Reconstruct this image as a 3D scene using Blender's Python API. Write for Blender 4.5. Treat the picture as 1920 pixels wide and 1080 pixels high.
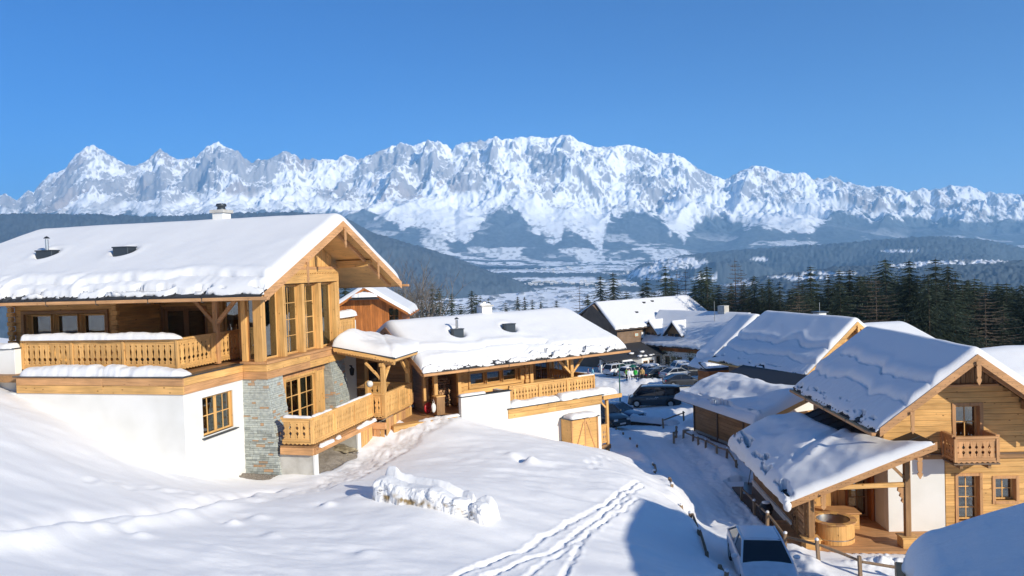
import bpy, bmesh, math, random
import numpy as np
from mathutils import Matrix, Vector
R = math.radians
for o in list(bpy.data.objects): bpy.data.objects.remove(o)
scene = bpy.context.scene
col = scene.collection

# ------------------------------------------------------------------ camera
FPX = 1450.0; PITCH = R(1.60); ROLL = R(1.85)
cd = bpy.data.cameras.new('camera'); cam = bpy.data.objects.new('camera', cd); col.objects.link(cam)
cd.sensor_width = 36.0; cd.lens = 36.0 * FPX / 1920.0
cd.clip_start = 0.3; cd.clip_end = 60000.0
cam.matrix_world = Matrix.Rotation(R(90) - PITCH, 4, 'X') @ Matrix.Rotation(-ROLL, 4, 'Z')
scene.camera = cam

# ------------------------------------------------------------------ world, sun, exposure
SUN_AZ = 136.0; SUN_EL = 22.0          # compass from +y towards +x
w = bpy.data.worlds.new('World'); scene.world = w; w.use_nodes = True
nt = w.node_tree; nt.nodes.clear()
sky = nt.nodes.new('ShaderNodeTexSky'); sky.sky_type = 'NISHITA'; sky.sun_disc = False
sky.sun_elevation = R(SUN_EL); sky.sun_rotation = R(SUN_AZ)
sky.altitude = 2500.0; sky.air_density = 1.0; sky.dust_density = 0.05; sky.ozone_density = 4.5
bg = nt.nodes.new('ShaderNodeBackground'); bg.inputs['Strength'].default_value = 0.076
scene.cycles.volume_bounces = 2
wo = nt.nodes.new('ShaderNodeOutputWorld')
hsv = nt.nodes.new('ShaderNodeHueSaturation'); hsv.inputs['Saturation'].default_value = 2.7; hsv.inputs['Hue'].default_value = 0.510
nt.links.new(sky.outputs[0], hsv.inputs['Color']); nt.links.new(hsv.outputs[0], bg.inputs[0]); nt.links.new(bg.outputs[0], wo.inputs[0])
sd = bpy.data.lights.new('sun', 'SUN'); sd.energy = 4.4; sd.angle = R(0.5); sd.color = (1.0, 0.93, 0.785)
sun = bpy.data.objects.new('sun', sd); col.objects.link(sun)
_d = Vector((math.sin(R(SUN_AZ)) * math.cos(R(SUN_EL)), math.cos(R(SUN_AZ)) * math.cos(R(SUN_EL)), math.sin(R(SUN_EL))))
sun.rotation_euler = _d.to_track_quat('Z', 'Y').to_euler()
scene.view_settings.view_transform = 'Standard'; scene.view_settings.look = 'None'
scene.view_settings.exposure = 0.70; scene.view_settings.gamma = 1.0; scene.view_settings.use_curve_mapping = False

# ------------------------------------------------------------------ numpy noise
def _hash(ix, iy, s):
    n = (ix.astype(np.int64) * 374761393 + iy.astype(np.int64) * 668265263 + s * 1274126177) & 0x7fffffff
    n = ((n ^ (n >> 13)) * 1274126177) & 0x7fffffff
    return ((n ^ (n >> 16)) & 0xffff) / 65535.0
def vnoise(x, y, s=0):
    x = np.asarray(x, float); y = np.asarray(y, float)
    ix = np.floor(x); iy = np.floor(y); fx = x - ix; fy = y - iy
    fx = fx * fx * fx * (fx * (fx * 6 - 15) + 10); fy = fy * fy * fy * (fy * (fy * 6 - 15) + 10)
    a = _hash(ix, iy, s); b = _hash(ix + 1, iy, s); c = _hash(ix, iy + 1, s); d = _hash(ix + 1, iy + 1, s)
    return (a * (1 - fx) + b * fx) * (1 - fy) + (c * (1 - fx) + d * fx) * fy
def fbm(x, y, s=0, o=4, g=0.5):
    t = 0; a = 1; n = 0
    for i in range(o):
        t = t + a * vnoise(x * 2 ** i + 17 * i, y * 2 ** i - 9 * i, s + i); n += a; a *= g
    return t / n
def ridged(x, y, s=0, o=5, g=0.55):
    t = 0; a = 1; n = 0; wgt = 1
    for i in range(o):
        v = 1 - np.abs(2 * vnoise(x * 2 ** i + 31 * i, y * 2 ** i + 11 * i, s + i) - 1); v = v * v
        t = t + a * v * wgt; wgt = np.clip(v * 1.6, 0, 1); n += a; a *= g
    return t / n
def sstep(a, b, x):
    t = np.clip((x - a) / (b - a), 0, 1); return t * t * (3 - 2 * t)

# ------------------------------------------------------------------ materials
MATS = {}
def ramp(nt, stops):
    r = nt.nodes.new('ShaderNodeValToRGB'); e = r.color_ramp.elements
    while len(e) < len(stops): e.new(0.5)
    for k, (p, c) in enumerate(stops):
        e[k].position = p; e[k].color = (*c, 1) if len(c) == 3 else c
    return r
def mat(name, base=(0.5, 0.5, 0.5), rough=0.8, metal=0.0, spec=0.3, noise=None, bump=None, rnd=0.0, coat=0):
    """plain principled with optional object-space noise colour variation and bump"""
    m = bpy.data.materials.new(name); m.use_nodes = True; nt = m.node_tree
    p = nt.nodes['Principled BSDF']; p.inputs['Base Color'].default_value = (*base, 1)
    p.inputs['Roughness'].default_value = rough; p.inputs['Metallic'].default_value = metal
    p.inputs['Specular IOR Level'].default_value = spec
    if coat: p.inputs['Coat Weight'].default_value = coat; p.inputs['Coat Roughness'].default_value = 0.05
    tc = nt.nodes.new('ShaderNodeTexCoord')
    if noise:
        sc, c2, lo, hi = noise
        n = nt.nodes.new('ShaderNodeTexNoise'); n.inputs['Scale'].default_value = sc; n.inputs['Detail'].default_value = 6
        nt.links.new(tc.outputs['Object'], n.inputs['Vector'])
        r = ramp(nt, [(lo, base), (hi, c2)]); nt.links.new(n.outputs['Fac'], r.inputs[0])
        out = r.outputs[0]
        if rnd:
            oi = nt.nodes.new('ShaderNodeObjectInfo'); mr = nt.nodes.new('ShaderNodeMapRange')
            mr.inputs['To Min'].default_value = 1 - rnd; mr.inputs['To Max'].default_value = 1 + rnd
            nt.links.new(oi.outputs['Random'], mr.inputs['Value'])
            hs = nt.nodes.new('ShaderNodeHueSaturation'); nt.links.new(mr.outputs[0], hs.inputs['Value']); nt.links.new(out, hs.inputs['Color'])
            out = hs.outputs[0]
        nt.links.new(out, p.inputs['Base Color'])
    if bump:
        sc, st, dist = bump
        n = nt.nodes.new('ShaderNodeTexNoise'); n.inputs['Scale'].default_value = sc; n.inputs['Detail'].default_value = 5
        nt.links.new(tc.outputs['Object'], n.inputs['Vector'])
        b = nt.nodes.new('ShaderNodeBump'); b.inputs['Strength'].default_value = st; b.inputs['Distance'].default_value = dist
        nt.links.new(n.outputs['Fac'], b.inputs['Height']); nt.links.new(b.outputs[0], p.inputs['Normal'])
    MATS[name] = m; return m
def wood(name, c, axis, knots=1.0, vary=0.14, dark=0.74):
    m = bpy.data.materials.new(name); m.use_nodes = True; nt = m.node_tree; L = nt.links.new
    p = nt.nodes['Principled BSDF']; p.inputs['Roughness'].default_value = 0.62; p.inputs['Specular IOR Level'].default_value = 0.25
    tc = nt.nodes.new('ShaderNodeTexCoord'); oi = nt.nodes.new('ShaderNodeObjectInfo')
    ml = nt.nodes.new('ShaderNodeMath'); ml.operation = 'MULTIPLY'; ml.inputs[1].default_value = 37.0; L(oi.outputs['Random'], ml.inputs[0])
    ad = nt.nodes.new('ShaderNodeVectorMath'); ad.operation = 'ADD'; L(tc.outputs['Object'], ad.inputs[0]); L(ml.outputs[0], ad.inputs[1])
    mp = nt.nodes.new('ShaderNodeMapping'); s = [22.0, 22.0, 22.0]; s['xyz'.index(axis)] = 1.1; mp.inputs['Scale'].default_value = s
    L(ad.outputs[0], mp.inputs['Vector'])
    n = nt.nodes.new('ShaderNodeTexNoise'); n.inputs['Scale'].default_value = 1.0; n.inputs['Detail'].default_value = 5; n.inputs['Distortion'].default_value = 0.6
    L(mp.outputs[0], n.inputs['Vector'])
    n2 = nt.nodes.new('ShaderNodeTexNoise'); n2.inputs['Scale'].default_value = 0.9; n2.inputs['Detail'].default_value = 3; L(ad.outputs[0], n2.inputs['Vector'])
    r = ramp(nt, [(0.3, tuple(v * dark for v in c)), (0.5, c), (0.72, tuple(min(1, v * 1.18) for v in c))]); L(n.outputs['Fac'], r.inputs[0])
    mr = nt.nodes.new('ShaderNodeMapRange'); mr.inputs['From Min'].default_value = 0.3; mr.inputs['From Max'].default_value = 0.7
    mr.inputs['To Min'].default_value = 0.8; mr.inputs['To Max'].default_value = 1.12; L(n2.outputs['Fac'], mr.inputs['Value'])
    mr2 = nt.nodes.new('ShaderNodeMapRange'); mr2.inputs['To Min'].default_value = 1 - vary; mr2.inputs['To Max'].default_value = 1 + vary * 0.6; L(oi.outputs['Random'], mr2.inputs['Value'])
    mm = nt.nodes.new('ShaderNodeMath'); mm.operation = 'MULTIPLY'; L(mr.outputs[0], mm.inputs[0]); L(mr2.outputs[0], mm.inputs[1])
    hs = nt.nodes.new('ShaderNodeHueSaturation'); L(mm.outputs[0], hs.inputs['Value']); L(r.outputs[0], hs.inputs['Color'])
    out = hs.outputs[0]
    if knots:
        mp2 = nt.nodes.new('ShaderNodeMapping'); s2 = [4.2, 4.2, 4.2]; s2['xyz'.index(axis)] = 2.6; mp2.inputs['Scale'].default_value = s2; L(ad.outputs[0], mp2.inputs['Vector'])
        vo = nt.nodes.new('ShaderNodeTexVoronoi'); vo.inputs['Scale'].default_value = 1.0; L(mp2.outputs[0], vo.inputs['Vector'])
        rk = ramp(nt, [(0.07, (1, 1, 1)), (0.13, (0, 0, 0))]); L(vo.outputs['Distance'], rk.inputs[0])
        mk = nt.nodes.new('ShaderNodeMath'); mk.operation = 'MULTIPLY'; mk.inputs[1].default_value = 0.8 * knots; L(rk.outputs[0], mk.inputs[0])
        mx = nt.nodes.new('ShaderNodeMix'); mx.data_type = 'RGBA'; L(mk.outputs[0], mx.inputs['Factor']); L(out, mx.inputs[6])
        mx.inputs[7].default_value = (c[0] * 0.25, c[1] * 0.17, c[2] * 0.12, 1); out = mx.outputs[2]
    L(out, p.inputs['Base Color'])
    b = nt.nodes.new('ShaderNodeBump'); b.inputs['Strength'].default_value = 0.35; b.inputs['Distance'].default_value = 0.006
    L(n.outputs['Fac'], b.inputs['Height']); L(b.outputs[0], p.inputs['Normal'])
    MATS[name] = m; return m
for ax in 'xyz':
    wood('pine_' + ax, (0.69, 0.395, 0.142), ax)
    wood('larch_' + ax, (0.56, 0.30, 0.135), ax, 0.5)
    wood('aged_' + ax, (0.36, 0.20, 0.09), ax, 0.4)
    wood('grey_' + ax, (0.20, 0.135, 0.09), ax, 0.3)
    wood('red_' + ax, (0.42, 0.145, 0.035), ax, 0.5, 0.25)
wood('post_wood', (0.27, 0.18, 0.11), 'z', 0.3)
PINE = {k: MATS['pine_' + k] for k in 'xyz'}; LAR = {k: MATS['larch_' + k] for k in 'xyz'}
AGED = {k: MATS['aged_' + k] for k in 'xyz'}; GREYW = {k: MATS['grey_' + k] for k in 'xyz'}; REDW = {k: MATS['red_' + k] for k in 'xyz'}

def snow_mat(name, base=(0.77, 0.765, 0.765), fine=1.0, coarse=1.0, dirt=None):
    m = bpy.data.materials.new(name); m.use_nodes = True; nt = m.node_tree; L = nt.links.new
    p = nt.nodes['Principled BSDF']; p.inputs['Roughness'].default_value = 0.75; p.inputs['Specular IOR Level'].default_value = 0.2
    p.inputs['Sheen Weight'].default_value = 0.15
    tc = nt.nodes.new('ShaderNodeTexCoord')
    n = nt.nodes.new('ShaderNodeTexNoise'); n.inputs['Scale'].default_value = 14.0; n.inputs['Detail'].default_value = 7; n.inputs['Roughness'].default_value = 0.65
    L(tc.outputs['Object'], n.inputs['Vector'])
    n2 = nt.nodes.new('ShaderNodeTexNoise'); n2.inputs['Scale'].default_value = 1.6; n2.inputs['Detail'].default_value = 4; L(tc.outputs['Object'], n2.inputs['Vector'])
    b = nt.nodes.new('ShaderNodeBump'); b.inputs['Strength'].default_value = 0.42 * fine; b.inputs['Distance'].default_value = 0.025
    L(n.outputs['Fac'], b.inputs['Height'])
    b2 = nt.nodes.new('ShaderNodeBump'); b2.inputs['Strength'].default_value = 0.25 * coarse; b2.inputs['Distance'].default_value = 0.08
    L(n2.outputs['Fac'], b2.inputs['Height']); L(b.outputs[0], b2.inputs['Normal']); L(b2.outputs[0], p.inputs['Normal'])
    p.inputs['Base Color'].default_value = (*base, 1)
    if dirt:
        at = nt.nodes.new('ShaderNodeAttribute'); at.attribute_name = 'dirt'
        mx = nt.nodes.new('ShaderNodeMix'); mx.data_type = 'RGBA'
        nd = nt.nodes.new('ShaderNodeTexNoise'); nd.inputs['Scale'].default_value = 3.5; nd.inputs['Detail'].default_value = 8; L(tc.outputs['Object'], nd.inputs['Vector'])
        rr = ramp(nt, [(0.35, (0, 0, 0)), (0.62, (1, 1, 1))]); L(nd.outputs['Fac'], rr.inputs[0])
        mu = nt.nodes.new('ShaderNodeMath'); mu.operation = 'MULTIPLY'; L(at.outputs['Fac'], mu.inputs[0]); L(rr.outputs[0], mu.inputs[1])
        L(mu.outputs[0], mx.inputs['Factor']); mx.inputs[6].default_value = (*base, 1); mx.inputs[7].default_value = (*dirt, 1)
        L(mx.outputs[2], p.inputs['Base Color'])
    MATS[name] = m; return m
SNOW = snow_mat('snow', coarse=0.3)
SNOWG = snow_mat('snow_ground', base=(0.87, 0.855, 0.845), coarse=0.6, dirt=(0.42, 0.36, 0.30))
PLAS = mat('plaster', (0.76, 0.75, 0.72), 0.9, noise=(0.8, (0.66, 0.65, 0.61), 0.42, 0.78), bump=(60, 0.25, 0.004))
PLASG = mat('plaster_grey', (0.62, 0.62, 0.60), 0.9, bump=(60, 0.2, 0.004))  # one even grey, used on the cloth bag
CONC = mat('concrete', (0.52, 0.50, 0.46), 0.9, noise=(2.5, (0.40, 0.38, 0.34), 0.4, 0.7), bump=(30, 0.3, 0.005))
TILE = mat('roof_tile', (0.035, 0.036, 0.04), 0.6, bump=(20, 0.2, 0.01))
SLATE = mat('sheet_metal', (0.07, 0.085, 0.10), 0.4, 0.6)
STEEL = mat('steel', (0.55, 0.55, 0.53), 0.28, 1.0)
BLACK = mat('black_paint', (0.02, 0.02, 0.022), 0.5)
IRON = mat('dark_iron', (0.045, 0.05, 0.055), 0.5, 0.5)
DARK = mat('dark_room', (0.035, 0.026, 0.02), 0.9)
CURT = mat('curtain', (0.50, 0.58, 0.52), 0.9, noise=(9.0, (0.36, 0.43, 0.39), 0.4, 0.6))
BRICK = mat('brick_red', (0.42, 0.13, 0.07), 0.85, noise=(8, (0.30, 0.09, 0.05), 0.4, 0.6), rnd=0.15)
MORTAR = mat('mortar', (0.45, 0.40, 0.36), 0.9)
GRAVEL = mat('gravel', (0.34, 0.30, 0.25), 0.95, noise=(28, (0.16, 0.13, 0.10), 0.42, 0.6), bump=(35, 1.0, 0.03))
RED = mat('red_plastic', (0.45, 0.02, 0.03), 0.4, spec=0.5)
BARK = mat('bark', (0.10, 0.075, 0.055), 0.95, noise=(6, (0.05, 0.035, 0.025), 0.4, 0.6))
LOGEND = mat('firewood', (0.42, 0.25, 0.13), 0.9, noise=(16, (0.20, 0.11, 0.06), 0.4, 0.65), rnd=0.45)
STONE = mat('stone', (0.29, 0.31, 0.295), 0.9, noise=(7, (0.40, 0.42, 0.38), 0.38, 0.68), bump=(25, 0.6, 0.012), rnd=0.28)
STONE2 = mat('stone_rust', (0.46, 0.27, 0.15), 0.9, noise=(7, (0.36, 0.30, 0.22), 0.38, 0.68), bump=(25, 0.6, 0.012), rnd=0.25)
def glass_mat():
    m = bpy.data.materials.new('window_glass'); m.use_nodes = True; nt = m.node_tree; nt.nodes.clear(); L = nt.links.new
    o = nt.nodes.new('ShaderNodeOutputMaterial'); mx = nt.nodes.new('ShaderNodeMixShader'); t = nt.nodes.new('ShaderNodeBsdfTransparent')
    t.inputs[0].default_value = (0.62, 0.70, 0.68, 1); g = nt.nodes.new('ShaderNodeBsdfGlossy'); g.inputs['Roughness'].default_value = 0.02
    lw = nt.nodes.new('ShaderNodeLayerWeight'); lw.inputs[0].default_value = 0.35
    mr = nt.nodes.new('ShaderNodeMapRange'); mr.inputs['To Min'].default_value = 0.16; mr.inputs['To Max'].default_value = 0.9; L(lw.outputs['Fresnel'], mr.inputs['Value'])
    n = nt.nodes.new('ShaderNodeTexNoise'); n.inputs['Scale'].default_value = 1.3; tc = nt.nodes.new('ShaderNodeTexCoord'); L(tc.outputs['Object'], n.inputs['Vector'])
    b = nt.nodes.new('ShaderNodeBump'); b.inputs['Strength'].default_value = 0.15; b.inputs['Distance'].default_value = 0.03; L(n.outputs['Fac'], b.inputs['Height']); L(b.outputs[0], g.inputs['Normal'])
    L(mr.outputs[0], mx.inputs[0]); L(t.outputs[0], mx.inputs[1]); L(g.outputs[0], mx.inputs[2]); L(mx.outputs[0], o.inputs[0])
    return m
GLASS = glass_mat()
CARGL = mat('car_glass', (0.012, 0.014, 0.018), 0.04, 0.0, 0.6)
RUBBER = mat('rubber', (0.02, 0.02, 0.02), 0.8)

# ------------------------------------------------------------------ objects
def tag(o, label=None, cat=None, group=None, kind=None):
    if label: o['label'] = label
    if cat: o['category'] = cat
    if group: o['group'] = group
    if kind: o['kind'] = kind
    return o
def thing(name, label, cat, loc=(0, 0, 0), az=0.0, group=None):
    """Empty whose +y points to compass az (deg)"""
    o = bpy.data.objects.new(name, None); col.objects.link(o); o.empty_display_size = 0.3
    o.location = loc; o.rotation_euler = (0, 0, -R(az)); return tag(o, label, cat, group)
def link(name, me, parent=None, loc=(0, 0, 0), rot=(0, 0, 0), scale=(1, 1, 1)):
    o = bpy.data.objects.new(name, me); col.objects.link(o)
    if parent: o.parent = parent
    o.location = loc; o.rotation_euler = rot; o.scale = scale; return o
class MB:
    def __init__(s): s.v = []; s.f = []
    def add(s, vs, fs):
        n = len(s.v); s.v += [tuple(v) for v in vs]; s.f += [tuple(i + n for i in f) for f in fs]; return s
    def box(s, x0, x1, y0, y1, z0, z1, M=None):
        vs = [(x, y, z) for z in (z0, z1) for y in (y0, y1) for x in (x0, x1)]
        if M is not None: vs = [M @ Vector(v) for v in vs]
        return s.add(vs, [(0, 2, 3, 1), (4, 5, 7, 6), (0, 1, 5, 4), (2, 6, 7, 3), (0, 4, 6, 2), (1, 3, 7, 5)])
    def beam(s, a, b, w, h, up=(0, 0, 1)):
        """rectangular bar from a to b, w across, h along up"""
        a = Vector(a); b = Vector(b); d = (b - a).normalized(); u = Vector(up); u = (u - d * u.dot(d)).normalized(); r = d.cross(u)
        vs = []
        for p in (a, b):
            for i, j in ((-1, -1), (1, -1), (1, 1), (-1, 1)): vs.append(p + r * (w / 2 * i) + u * (h / 2 * j))
        return s.add(vs, [(0, 1, 2, 3), (7, 6, 5, 4), (0, 4, 5, 1), (1, 5, 6, 2), (2, 6, 7, 3), (3, 7, 4, 0)])
    def prism(s, poly, a, b, plane='xz'):
        """extrude 2-d polygon between a and b along the third axis"""
        n = len(poly)
        def P(p, t): return {'xz': (p[0], t, p[1]), 'yz': (t, p[0], p[1]), 'xy': (p[0], p[1], t)}[plane]
        vs = [P(p, a) for p in poly] + [P(p, b) for p in poly]
        return s.add(vs, [tuple(range(n)), tuple(range(2 * n - 1, n - 1, -1))] + [(i, i + n, (i + 1) % n + n, (i + 1) % n) for i in range(n)])
    def tube(s, pts, rad, n=8, cap=True):
        pts = [Vector(p) for p in pts]; rad = rad if isinstance(rad, (list, tuple)) else [rad] * len(pts); base = len(s.v); vs = []; fs = []
        for i, p in enumerate(pts):
            d = (pts[min(i + 1, len(pts) - 1)] - pts[max(i - 1, 0)]).normalized()
            u = Vector((0, 0, 1)) if abs(d.z) < 0.9 else Vector((1, 0, 0)); a = d.cross(u).normalized(); b = d.cross(a)
            for k in range(n):
                t = 2 * math.pi * k / n; vs.append(p + (a * math.cos(t) + b * math.sin(t)) * rad[i])
        for i in range(len(pts) - 1):
            for k in range(n): fs.append((i * n + k, i * n + (k + 1) % n, (i + 1) * n + (k + 1) % n, (i + 1) * n + k))
        if cap: fs += [tuple(range(n - 1, -1, -1)), tuple((len(pts) - 1) * n + k for k in range(n))]
        return s.add(vs, fs)
    def lathe(s, prof, cx=0, cy=0, n=16):
        vs = []; fs = []
        for (r, z) in prof:
            for k in range(n): t = 2 * math.pi * k / n; vs.append((cx + r * math.cos(t), cy + r * math.sin(t), z))
        for i in range(len(prof) - 1):
            for k in range(n): fs.append((i * n + k, i * n + (k + 1) % n, (i + 1) * n + (k + 1) % n, (i + 1) * n + k))
        return s.add(vs, fs)
    def mesh(s, name, m, bevel=0.0, smooth=False, fix=True):
        me = bpy.data.meshes.new(name); me.from_pydata(s.v, [], s.f); me.materials.append(m)
        if fix or bevel:
            bm = bmesh.new(); bm.from_mesh(me)
            if fix: bmesh.ops.recalc_face_normals(bm, faces=bm.faces)
            if bevel: bmesh.ops.bevel(bm, geom=bm.edges[:], offset=bevel, segments=1, affect='EDGES')
            bm.to_mesh(me); bm.free()
        if smooth: me.polygons.foreach_set('use_smooth', [True] * len(me.polygons))
        return me
    def build(s, name, m, parent=None, bevel=0.0, smooth=False, fix=True, kind=None):
        o = link(name, s.mesh(name, m, bevel, smooth, fix), parent)
        if kind: o['kind'] = kind
        return o
def grid_mesh(name, X, Y, Z, m, smooth=True, close=None):
    """height sheet from 2-d arrays; close = array of bottom z (makes a closed solid)"""
    n, k = X.shape; co = np.stack([X.ravel(), Y.ravel(), Z.ravel()], 1)
    i, j = np.meshgrid(np.arange(n - 1), np.arange(k - 1), indexing='ij'); a = (i * k + j).ravel()
    q = np.stack([a, a + k, a + k + 1, a + 1], 1)
    if close is not None:
        N = n * k; co = np.concatenate([co, np.stack([X.ravel(), Y.ravel(), close.ravel()], 1)])
        per = [(r, 0) for r in range(n)] + [(n - 1, c) for c in range(1, k)] + [(r, k - 1) for r in range(n - 2, -1, -1)] + [(0, c) for c in range(k - 2, 0, -1)]
        per = np.array([r * k + c for r, c in per]); nx = np.roll(per, -1)
        q = np.concatenate([q, np.stack([a + N, a + N + 1, a + N + k + 1, a + N + k], 1), np.stack([per, per + N, nx + N, nx], 1)])
    me = bpy.data.meshes.new(name); me.vertices.add(len(co)); me.vertices.foreach_set('co', co.astype(np.float32).ravel())
    me.loops.add(q.size); me.loops.foreach_set('vertex_index', q.astype(np.int32).ravel())
    me.polygons.add(len(q)); me.polygons.foreach_set('loop_start', np.arange(0, q.size, 4, dtype=np.int32))
    me.update(calc_edges=True); me.materials.append(m)
    if smooth: me.polygons.foreach_set('use_smooth', [True] * len(me.polygons))
    return me
def copy_tree(o, parent=None):
    c = o.copy(); col.objects.link(c); c.parent = parent
    for ch in list(o.children): copy_tree(ch, c)
    return c
# ------------------------------------------------------------------ near terrain
HCP = np.array([(-18.86,28.8,-4.23),(-17.02,28.34,-4.8),(-15.25,27.9,-5.53),(-13.52,27.47,-6.24),(-11.69,27.01,-7.06),(-11.28,28.44,-7.49),(-10.83,30.23,-7.91),
 (-9.56,30.19,-7.92),(-7.77,30.13,-7.92),(-6.9,33.61,-7.91),(-4.88,35.49,-7.39),(-2.65,37.48,-7.31),(-0.5,38.92,-8.23),
 (2.28,40.8,-9.37),(2.91,40.26,-9.61),(4.65,42.39,-10.47),(-4.49,36.5,-6.95),(-4.2,40,-7.0),(-2.88,24,-7.09),(-4.89,21,-7.16),(-10.06,21.5,-6.56),
 (-8.53,26,-7.45),(-5.19,27.5,-7.5),(-0.87,31,-7.85),(1.81,29.5,-8.2),(0.4,23,-7.9),(-0.23,19,-7.68),(-5.65,17,-6.7),(-9.33,13.7,-5.24),(2.92,20,-8.19),
 (4.33,28,-8.52),(4.49,38,-9.18),(4.94,34,-8.96),(5.6,30.5,-8.9),(6.0,26.6,-9.1),(6.85,53,-11.56),(6.87,44,-10.77),(6.98,36,-10.5),
 (6.75,29.7,-10.2),(6.28,25.5,-9.9),(9.39,29,-10.1),(10.78,42,-10.63),(8.1,35.5,-10.3),(8.5,53,-11.51),(10.43,50,-11.3),(11.28,70,-13.39),(7.35,23.3,-9.65),
 (10.0,36.2,-10.6),(10.0,29.2,-10.5),(15.7,25.4,-10.75),(19.75,25.7,-10.75),(20.6,40.6,-10.7),(11.1,48,-10.6),(13.2,40.3,-10.6),(14,48.8,-10.6),(15.8,42,-10.6),
 (-14,21,-5.0),(-20,15,-1.8),(-26,27,-1.8),(-30,45,-4.2),(-22,45,-5.5),(-12,42,-6.6),(-14,70,-7.5),(-30,80,-9),(-6,55,-8.5),(0,55,-10.6),(0,70,-13),
 (10,100,-15.6),(22,100,-15.2),(16,118,-16.7),(0,118,-16.7),(-10,105,-14.5),(15,132,-17.6),(-10,132,-17),(40,132,-17),(30,60,-11.5),(45,45,-11),(45,90,-15),(70,110,-19),(70,70,-14),(25,80,-13.5),
 (0,0,-6.2),(-12,2,-2.5),(10,8,-9.0),(10,16,-9.4),(25,5,-10),(0,-15,-5),(30,-15,-9),(-25,-10,2),(40,20,-10.8),(-40,60,-5),(-60,40,2)], float)
def _tps(r2): return np.where(r2 > 0, r2 * np.log(np.maximum(r2, 1e-12)) * 0.5, 0)
_P = HCP[:, :2]; _n = len(_P); _K = _tps(((_P[:, None] - _P[None]) ** 2).sum(-1)) + np.eye(_n) * 1.2
_A = np.zeros((_n + 3, _n + 3)); _A[:_n, :_n] = _K; _A[:_n, _n] = 1; _A[:_n, _n + 1:] = _P; _A[_n, :_n] = 1; _A[_n + 1:, :_n] = _P.T
_W = np.linalg.solve(_A, np.concatenate([HCP[:, 2], [0, 0, 0]]))
def base_h(x, y):
    x = np.asarray(x, float); y = np.asarray(y, float); sh = x.shape; xf = x.ravel(); yf = y.ravel(); out = np.zeros(xf.size)
    for s in range(0, xf.size, 20000):
        a = xf[s:s + 20000]; b = yf[s:s + 20000]
        out[s:s + 20000] = _tps((a[:, None] - _P[None, :, 0]) ** 2 + (b[:, None] - _P[None, :, 1]) ** 2) @ _W[:_n] + _W[_n] + _W[_n + 1] * a + _W[_n + 2] * b
    return out.reshape(sh)
_gx = np.arange(-90, 100.1, 0.8); _gy = np.arange(-40, 190.1, 0.8); _GX, _GY = np.meshgrid(_gx, _gy, indexing='ij'); _GZ = base_h(_GX, _GY)
def lerp_h(x, y):
    """bicubic-ish lookup of the smooth terrain"""
    fx = np.clip((np.asarray(x, float) + 90) / 0.8, 1, len(_gx) - 3.001); fy = np.clip((np.asarray(y, float) + 40) / 0.8, 1, len(_gy) - 3.001)
    i = fx.astype(int); j = fy.astype(int); u = fx - i; v = fy - j
    def cub(p0, p1, p2, p3, t): return p1 + 0.5 * t * (p2 - p0 + t * (2 * p0 - 5 * p1 + 4 * p2 - p3 + t * (3 * (p1 - p2) + p3 - p0)))
    rows = [cub(_GZ[i - 1, j + k], _GZ[i, j + k], _GZ[i + 1, j + k], _GZ[i + 2, j + k], u) for k in (-1, 0, 1, 2)]
    z = cub(*rows, v)
    return z
def seg_dist(x, y, pts):
    """distance to polyline and arclength"""
    best = np.full(x.shape, 1e9); arc = np.zeros(x.shape); acc = 0; side = np.zeros(x.shape)
    for (x0, y0), (x1, y1) in zip(pts[:-1], pts[1:]):
        dx, dy = x1 - x0, y1 - y0; L = math.hypot(dx, dy)
        t = np.clip(((x - x0) * dx + (y - y0) * dy) / (L * L), 0, 1); d = np.hypot(x - x0 - t * dx, y - y0 - t * dy)
        s = np.sign((x - x0) * dy - (y - y0) * dx); m = d < best
        best = np.where(m, d, best); arc = np.where(m, acc + t * L, arc); side = np.where(m, s, side); acc += L
    return best, arc, side
TRK = [([(4.74,30.3),(3.13,26.95),(1.62,24.3),(0.65,22.25),(-0.04,20.7),(-0.69,19.95),(-1.2,19.05),(-2.2,17.3)], 0.12, 0.11),
       ([(4.77,29.75),(2.86,25.8),(1.91,23.85),(1.12,21.7),(0.49,20.65),(-0.33,19.45),(-0.81,18.65),(-1.4,17.2)], 0.11, 0.10),
       ([(4.25,27.6),(2.21,24.05),(1.79,22.45),(1.13,19.65),(0.7,18)], 0.10, 0.07),
       ([(4.4,28.6),(3.46,26.65),(2.03,23.35),(0.31,19.35),(-0.5,17.5)], 0.09, 0.06)]
FOOT = [(-3.6,37.6),(-4.3,36.2),(-5.1,34.6),(-5.9,32.9),(-6.4,30.5),(-6.84,27.4),(-7.92,25.6),(-9.46,23.2),(-9.9,20.3),(-10.65,15.7)]
ROADL = [(6.2,18),(6.0,23),(6.1,26.5),(6.4,30),(6.7,34),(6.9,40),(6.95,46),(6.9,53),(5.0,64)]
ROADR = [(8.9,20),(9.3,26),(9.7,31),(10.1,35),(10.6,40),(10.4,46),(11.5,54),(15,64)]
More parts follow.
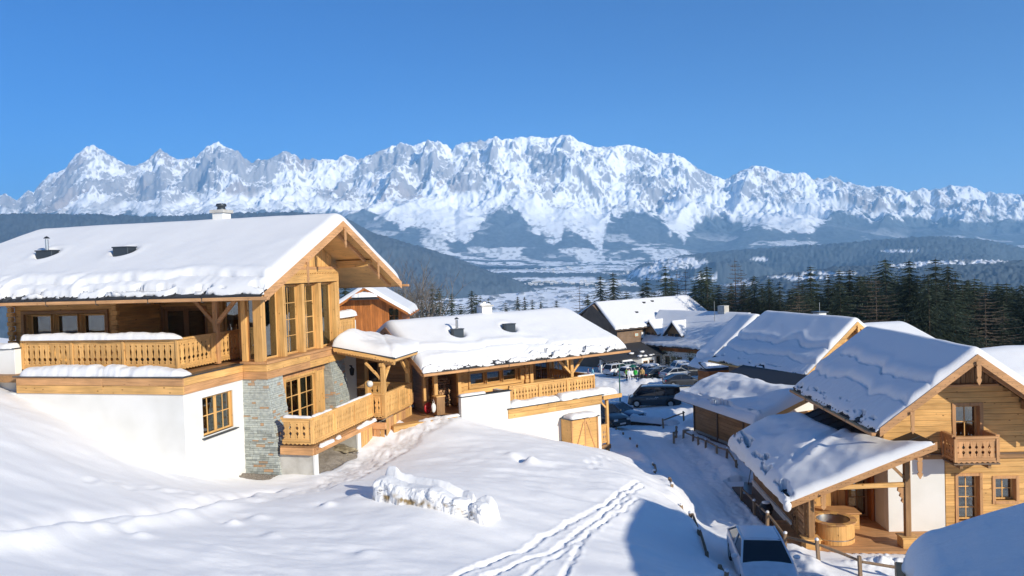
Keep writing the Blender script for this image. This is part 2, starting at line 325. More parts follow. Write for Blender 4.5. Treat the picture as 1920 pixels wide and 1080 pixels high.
def detail(x, y):
    d = 0.20 * (fbm(x / 2.6 + 3, y / 1.5, 3, 3) - 0.5) + 0.06 * (fbm(x / 0.9, y / 0.45 + 7, 5, 3) - 0.5) * 2 * vnoise(x / 5, y / 5, 9)
    # wind ripples that run across the slope
    w = vnoise(x / 6, y / 4, 12); q = (y + 0.35 * x + 0.9 * fbm(x / 1.7, y / 1.7, 14, 3)) / 0.75
    d = d + 0.075 * w * (0.5 + 0.5 * np.sin(q * 2.1)) ** 2
    dirt = np.zeros_like(d)
    for pts, wd, dp in TRK:
        s, a, sd = seg_dist(x, y, pts); wob = (fbm(a / 0.30, s * 0 + sd, 21, 2) - 0.5) * 0.22; s = np.abs(s + wob * 0.6)
        d = d - .72 * dp * (1 - sstep(wd * 0.35, wd, s)) * (0.35 + 0.9 * vnoise(a / 0.33, a * 0 + sd, 22)) + 0.022 * np.exp(-((s - wd * 1.35) / 0.06) ** 2) * vnoise(a / 0.15, sd * 3, 23)
    s, a, sd = seg_dist(x, y, FOOT); wide = np.interp(a, [0, 4, 9, 16, 24], [0.95, 1.0, 0.9, 0.45, 0.3])
    band = 1 - sstep(wide * 0.6, wide * 1.15, s); fp = fbm(x / 0.38, y / 0.5, 31, 3); amp = np.interp(a, [0, 9, 13, 24], [0.20, 0.17, 0.08, 0.03])
    d = d + band * (amp * .55 * (np.abs(fp - 0.5) * 2.6 - 0.5)) - band * 0.07
    dirt = np.maximum(dirt, band * np.interp(a, [0, 10, 14], [0.5, 0.42, 0.0]) * sstep(0.35, 0.6, fbm(x / 0.5, y / 0.5, 37, 3)))
    # the drift bank across the foreground
    bk = [(-11.5,14.0),(-10.71,15.8),(-10.49,17.65),(-10.32,18.7),(-9.89,20.2),(-9.57,22.45),(-9.15,24.25),(-8.4,26.6)]
    s, a, sd = seg_dist(x, y, bk); lip = s * sd + 0.35 * (fbm(a / 1.1, a * 0, 41, 2) - 0.5)
    d = d + np.where(s < 2.5, 0.30 * np.interp(a, [0, 2, 9, 13.5], [1, 1, 0.7, 0.1]) * np.exp(-((lip - 0.35) / 0.42) ** 2) - 0.22 * np.exp(-((lip + 0.30) / 0.35) ** 2), 0)
    for (cx, cy, r, h) in [(-8.0,21.4,.22,.16),(-7.6,22.2,.3,.12),(-5.9,23.7,.22,.13),(-6.6,20.4,.3,.1),(-9.1,18.4,.25,.13),(-0.23,31.95,.3,.12),(0.5,31.1,.28,.26),(0.95,31.0,.5,.10),(-5.2,24.4,.35,.09),(-7.2,18.6,.35,.1),(-3.9,19.5,.3,.09),(1.0,27.0,.5,.05)]:
        e = np.exp(-(((x - cx) ** 2 + (y - cy) ** 2) / r ** 2)); d = d + h * e - 0.6 * h * np.exp(-(((x - cx + r) ** 2 + (y - cy - r * .6) ** 2) / r ** 2))
    rgf = random.Random(31)
    for (fx0, fy0, fx1, fy1, n_) in ((-12.5, 22.5, -8.6, 25.6, 10), (3.0, 31.0, 4.4, 36.0, 9)):
        for q_ in range(n_):
            f_ = q_ / n_; cx = fx0 + (fx1 - fx0) * f_ + rgf.gauss(0, .12); cy = fy0 + (fy1 - fy0) * f_ + rgf.gauss(0, .12) + (.12 if q_ % 2 else -.12)
            m_ = (np.abs(x - cx) < .6) & (np.abs(y - cy) < .7)
            if m_.any(): e_ = ((x[m_] - cx) / .15) ** 2 + ((y[m_] - cy) / .24) ** 2; d[m_] += -.05 * np.exp(-e_) + .012 * np.exp(-(np.sqrt(e_) - 1.6) ** 2 * 3)
    # road: trodden and rutted, small ploughed banks at its sides
    lx = np.interp(y, [p[1] for p in ROADL], [p[0] for p in ROADL]); rx = np.interp(y, [p[1] for p in ROADR], [p[0] for p in ROADR])
    on = sstep(-0.1, 0.5, x - lx) * (1 - sstep(-0.5, 0.1, x - rx)) * ((y > 18) & (y < 62))
    t = (x - lx) / np.maximum(rx - lx, 1)
    ch = np.abs(fbm(x / 0.28, y / 0.4, 51, 3) - 0.5)
    d = d * (1 - on) + on * (-0.10 + 0.14 * ch * (0.5 + 1.2 * sstep(0.45, 0.9, t)) - 0.05 * np.exp(-((t - 0.3) / 0.07) ** 2) - 0.05 * np.exp(-((t - 0.68) / 0.07) ** 2))
    for e, sg in ((lx, -1), (rx, 1)):
        k = ((x - e) * sg - 0.25) / 0.40; yy = (y > 20) & (y < 62)
        d = d + np.where(yy, (0.14 if sg < 0 else 0.20) * np.exp(-k * k) * (0.3 + 1.2 * fbm(x / 0.5, y / 0.7, 55, 3)), 0)
    # rubble bank in front of the big deck, and around the parked cars
    r1 = np.exp(-(((x - 12.6) / 1.5) ** 2 + ((y - 25.6) / 0.5) ** 2)); d = d + r1 * (0.30 + 0.7 * (np.abs(fbm(x / 0.3, y / 0.3, 61, 3) - 0.5)))
    for (cx, cy, rx_, ry_, h) in [(5.5,66,3,1.2,.9),(12.5,63,4.5,1.0,.8),(9.2,66,2.2,.8,.7),(14,92,9,2.0,1.3),(4,88,5,2,1.4),(9,60,2.0,.8,.6),(-2,118,3,1.5,1.2)]:
        e = np.exp(-(((x - cx) / rx_) ** 2 + ((y - cy) / ry_) ** 2)); d = d + e * h * (0.7 + 0.8 * (fbm(x / 0.8, y / 0.8, 63, 3) - 0.5))
    dirt = np.maximum(dirt, on * 0.16 * sstep(0.4, 0.7, fbm(x / 1.2, y / 2, 65, 3)))
    pk = sstep(78, 90, y) * (1 - sstep(120, 128, y)) * sstep(-8, 0, x); dirt = np.maximum(dirt, pk * 0.3)
    return d, dirt
def ground_z(x, y):
    x = np.array([float(x)]); y = np.array([float(y)]); return float(lerp_h(x, y)[0] + detail(x, y)[0][0])
# one sheet: fine in front of the camera, coarse elsewhere, reaching down into the valley
azs = np.concatenate([np.linspace(-180, -44, 36)[:-1], np.linspace(-44, 44, 780), np.linspace(44, 180, 36)[1:-1]])
rs = np.concatenate([np.geomspace(1.0, 12.0, 18)[:-1], np.geomspace(12, 62, 500)[:-1], np.geomspace(62, 172, 110), np.geomspace(185, 900, 14)])
AZ, RR = np.meshgrid(np.radians(azs), rs, indexing='ij')
GX = RR * np.sin(AZ); GY = RR * np.cos(AZ)
hz = lerp_h(GX, GY); dd, dirt = detail(GX, GY)
fade = 1 - sstep(120, 150, RR)
Z = np.where(RR < 172, hz + dd * fade, 0)
edge = lerp_h(168 * np.sin(AZ), 168 * np.cos(AZ)); k = sstep(140, 172, RR); Z = np.where(RR < 172, Z * (1 - k) + (np.minimum(edge, -20)) * k, np.minimum(edge, -20) - (RR - 172) * 0.24)
Z = np.where((np.cos(AZ) < 0.2) & (RR > 60), np.maximum(Z, -20), Z)
def keep_below(o, az, x0, x1, y0, y1, zmax):
    global Z
    a = math.radians(az); dx = GX - o[0]; dy = GY - o[1]; lx_ = dx * math.cos(a) - dy * math.sin(a); ly_ = dx * math.sin(a) + dy * math.cos(a)
    Z = np.where((lx_ > x0) & (lx_ < x1) & (ly_ > y0) & (ly_ < y1), np.minimum(Z, o[2] + zmax), Z)
keep_below((13.93, 29.0, -8.02), 3.3, -4.45, 6, -2.0, 8, -2.72); keep_below((11.13, 48.0, -10.53), -15, -.55, 5, -7, .6, -.28)
keep_below((-0.39, 39.0, -7.16), -34, -5.6, -.2, .35, 6, -.2); keep_below((-11.64, 27, -3.48), 14, .9, 2.95, 3.9, 7.5, -4.75)
# ground inside the houses and below the decks is kept lower than the floors
me = grid_mesh('snow_ground', GX, GY, Z, SNOWG)
at = me.attributes.new('dirt', 'FLOAT', 'POINT'); at.data.foreach_set('value', dirt.ravel().astype(np.float32))
tag(link('snow_ground', me), kind='structure')

# ------------------------------------------------------------------ far terrain
H0 = lambda px: 500.0 - 0.0323 * (px - 960)
def tanel(px, y): return (H0(px) - y) / FPX
def far_mat(name, forest=False):
    m = bpy.data.materials.new(name); m.use_nodes = True; nt = m.node_tree; L = nt.links.new
    p = nt.nodes['Principled BSDF']; p.inputs['Roughness'].default_value = 0.9; p.inputs['Specular IOR Level'].default_value = 0.05
    a = nt.nodes.new('ShaderNodeAttribute'); a.attribute_name = 'kindcol'; L(a.outputs['Color'], p.inputs['Base Color'])
    return m
FARM = far_mat('far_land')
def far_sheet(name, px, YY, TT, colr):
    """px: columns, YY,TT: 2-d depth and tan(elevation); colr (..,3)"""
    U = (px[:, None] - 960) / FPX + 0 * YY
    me = grid_mesh(name, U * YY, YY, TT * YY, FARM)
    at = me.attributes.new('kindcol', 'FLOAT_COLOR', 'POINT')
    c = np.concatenate([colr.reshape(-1, 3), np.ones((colr.shape[0] * colr.shape[1], 1))], 1).astype(np.float32); at.data.foreach_set('color', c.ravel())
    return tag(link(name, me), kind='structure')
SKY = np.array([(-700,420),(-300,395),(-120,380),(0,371),(18,363),(40,378),(55,362),(63,357),(72,363),(85,345),(100,333),(118,323),(133,318),(140,308),(155,293),(170,280),(190,275),(203,283),(230,300),(247,310),
 (265,312),(290,300),(312,280),(330,295),(340,300),(365,300),(387,290),(400,275),(422,268),(440,280),(457,283),(470,303),(485,305),(497,300),(507,303),(527,295),(547,285),(557,293),(563,290),(573,302),(600,300),(640,302),
 (657,292),(680,302),(700,293),(730,282),(760,269),(783,275),(813,265),(837,268),(857,282),(867,272),(880,270),(903,267),(918,265),(937,258),(950,265),(977,260),(1007,258),(1025,261),(1043,262),(1063,255),(1077,254),(1093,265),(1120,277),
 (1147,277),(1183,273),(1207,277),(1237,290),(1257,287),(1280,293),(1290,297),(1308,313),(1341,330),(1365,338),(1394,321),(1418,312),(1443,315),(1471,325),(1496,327),(1514,325),(1532,338),(1565,332),(1590,342),(1630,352),(1659,350),
 (1683,353),(1704,362),(1736,354),(1748,358),(1781,350),(1805,349),(1834,354),(1850,362),(1883,364),(1920,366),(2050,372),(2300,385),(2700,400)], float)
TREE = np.array([(-700,410),(0,402),(400,403),(560,398),(620,398),(655,402),(690,398),(720,412),(760,428),(800,425),(830,440),(850,452),(872,462),(890,442),(915,408),(940,392),(965,395),(985,412),(1005,436),(1030,452),(1055,455),(1062,430),(1080,430),(1105,452),
 (1130,468),(1140,430),(1150,410),(1180,400),(1215,398),(1240,410),(1260,440),(1285,455),(1300,430),(1325,410),(1345,402),(1370,415),(1400,428),(1425,418),(1460,432),(1490,440),(1520,440),(1545,415),(1570,400),(1600,398),(1640,410),(1680,405),(1720,410),(1800,412),(1920,410),(2300,415),(2700,420)], float)
ROCKB = np.array([(-700,400),(0,395),(60,400),(150,402),(220,396),(262,378),(300,392),(370,378),(400,372),(450,365),(520,358),(600,372),(650,385),(700,378),(740,385),(800,375),(850,368),(900,365),(935,372),(980,378),(1020,390),(1060,405),(1110,395),(1160,390),(1210,400),(1300,370),(1350,360),(1420,380),(1500,385),(1560,370),(1640,395),(1800,405),(2700,420)], float)
pxs = np.linspace(-260, 2180, 1250)
sky_y = np.interp(pxs, SKY[:, 0], SKY[:, 1]) + 3.2 * (ridged(pxs / 26, pxs * 0, 71, 4) - 0.5) * np.interp(pxs, [0, 640, 1250, 1400, 1550, 2200], [1.4, 1.2, .9, .5, .6, .9])
NR = 330; tt = np.linspace(0, 1, NR)
Yr = 7000 + 3900 * tt ** 0.9
PX, T = np.meshgrid(pxs, tt, indexing='ij'); YY = np.broadcast_to(Yr, PX.shape)
Xw = (PX - 960) / FPX * YY
y0 = np.interp(pxs, [-300, 640, 900, 1100, 1300, 1600, 2200], [455, 490, 500, 505, 500, 480, 478])[:, None]
# screen profile of the undisturbed slope: plateau, forest foot, apron, cliffs
prof = np.interp(tt, [0, .16, .32, .52, .72, .9, 1.0], [0, .06, .24, .48, .74, .95, 1.0])
tb = tanel(PX, y0); ts = tanel(PX, sky_y[:, None])
Ynoise = YY / 1000; Xn = Xw / 1000
warp = (fbm(Xn * 1.1, Ynoise * 1.1, 80, 4) - 0.5)
# buttresses that run down the fall line, leaning both ways
b1 = 0.6 * ridged((Xn + warp * 1.0 + 0.75 * (Ynoise - 9)) * 1.5, Ynoise * 0.8, 81, 5) + 0.5 * ridged((Xn - warp * 0.9 - 0.8 * (Ynoise - 9)) * 1.25, Ynoise * 0.7, 82, 4)
b2 = ridged((Xn - 0.3 * (Ynoise - 9) + warp * .5) * 4.0, Ynoise * 1.7, 85, 5)
b3 = ridged(Xn * 8.0 + warp * 3, Ynoise * 5.0, 87, 5, 0.62)
cliff = sstep(0.46, 0.62, T)
amp = (70 * sstep(.1, .3, T) + 340 * sstep(0.34, 0.66, T)) * (1 - 0.55 * sstep(0.85, 1.0, T))
hN = amp * (b1 - 0.45) + (130 * (b2 - 0.45) + 62 * (b3 - 0.45)) * (0.03 + 0.97 * cliff) * sstep(0.1, 0.3, T) + 30 * (fbm(Xn * 28, Ynoise * 28, 89, 5) - 0.5) * (0.06 + 1.3 * cliff)
# bedding ledges of the limestone walls
hh = prof * 1.0 + 0 * PX; led = np.sin((T * 46 + 3 * fbm(Xn * 2, Ynoise * 2, 90, 3)) * 1.0); hN = hN + 14 * led * cliff
TT_ = tb + (ts - tb) * prof + hN / YY
mx = TT_.max(axis=1, keepdims=True); sc = (ts - tb) / np.maximum(mx - tb, 1e-4); sc = 0.5 * sc + 0.5 * np.convolve(np.pad(sc[:, 0], 6, 'edge'), np.ones(13) / 13, 'valid')[:, None]
TT_ = tb + (TT_ - tb) * (1 + (sc - 1) * sstep(0.35, 0.8, T))
ysc = H0(PX) - TT_ * FPX
Hm = TT_ * YY
gx = np.gradient(Hm, axis=0) / np.maximum(np.gradient(Xw, axis=0), 1); gy = np.gradient(Hm, axis=1) / np.maximum(np.gradient(YY, axis=1), 1)
slope = np.hypot(gx, gy)
tree_y = np.interp(pxs, TREE[:, 0], TREE[:, 1])[:, None] + 34 * (fbm(Xn * 11, Ynoise * 7, 91, 5) - 0.5)
rock_y = np.interp(pxs, ROCKB[:, 0], ROCKB[:, 1])[:, None] + 26 * (fbm(Xn * 5, Ynoise * 3, 93, 4) - 0.5)
rn = fbm(Xn * 7 + 2.5 * warp, Ynoise * 9, 95, 5) ; rn2 = fbm(Xn * 2.2, Ynoise * 2.0, 97, 4); rn3 = fbm(Xn * 45, Ynoise * 30, 98, 4)
westrock = np.interp(pxs, [-260, 0, 60, 460, 640, 760, 1000, 1300, 1500, 2200], [0.04, 0.04, 0.12, 0.10, 0.06, 0.02, 0.0, -0.03, -0.05, 0.03])[:, None]
westrock = westrock - .13
topfade = np.interp(pxs, [0, 640, 800, 1300, 1400, 1550, 2200], [1, .9, .5, .45, .2, .5, .8])[:, None]
rv = 0.34 * (slope - 0.9) + 1.15 * (rn - 0.5) + 1.5 * (rn2 - 0.5) + 0.42 * (rn3 - 0.5) + 0.25 * (b2 - .45) + westrock - 0.03
rv = rv - (1 - topfade) * 0.16 * (1 - sstep(0, 26, ysc - sky_y[:, None]))
rock = sstep(0.015, 0.05, rv) * (1 - sstep(-8, 6, ysc - rock_y)) * cliff ** .3
forest = sstep(-3, 3, ysc - tree_y) * (1 - 0.85 * sstep(0.60, 0.66, fbm(Xn * 2.6, Ynoise * 4.5, 99, 4)) * sstep(0.5, 0.2, T))
scat = sstep(0.56, 0.62, fbm(Xn * 30, Ynoise * 22, 101, 3)) * sstep(-30, -2, ysc - tree_y) * 0.6
forest = np.clip(forest + scat * (1 - forest), 0, 1)
plateau = (1 - sstep(0.14, 0.22, T)) ; fld = sstep(0.45, 0.53, fbm(Xn * 2.3, Ynoise * 3.4, 103, 4)) * (1 - sstep(0.58, 0.6, vnoise(Xn * 30, Ynoise * 22, 104)))
forest = np.where(plateau > 0, forest * (1 - plateau * fld * np.interp(pxs, [500, 760, 1400, 1500], [0, 1, 1, .2])[:, None]), forest)
cs = np.array([0.90, 0.91, 0.93]); cr = np.array([0.31, 0.305, 0.31]); cr2 = np.array([0.36, 0.30, 0.26]); cf = np.array([0.085, 0.104, 0.12])  # cf: snow-dusted forest, with valley haze painted in as pale blue
tint = sstep(0.5, 0.7, fbm(Xn * 1.5, Ynoise * 1.5 + 5, 105, 3))[..., None]
rockc = cr * (1 - tint * .6) + cr2 * tint * .6; rockc = rockc * (0.75 + 0.55 * fbm(Xn * 20, Ynoise * 14, 107, 3)[..., None])
C_ = cs * (1 - rock[..., None]) + rockc * rock[..., None]
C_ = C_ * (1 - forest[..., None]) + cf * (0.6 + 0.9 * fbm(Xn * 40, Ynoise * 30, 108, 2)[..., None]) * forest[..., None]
# cut the far side off behind the crest
far_sheet('mountain_range', pxs, YY, TT_, C_)
def hill(name, crest, Yc, y_foot, Yf, seed, field=0.0, rough=14, nr=70, fieldfn=None, base=(0.075, 0.094, 0.106)):  # base: wooded slopes paled bluish, distant haze put into the colour
    px = np.linspace(crest[0][0], crest[-1][0], int((crest[-1][0] - crest[0][0]) / 2.4)); cy = np.interp(px, [c[0] for c in crest], [c[1] for c in crest])
    t = np.linspace(0, 1, nr); P, Tt = np.meshgrid(px, t, indexing='ij')
    Y = Yf + (Yc - Yf) * Tt; X = (P - 960) / FPX * Y
    yy = y_foot + (cy[:, None] - y_foot) * (1 - (1 - Tt) ** 1.5) ; z = tanel(P, yy) * Y
    xk, yk = X / 1000, Y / 1000
    z = z + (0.05 * Yc) * (fbm(xk * 1.6, yk * 1.6, seed, 4) - 0.5) * np.sin(Tt * 3.14159) + rough * (vnoise(X / 14, Y / 14, seed + 3) - 0.5) + rough * .8 * (vnoise(X / 6, Y / 9, seed + 4) - 0.5)
    f = np.zeros_like(z)
    if field: f = sstep(1 - field, 1 - field + 0.03, fbm(xk * 2.4, yk * 5, seed + 5, 4) * 1.0)
    if fieldfn is not None: f = np.maximum(f, fieldfn(P, H0(P) - z / Y * FPX, xk, yk))
    f = f * (1 - 0.9 * sstep(0.60, 0.66, fbm(X / 28, Y / 40, seed + 8, 2)))
    z = z - f * rough * 0.3
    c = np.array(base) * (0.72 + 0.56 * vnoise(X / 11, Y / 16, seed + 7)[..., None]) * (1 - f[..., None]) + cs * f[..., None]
    # rear side: drop away behind the crest
    P2 = P[:, -1:]; Y = np.concatenate([Y, Y[:, -1:] + 600], 1); T2 = np.concatenate([z / Y[:, :-1], (z[:, -1:] - 500) / Y[:, -1:]], 1); c = np.concatenate([c, c[:, -1:]], 1)
    return far_sheet(name, px, Y, T2, c)
def ell(lst):
    def fn(P, ys, xk, yk):
        f = np.zeros_like(P)
        for cx, cy, rx, ry in lst:
            e = ((P - cx) / rx) ** 2 + ((ys - cy) / ry) ** 2 + 0.9 * (fbm(xk * 9, yk * 14, 333, 3) - 0.5); f = np.maximum(f, 1 - sstep(0.85, 1.05, e))
        return f
    return fn
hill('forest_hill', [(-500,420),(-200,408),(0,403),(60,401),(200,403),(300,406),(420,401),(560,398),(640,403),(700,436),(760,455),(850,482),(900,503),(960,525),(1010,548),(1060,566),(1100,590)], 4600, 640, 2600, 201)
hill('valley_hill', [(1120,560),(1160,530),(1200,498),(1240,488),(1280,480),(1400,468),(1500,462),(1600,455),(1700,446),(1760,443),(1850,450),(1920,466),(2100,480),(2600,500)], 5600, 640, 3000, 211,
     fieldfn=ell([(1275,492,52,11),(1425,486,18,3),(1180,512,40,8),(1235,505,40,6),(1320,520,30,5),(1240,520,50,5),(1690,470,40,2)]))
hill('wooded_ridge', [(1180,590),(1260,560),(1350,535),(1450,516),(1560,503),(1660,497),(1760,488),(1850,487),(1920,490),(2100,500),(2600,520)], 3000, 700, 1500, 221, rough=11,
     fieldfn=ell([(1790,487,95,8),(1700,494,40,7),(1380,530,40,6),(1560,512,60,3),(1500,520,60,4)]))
# valley floor: snow fields, hedges, woods
pv = np.linspace(300, 2000, 700); tv = np.linspace(0, 1, 260); PV, TV = np.meshgrid(pv, tv, indexing='ij')
YV = 700 * (7600 / 700) ** TV; yv = np.interp(np.log(YV), np.log([700, 1500, 2500, 3600, 5000, 6300, 7600]), [720, 650, 600, 560, 530, 512, 497]); ZV = tanel(PV, yv) * YV
XV = (PV - 960) / FPX * YV; xk, yk = XV / 1000, YV / 1000
ZV = ZV + 26 * (fbm(xk * 2, yk * 2, 231, 4) - 0.5) + 60 * (fbm(xk * 0.8, yk * 0.7, 232, 3) - 0.5) * sstep(3, 5, yk)
fo = sstep(0.56, 0.585, fbm(xk * 1.1, yk * 2.1, 233, 4) + 0.10 * sstep(3.3, 4.5, yk) * (1 - sstep(5.6, 6.2, yk))); fo = np.maximum(fo, sstep(0.74, 0.77, vnoise(xk * 22, yk * 16, 234)) * 0.8)
hedge = 1 - sstep(0.0, 0.035, np.abs(fbm(xk * 3, yk * 4, 235, 2) - 0.5)); fo = np.clip(np.maximum(fo, hedge * 0.7 * sstep(0.45, 0.6, vnoise(xk * 30, yk * 30, 236))), 0, 1)
ZV = ZV + fo * 14 * vnoise(XV / 12, YV / 12, 237)
CV = cs * (1 - fo[..., None]) + np.array([0.06, 0.07, 0.075]) * (0.6 + 0.9 * vnoise(XV / 9, YV / 14, 238)[..., None]) * fo[..., None]
far_sheet('valley_floor', pv, YV, ZV / YV, CV)
# hamlets down in the valley: tiny snow-roofed houses, too far away to tell apart
rv_ = random.Random(12); hb = MB(); hs_ = MB()
for (cx, cy, sx, sy, nn) in ((1010, 533, 60, 4, 26), (1080, 531, 50, 4, 22), (900, 548, 40, 4, 18), (1140, 536, 50, 5, 16), (1050, 508, 80, 5, 20), (1230, 520, 60, 8, 22)):
    for _ in range(nn):
        px_ = rv_.gauss(cx, sx * .6); j = min(range(0, 260, 4), key=lambda q: abs(float(yv[0, q]) - rv_.gauss(cy, sy * .5))); i = int(np.clip((px_ - 300) / 1700 * 699, 0, 699))
        X0, Y0, Z0 = XV[i, j], YV[i, j], ZV[i, j]; w_ = rv_.uniform(7, 12); hb.box(X0 - w_, X0 + w_, Y0 - w_ * .7, Y0 + w_ * .7, Z0 - 8, Z0 + 8)
        hs_.add([(X0 - w_ * 1.15, Y0 - w_, Z0 + 7.5), (X0 + w_ * 1.15, Y0 - w_, Z0 + 7.5), (X0 + w_ * 1.15, Y0, Z0 + 13), (X0 - w_ * 1.15, Y0, Z0 + 13), (X0 - w_ * 1.15, Y0 + w_, Z0 + 7.5), (X0 + w_ * 1.15, Y0 + w_, Z0 + 7.5)], [(0, 1, 2, 3), (3, 2, 5, 4)])
hb.build('hamlet_walls', CONC, kind='stuff'); hs_.build('hamlet_roofs', SNOW, kind='stuff')
# closing ground under everything, out to the horizon
tag(MB().add([(-40000, -20000, -900), (40000, -20000, -900), (40000, 40000, -900), (-40000, 40000, -900)], [(0, 1, 2, 3)]).build('lowland', SNOW, fix=False), kind='structure')
# haze
hm = bpy.data.materials.new('haze'); hm.use_nodes = True; nt = hm.node_tree; nt.nodes.clear()
pv_ = nt.nodes.new('ShaderNodeVolumePrincipled'); pv_.inputs['Density'].default_value = 8.0e-5; pv_.inputs['Color'].default_value = (0.36, 0.67, 1.0, 1); pv_.inputs['Anisotropy'].default_value = 0.1
ho = nt.nodes.new('ShaderNodeOutputMaterial'); nt.links.new(pv_.outputs[0], ho.inputs['Volume'])
hz_o = MB().box(-42000, 42000, -21000, 41000, -901, 1930).build('haze', hm); tag(hz_o, kind='stuff')
# ------------------------------------------------------------------ builders for houses
RNG = random.Random(5)
def P_x(a, b, z): return (a, b, z)
def P_y(a, b, z): return (b, a, z)
def sub_intervals(a0, a1, holes):
    seg = [(a0, a1)]
    for h0, h1 in sorted(holes):
        new = []
        for s, e in seg:
            if h1 <= s or h0 >= e: new.append((s, e)); continue
            if h0 > s: new.append((s, h0))
            if h1 < e: new.append((h1, e))
        seg = new
    return [(s, e) for s, e in seg if e - s > 0.03]
def plank_wall(root, axis, a0, a1, z0, z1, c, out, W, holes=(), course=0.2, th=0.05, top=None, back=0.14, name='wall', vertical=False, vary=0.0, stuffed=False):
    """wall in the plane <other axis>=c, outward side `out`; planks are children of a recessed lining with the same openings.
    top(a) gives the roof line."""
    P = (lambda a, b, z: (a, b, z)) if axis == 'x' else (lambda a, b, z: (b, a, z))
    lin = MB()
    def slab(mb, s, e, zz0, zz1, d0, d1, zt0=None, zt1=None):
        b0, b1 = c - out * d0, c - out * d1; zt0 = zz1 if zt0 is None else zt0; zt1 = zz1 if zt1 is None else zt1
        vs = [P(s, b0, zz0), P(e, b0, zz0), P(e, b0, zt1), P(s, b0, zt0), P(s, b1, zz0), P(e, b1, zz0), P(e, b1, zt1), P(s, b1, zt0)]
        mb.add(vs, [(0, 1, 2, 3), (7, 6, 5, 4), (0, 4, 5, 1), (1, 5, 6, 2), (2, 6, 7, 3), (3, 7, 4, 0)])
    # lining in vertical strips
    cuts = sorted(set([a0, a1] + [h[0] for h in holes if a0 < h[0] < a1] + [h[1] for h in holes if a0 < h[1] < a1] + ([a0 + (a1 - a0) * i / 12 for i in range(1, 12)] if top else [])))
    for s, e in zip(cuts[:-1], cuts[1:]):
        m = (s + e) / 2; t0 = min(z1, top(s)) if top else z1; t1 = min(z1, top(e)) if top else z1
        hs = [(h[2], h[3]) for h in holes if h[0] < m < h[1]]; zz = z0
        for h0, h1 in sorted(hs):
            if h0 > zz + .01: slab(lin, s, e, zz, h0, th + 0.004, th + back)
            zz = max(zz, h1)
        if min(t0, t1) > zz + .01: slab(lin, s, e, zz, min(t0, t1), th + 0.004, th + back, t0, t1)
    wl = lin.build(name, W['x'], root)
    n = 0; joined = MB(); mk = W['z'] if vertical else W[axis]
    if not vertical:
        z = z0
        while z < z1 - 0.03:
            zt = min(z + course, z1); s0, e0 = a0, a1
            if top:
                ok = [a0 + (a1 - a0) * i / 200 for i in range(201)]; okk = [a for a in ok if top(a) > zt - 0.02]
                if not okk: break
                s0, e0 = okk[0], okk[-1]
            for s, e in sub_intervals(s0, e0, [(h[0], h[1]) for h in holes if h[2] < zt - 0.04 and h[3] > z + 0.04]):
                m = MB(); slab(m if not stuffed else joined, s + 0.001, e - 0.001, z + 0.003, zt - 0.003, -RNG.random() * 0.008, th)
                if not stuffed: m.build('plank', mk, wl, bevel=0.006); n += 1
            z = zt
    else:
        a = a0
        while a < a1 - 0.02:
            wdt = course * (1 + vary * (RNG.random() - .5)); e = min(a + wdt, a1)
            hs = [(h[2], h[3]) for h in holes if h[0] < (a + e) / 2 < h[1]]
            zt = min(z1, top((a + e) / 2)) if top else z1
            for s_, e_ in sub_intervals(z0, zt, hs):
                m = MB(); slab(m if not stuffed else joined, a + 0.008, e - 0.008, s_, e_, -RNG.random() * 0.01, th)
                if not stuffed: m.build('board', mk, wl, bevel=0.005); n += 1
            a = e
    if stuffed: joined.build('planks', mk, wl, kind='stuff')
    return wl
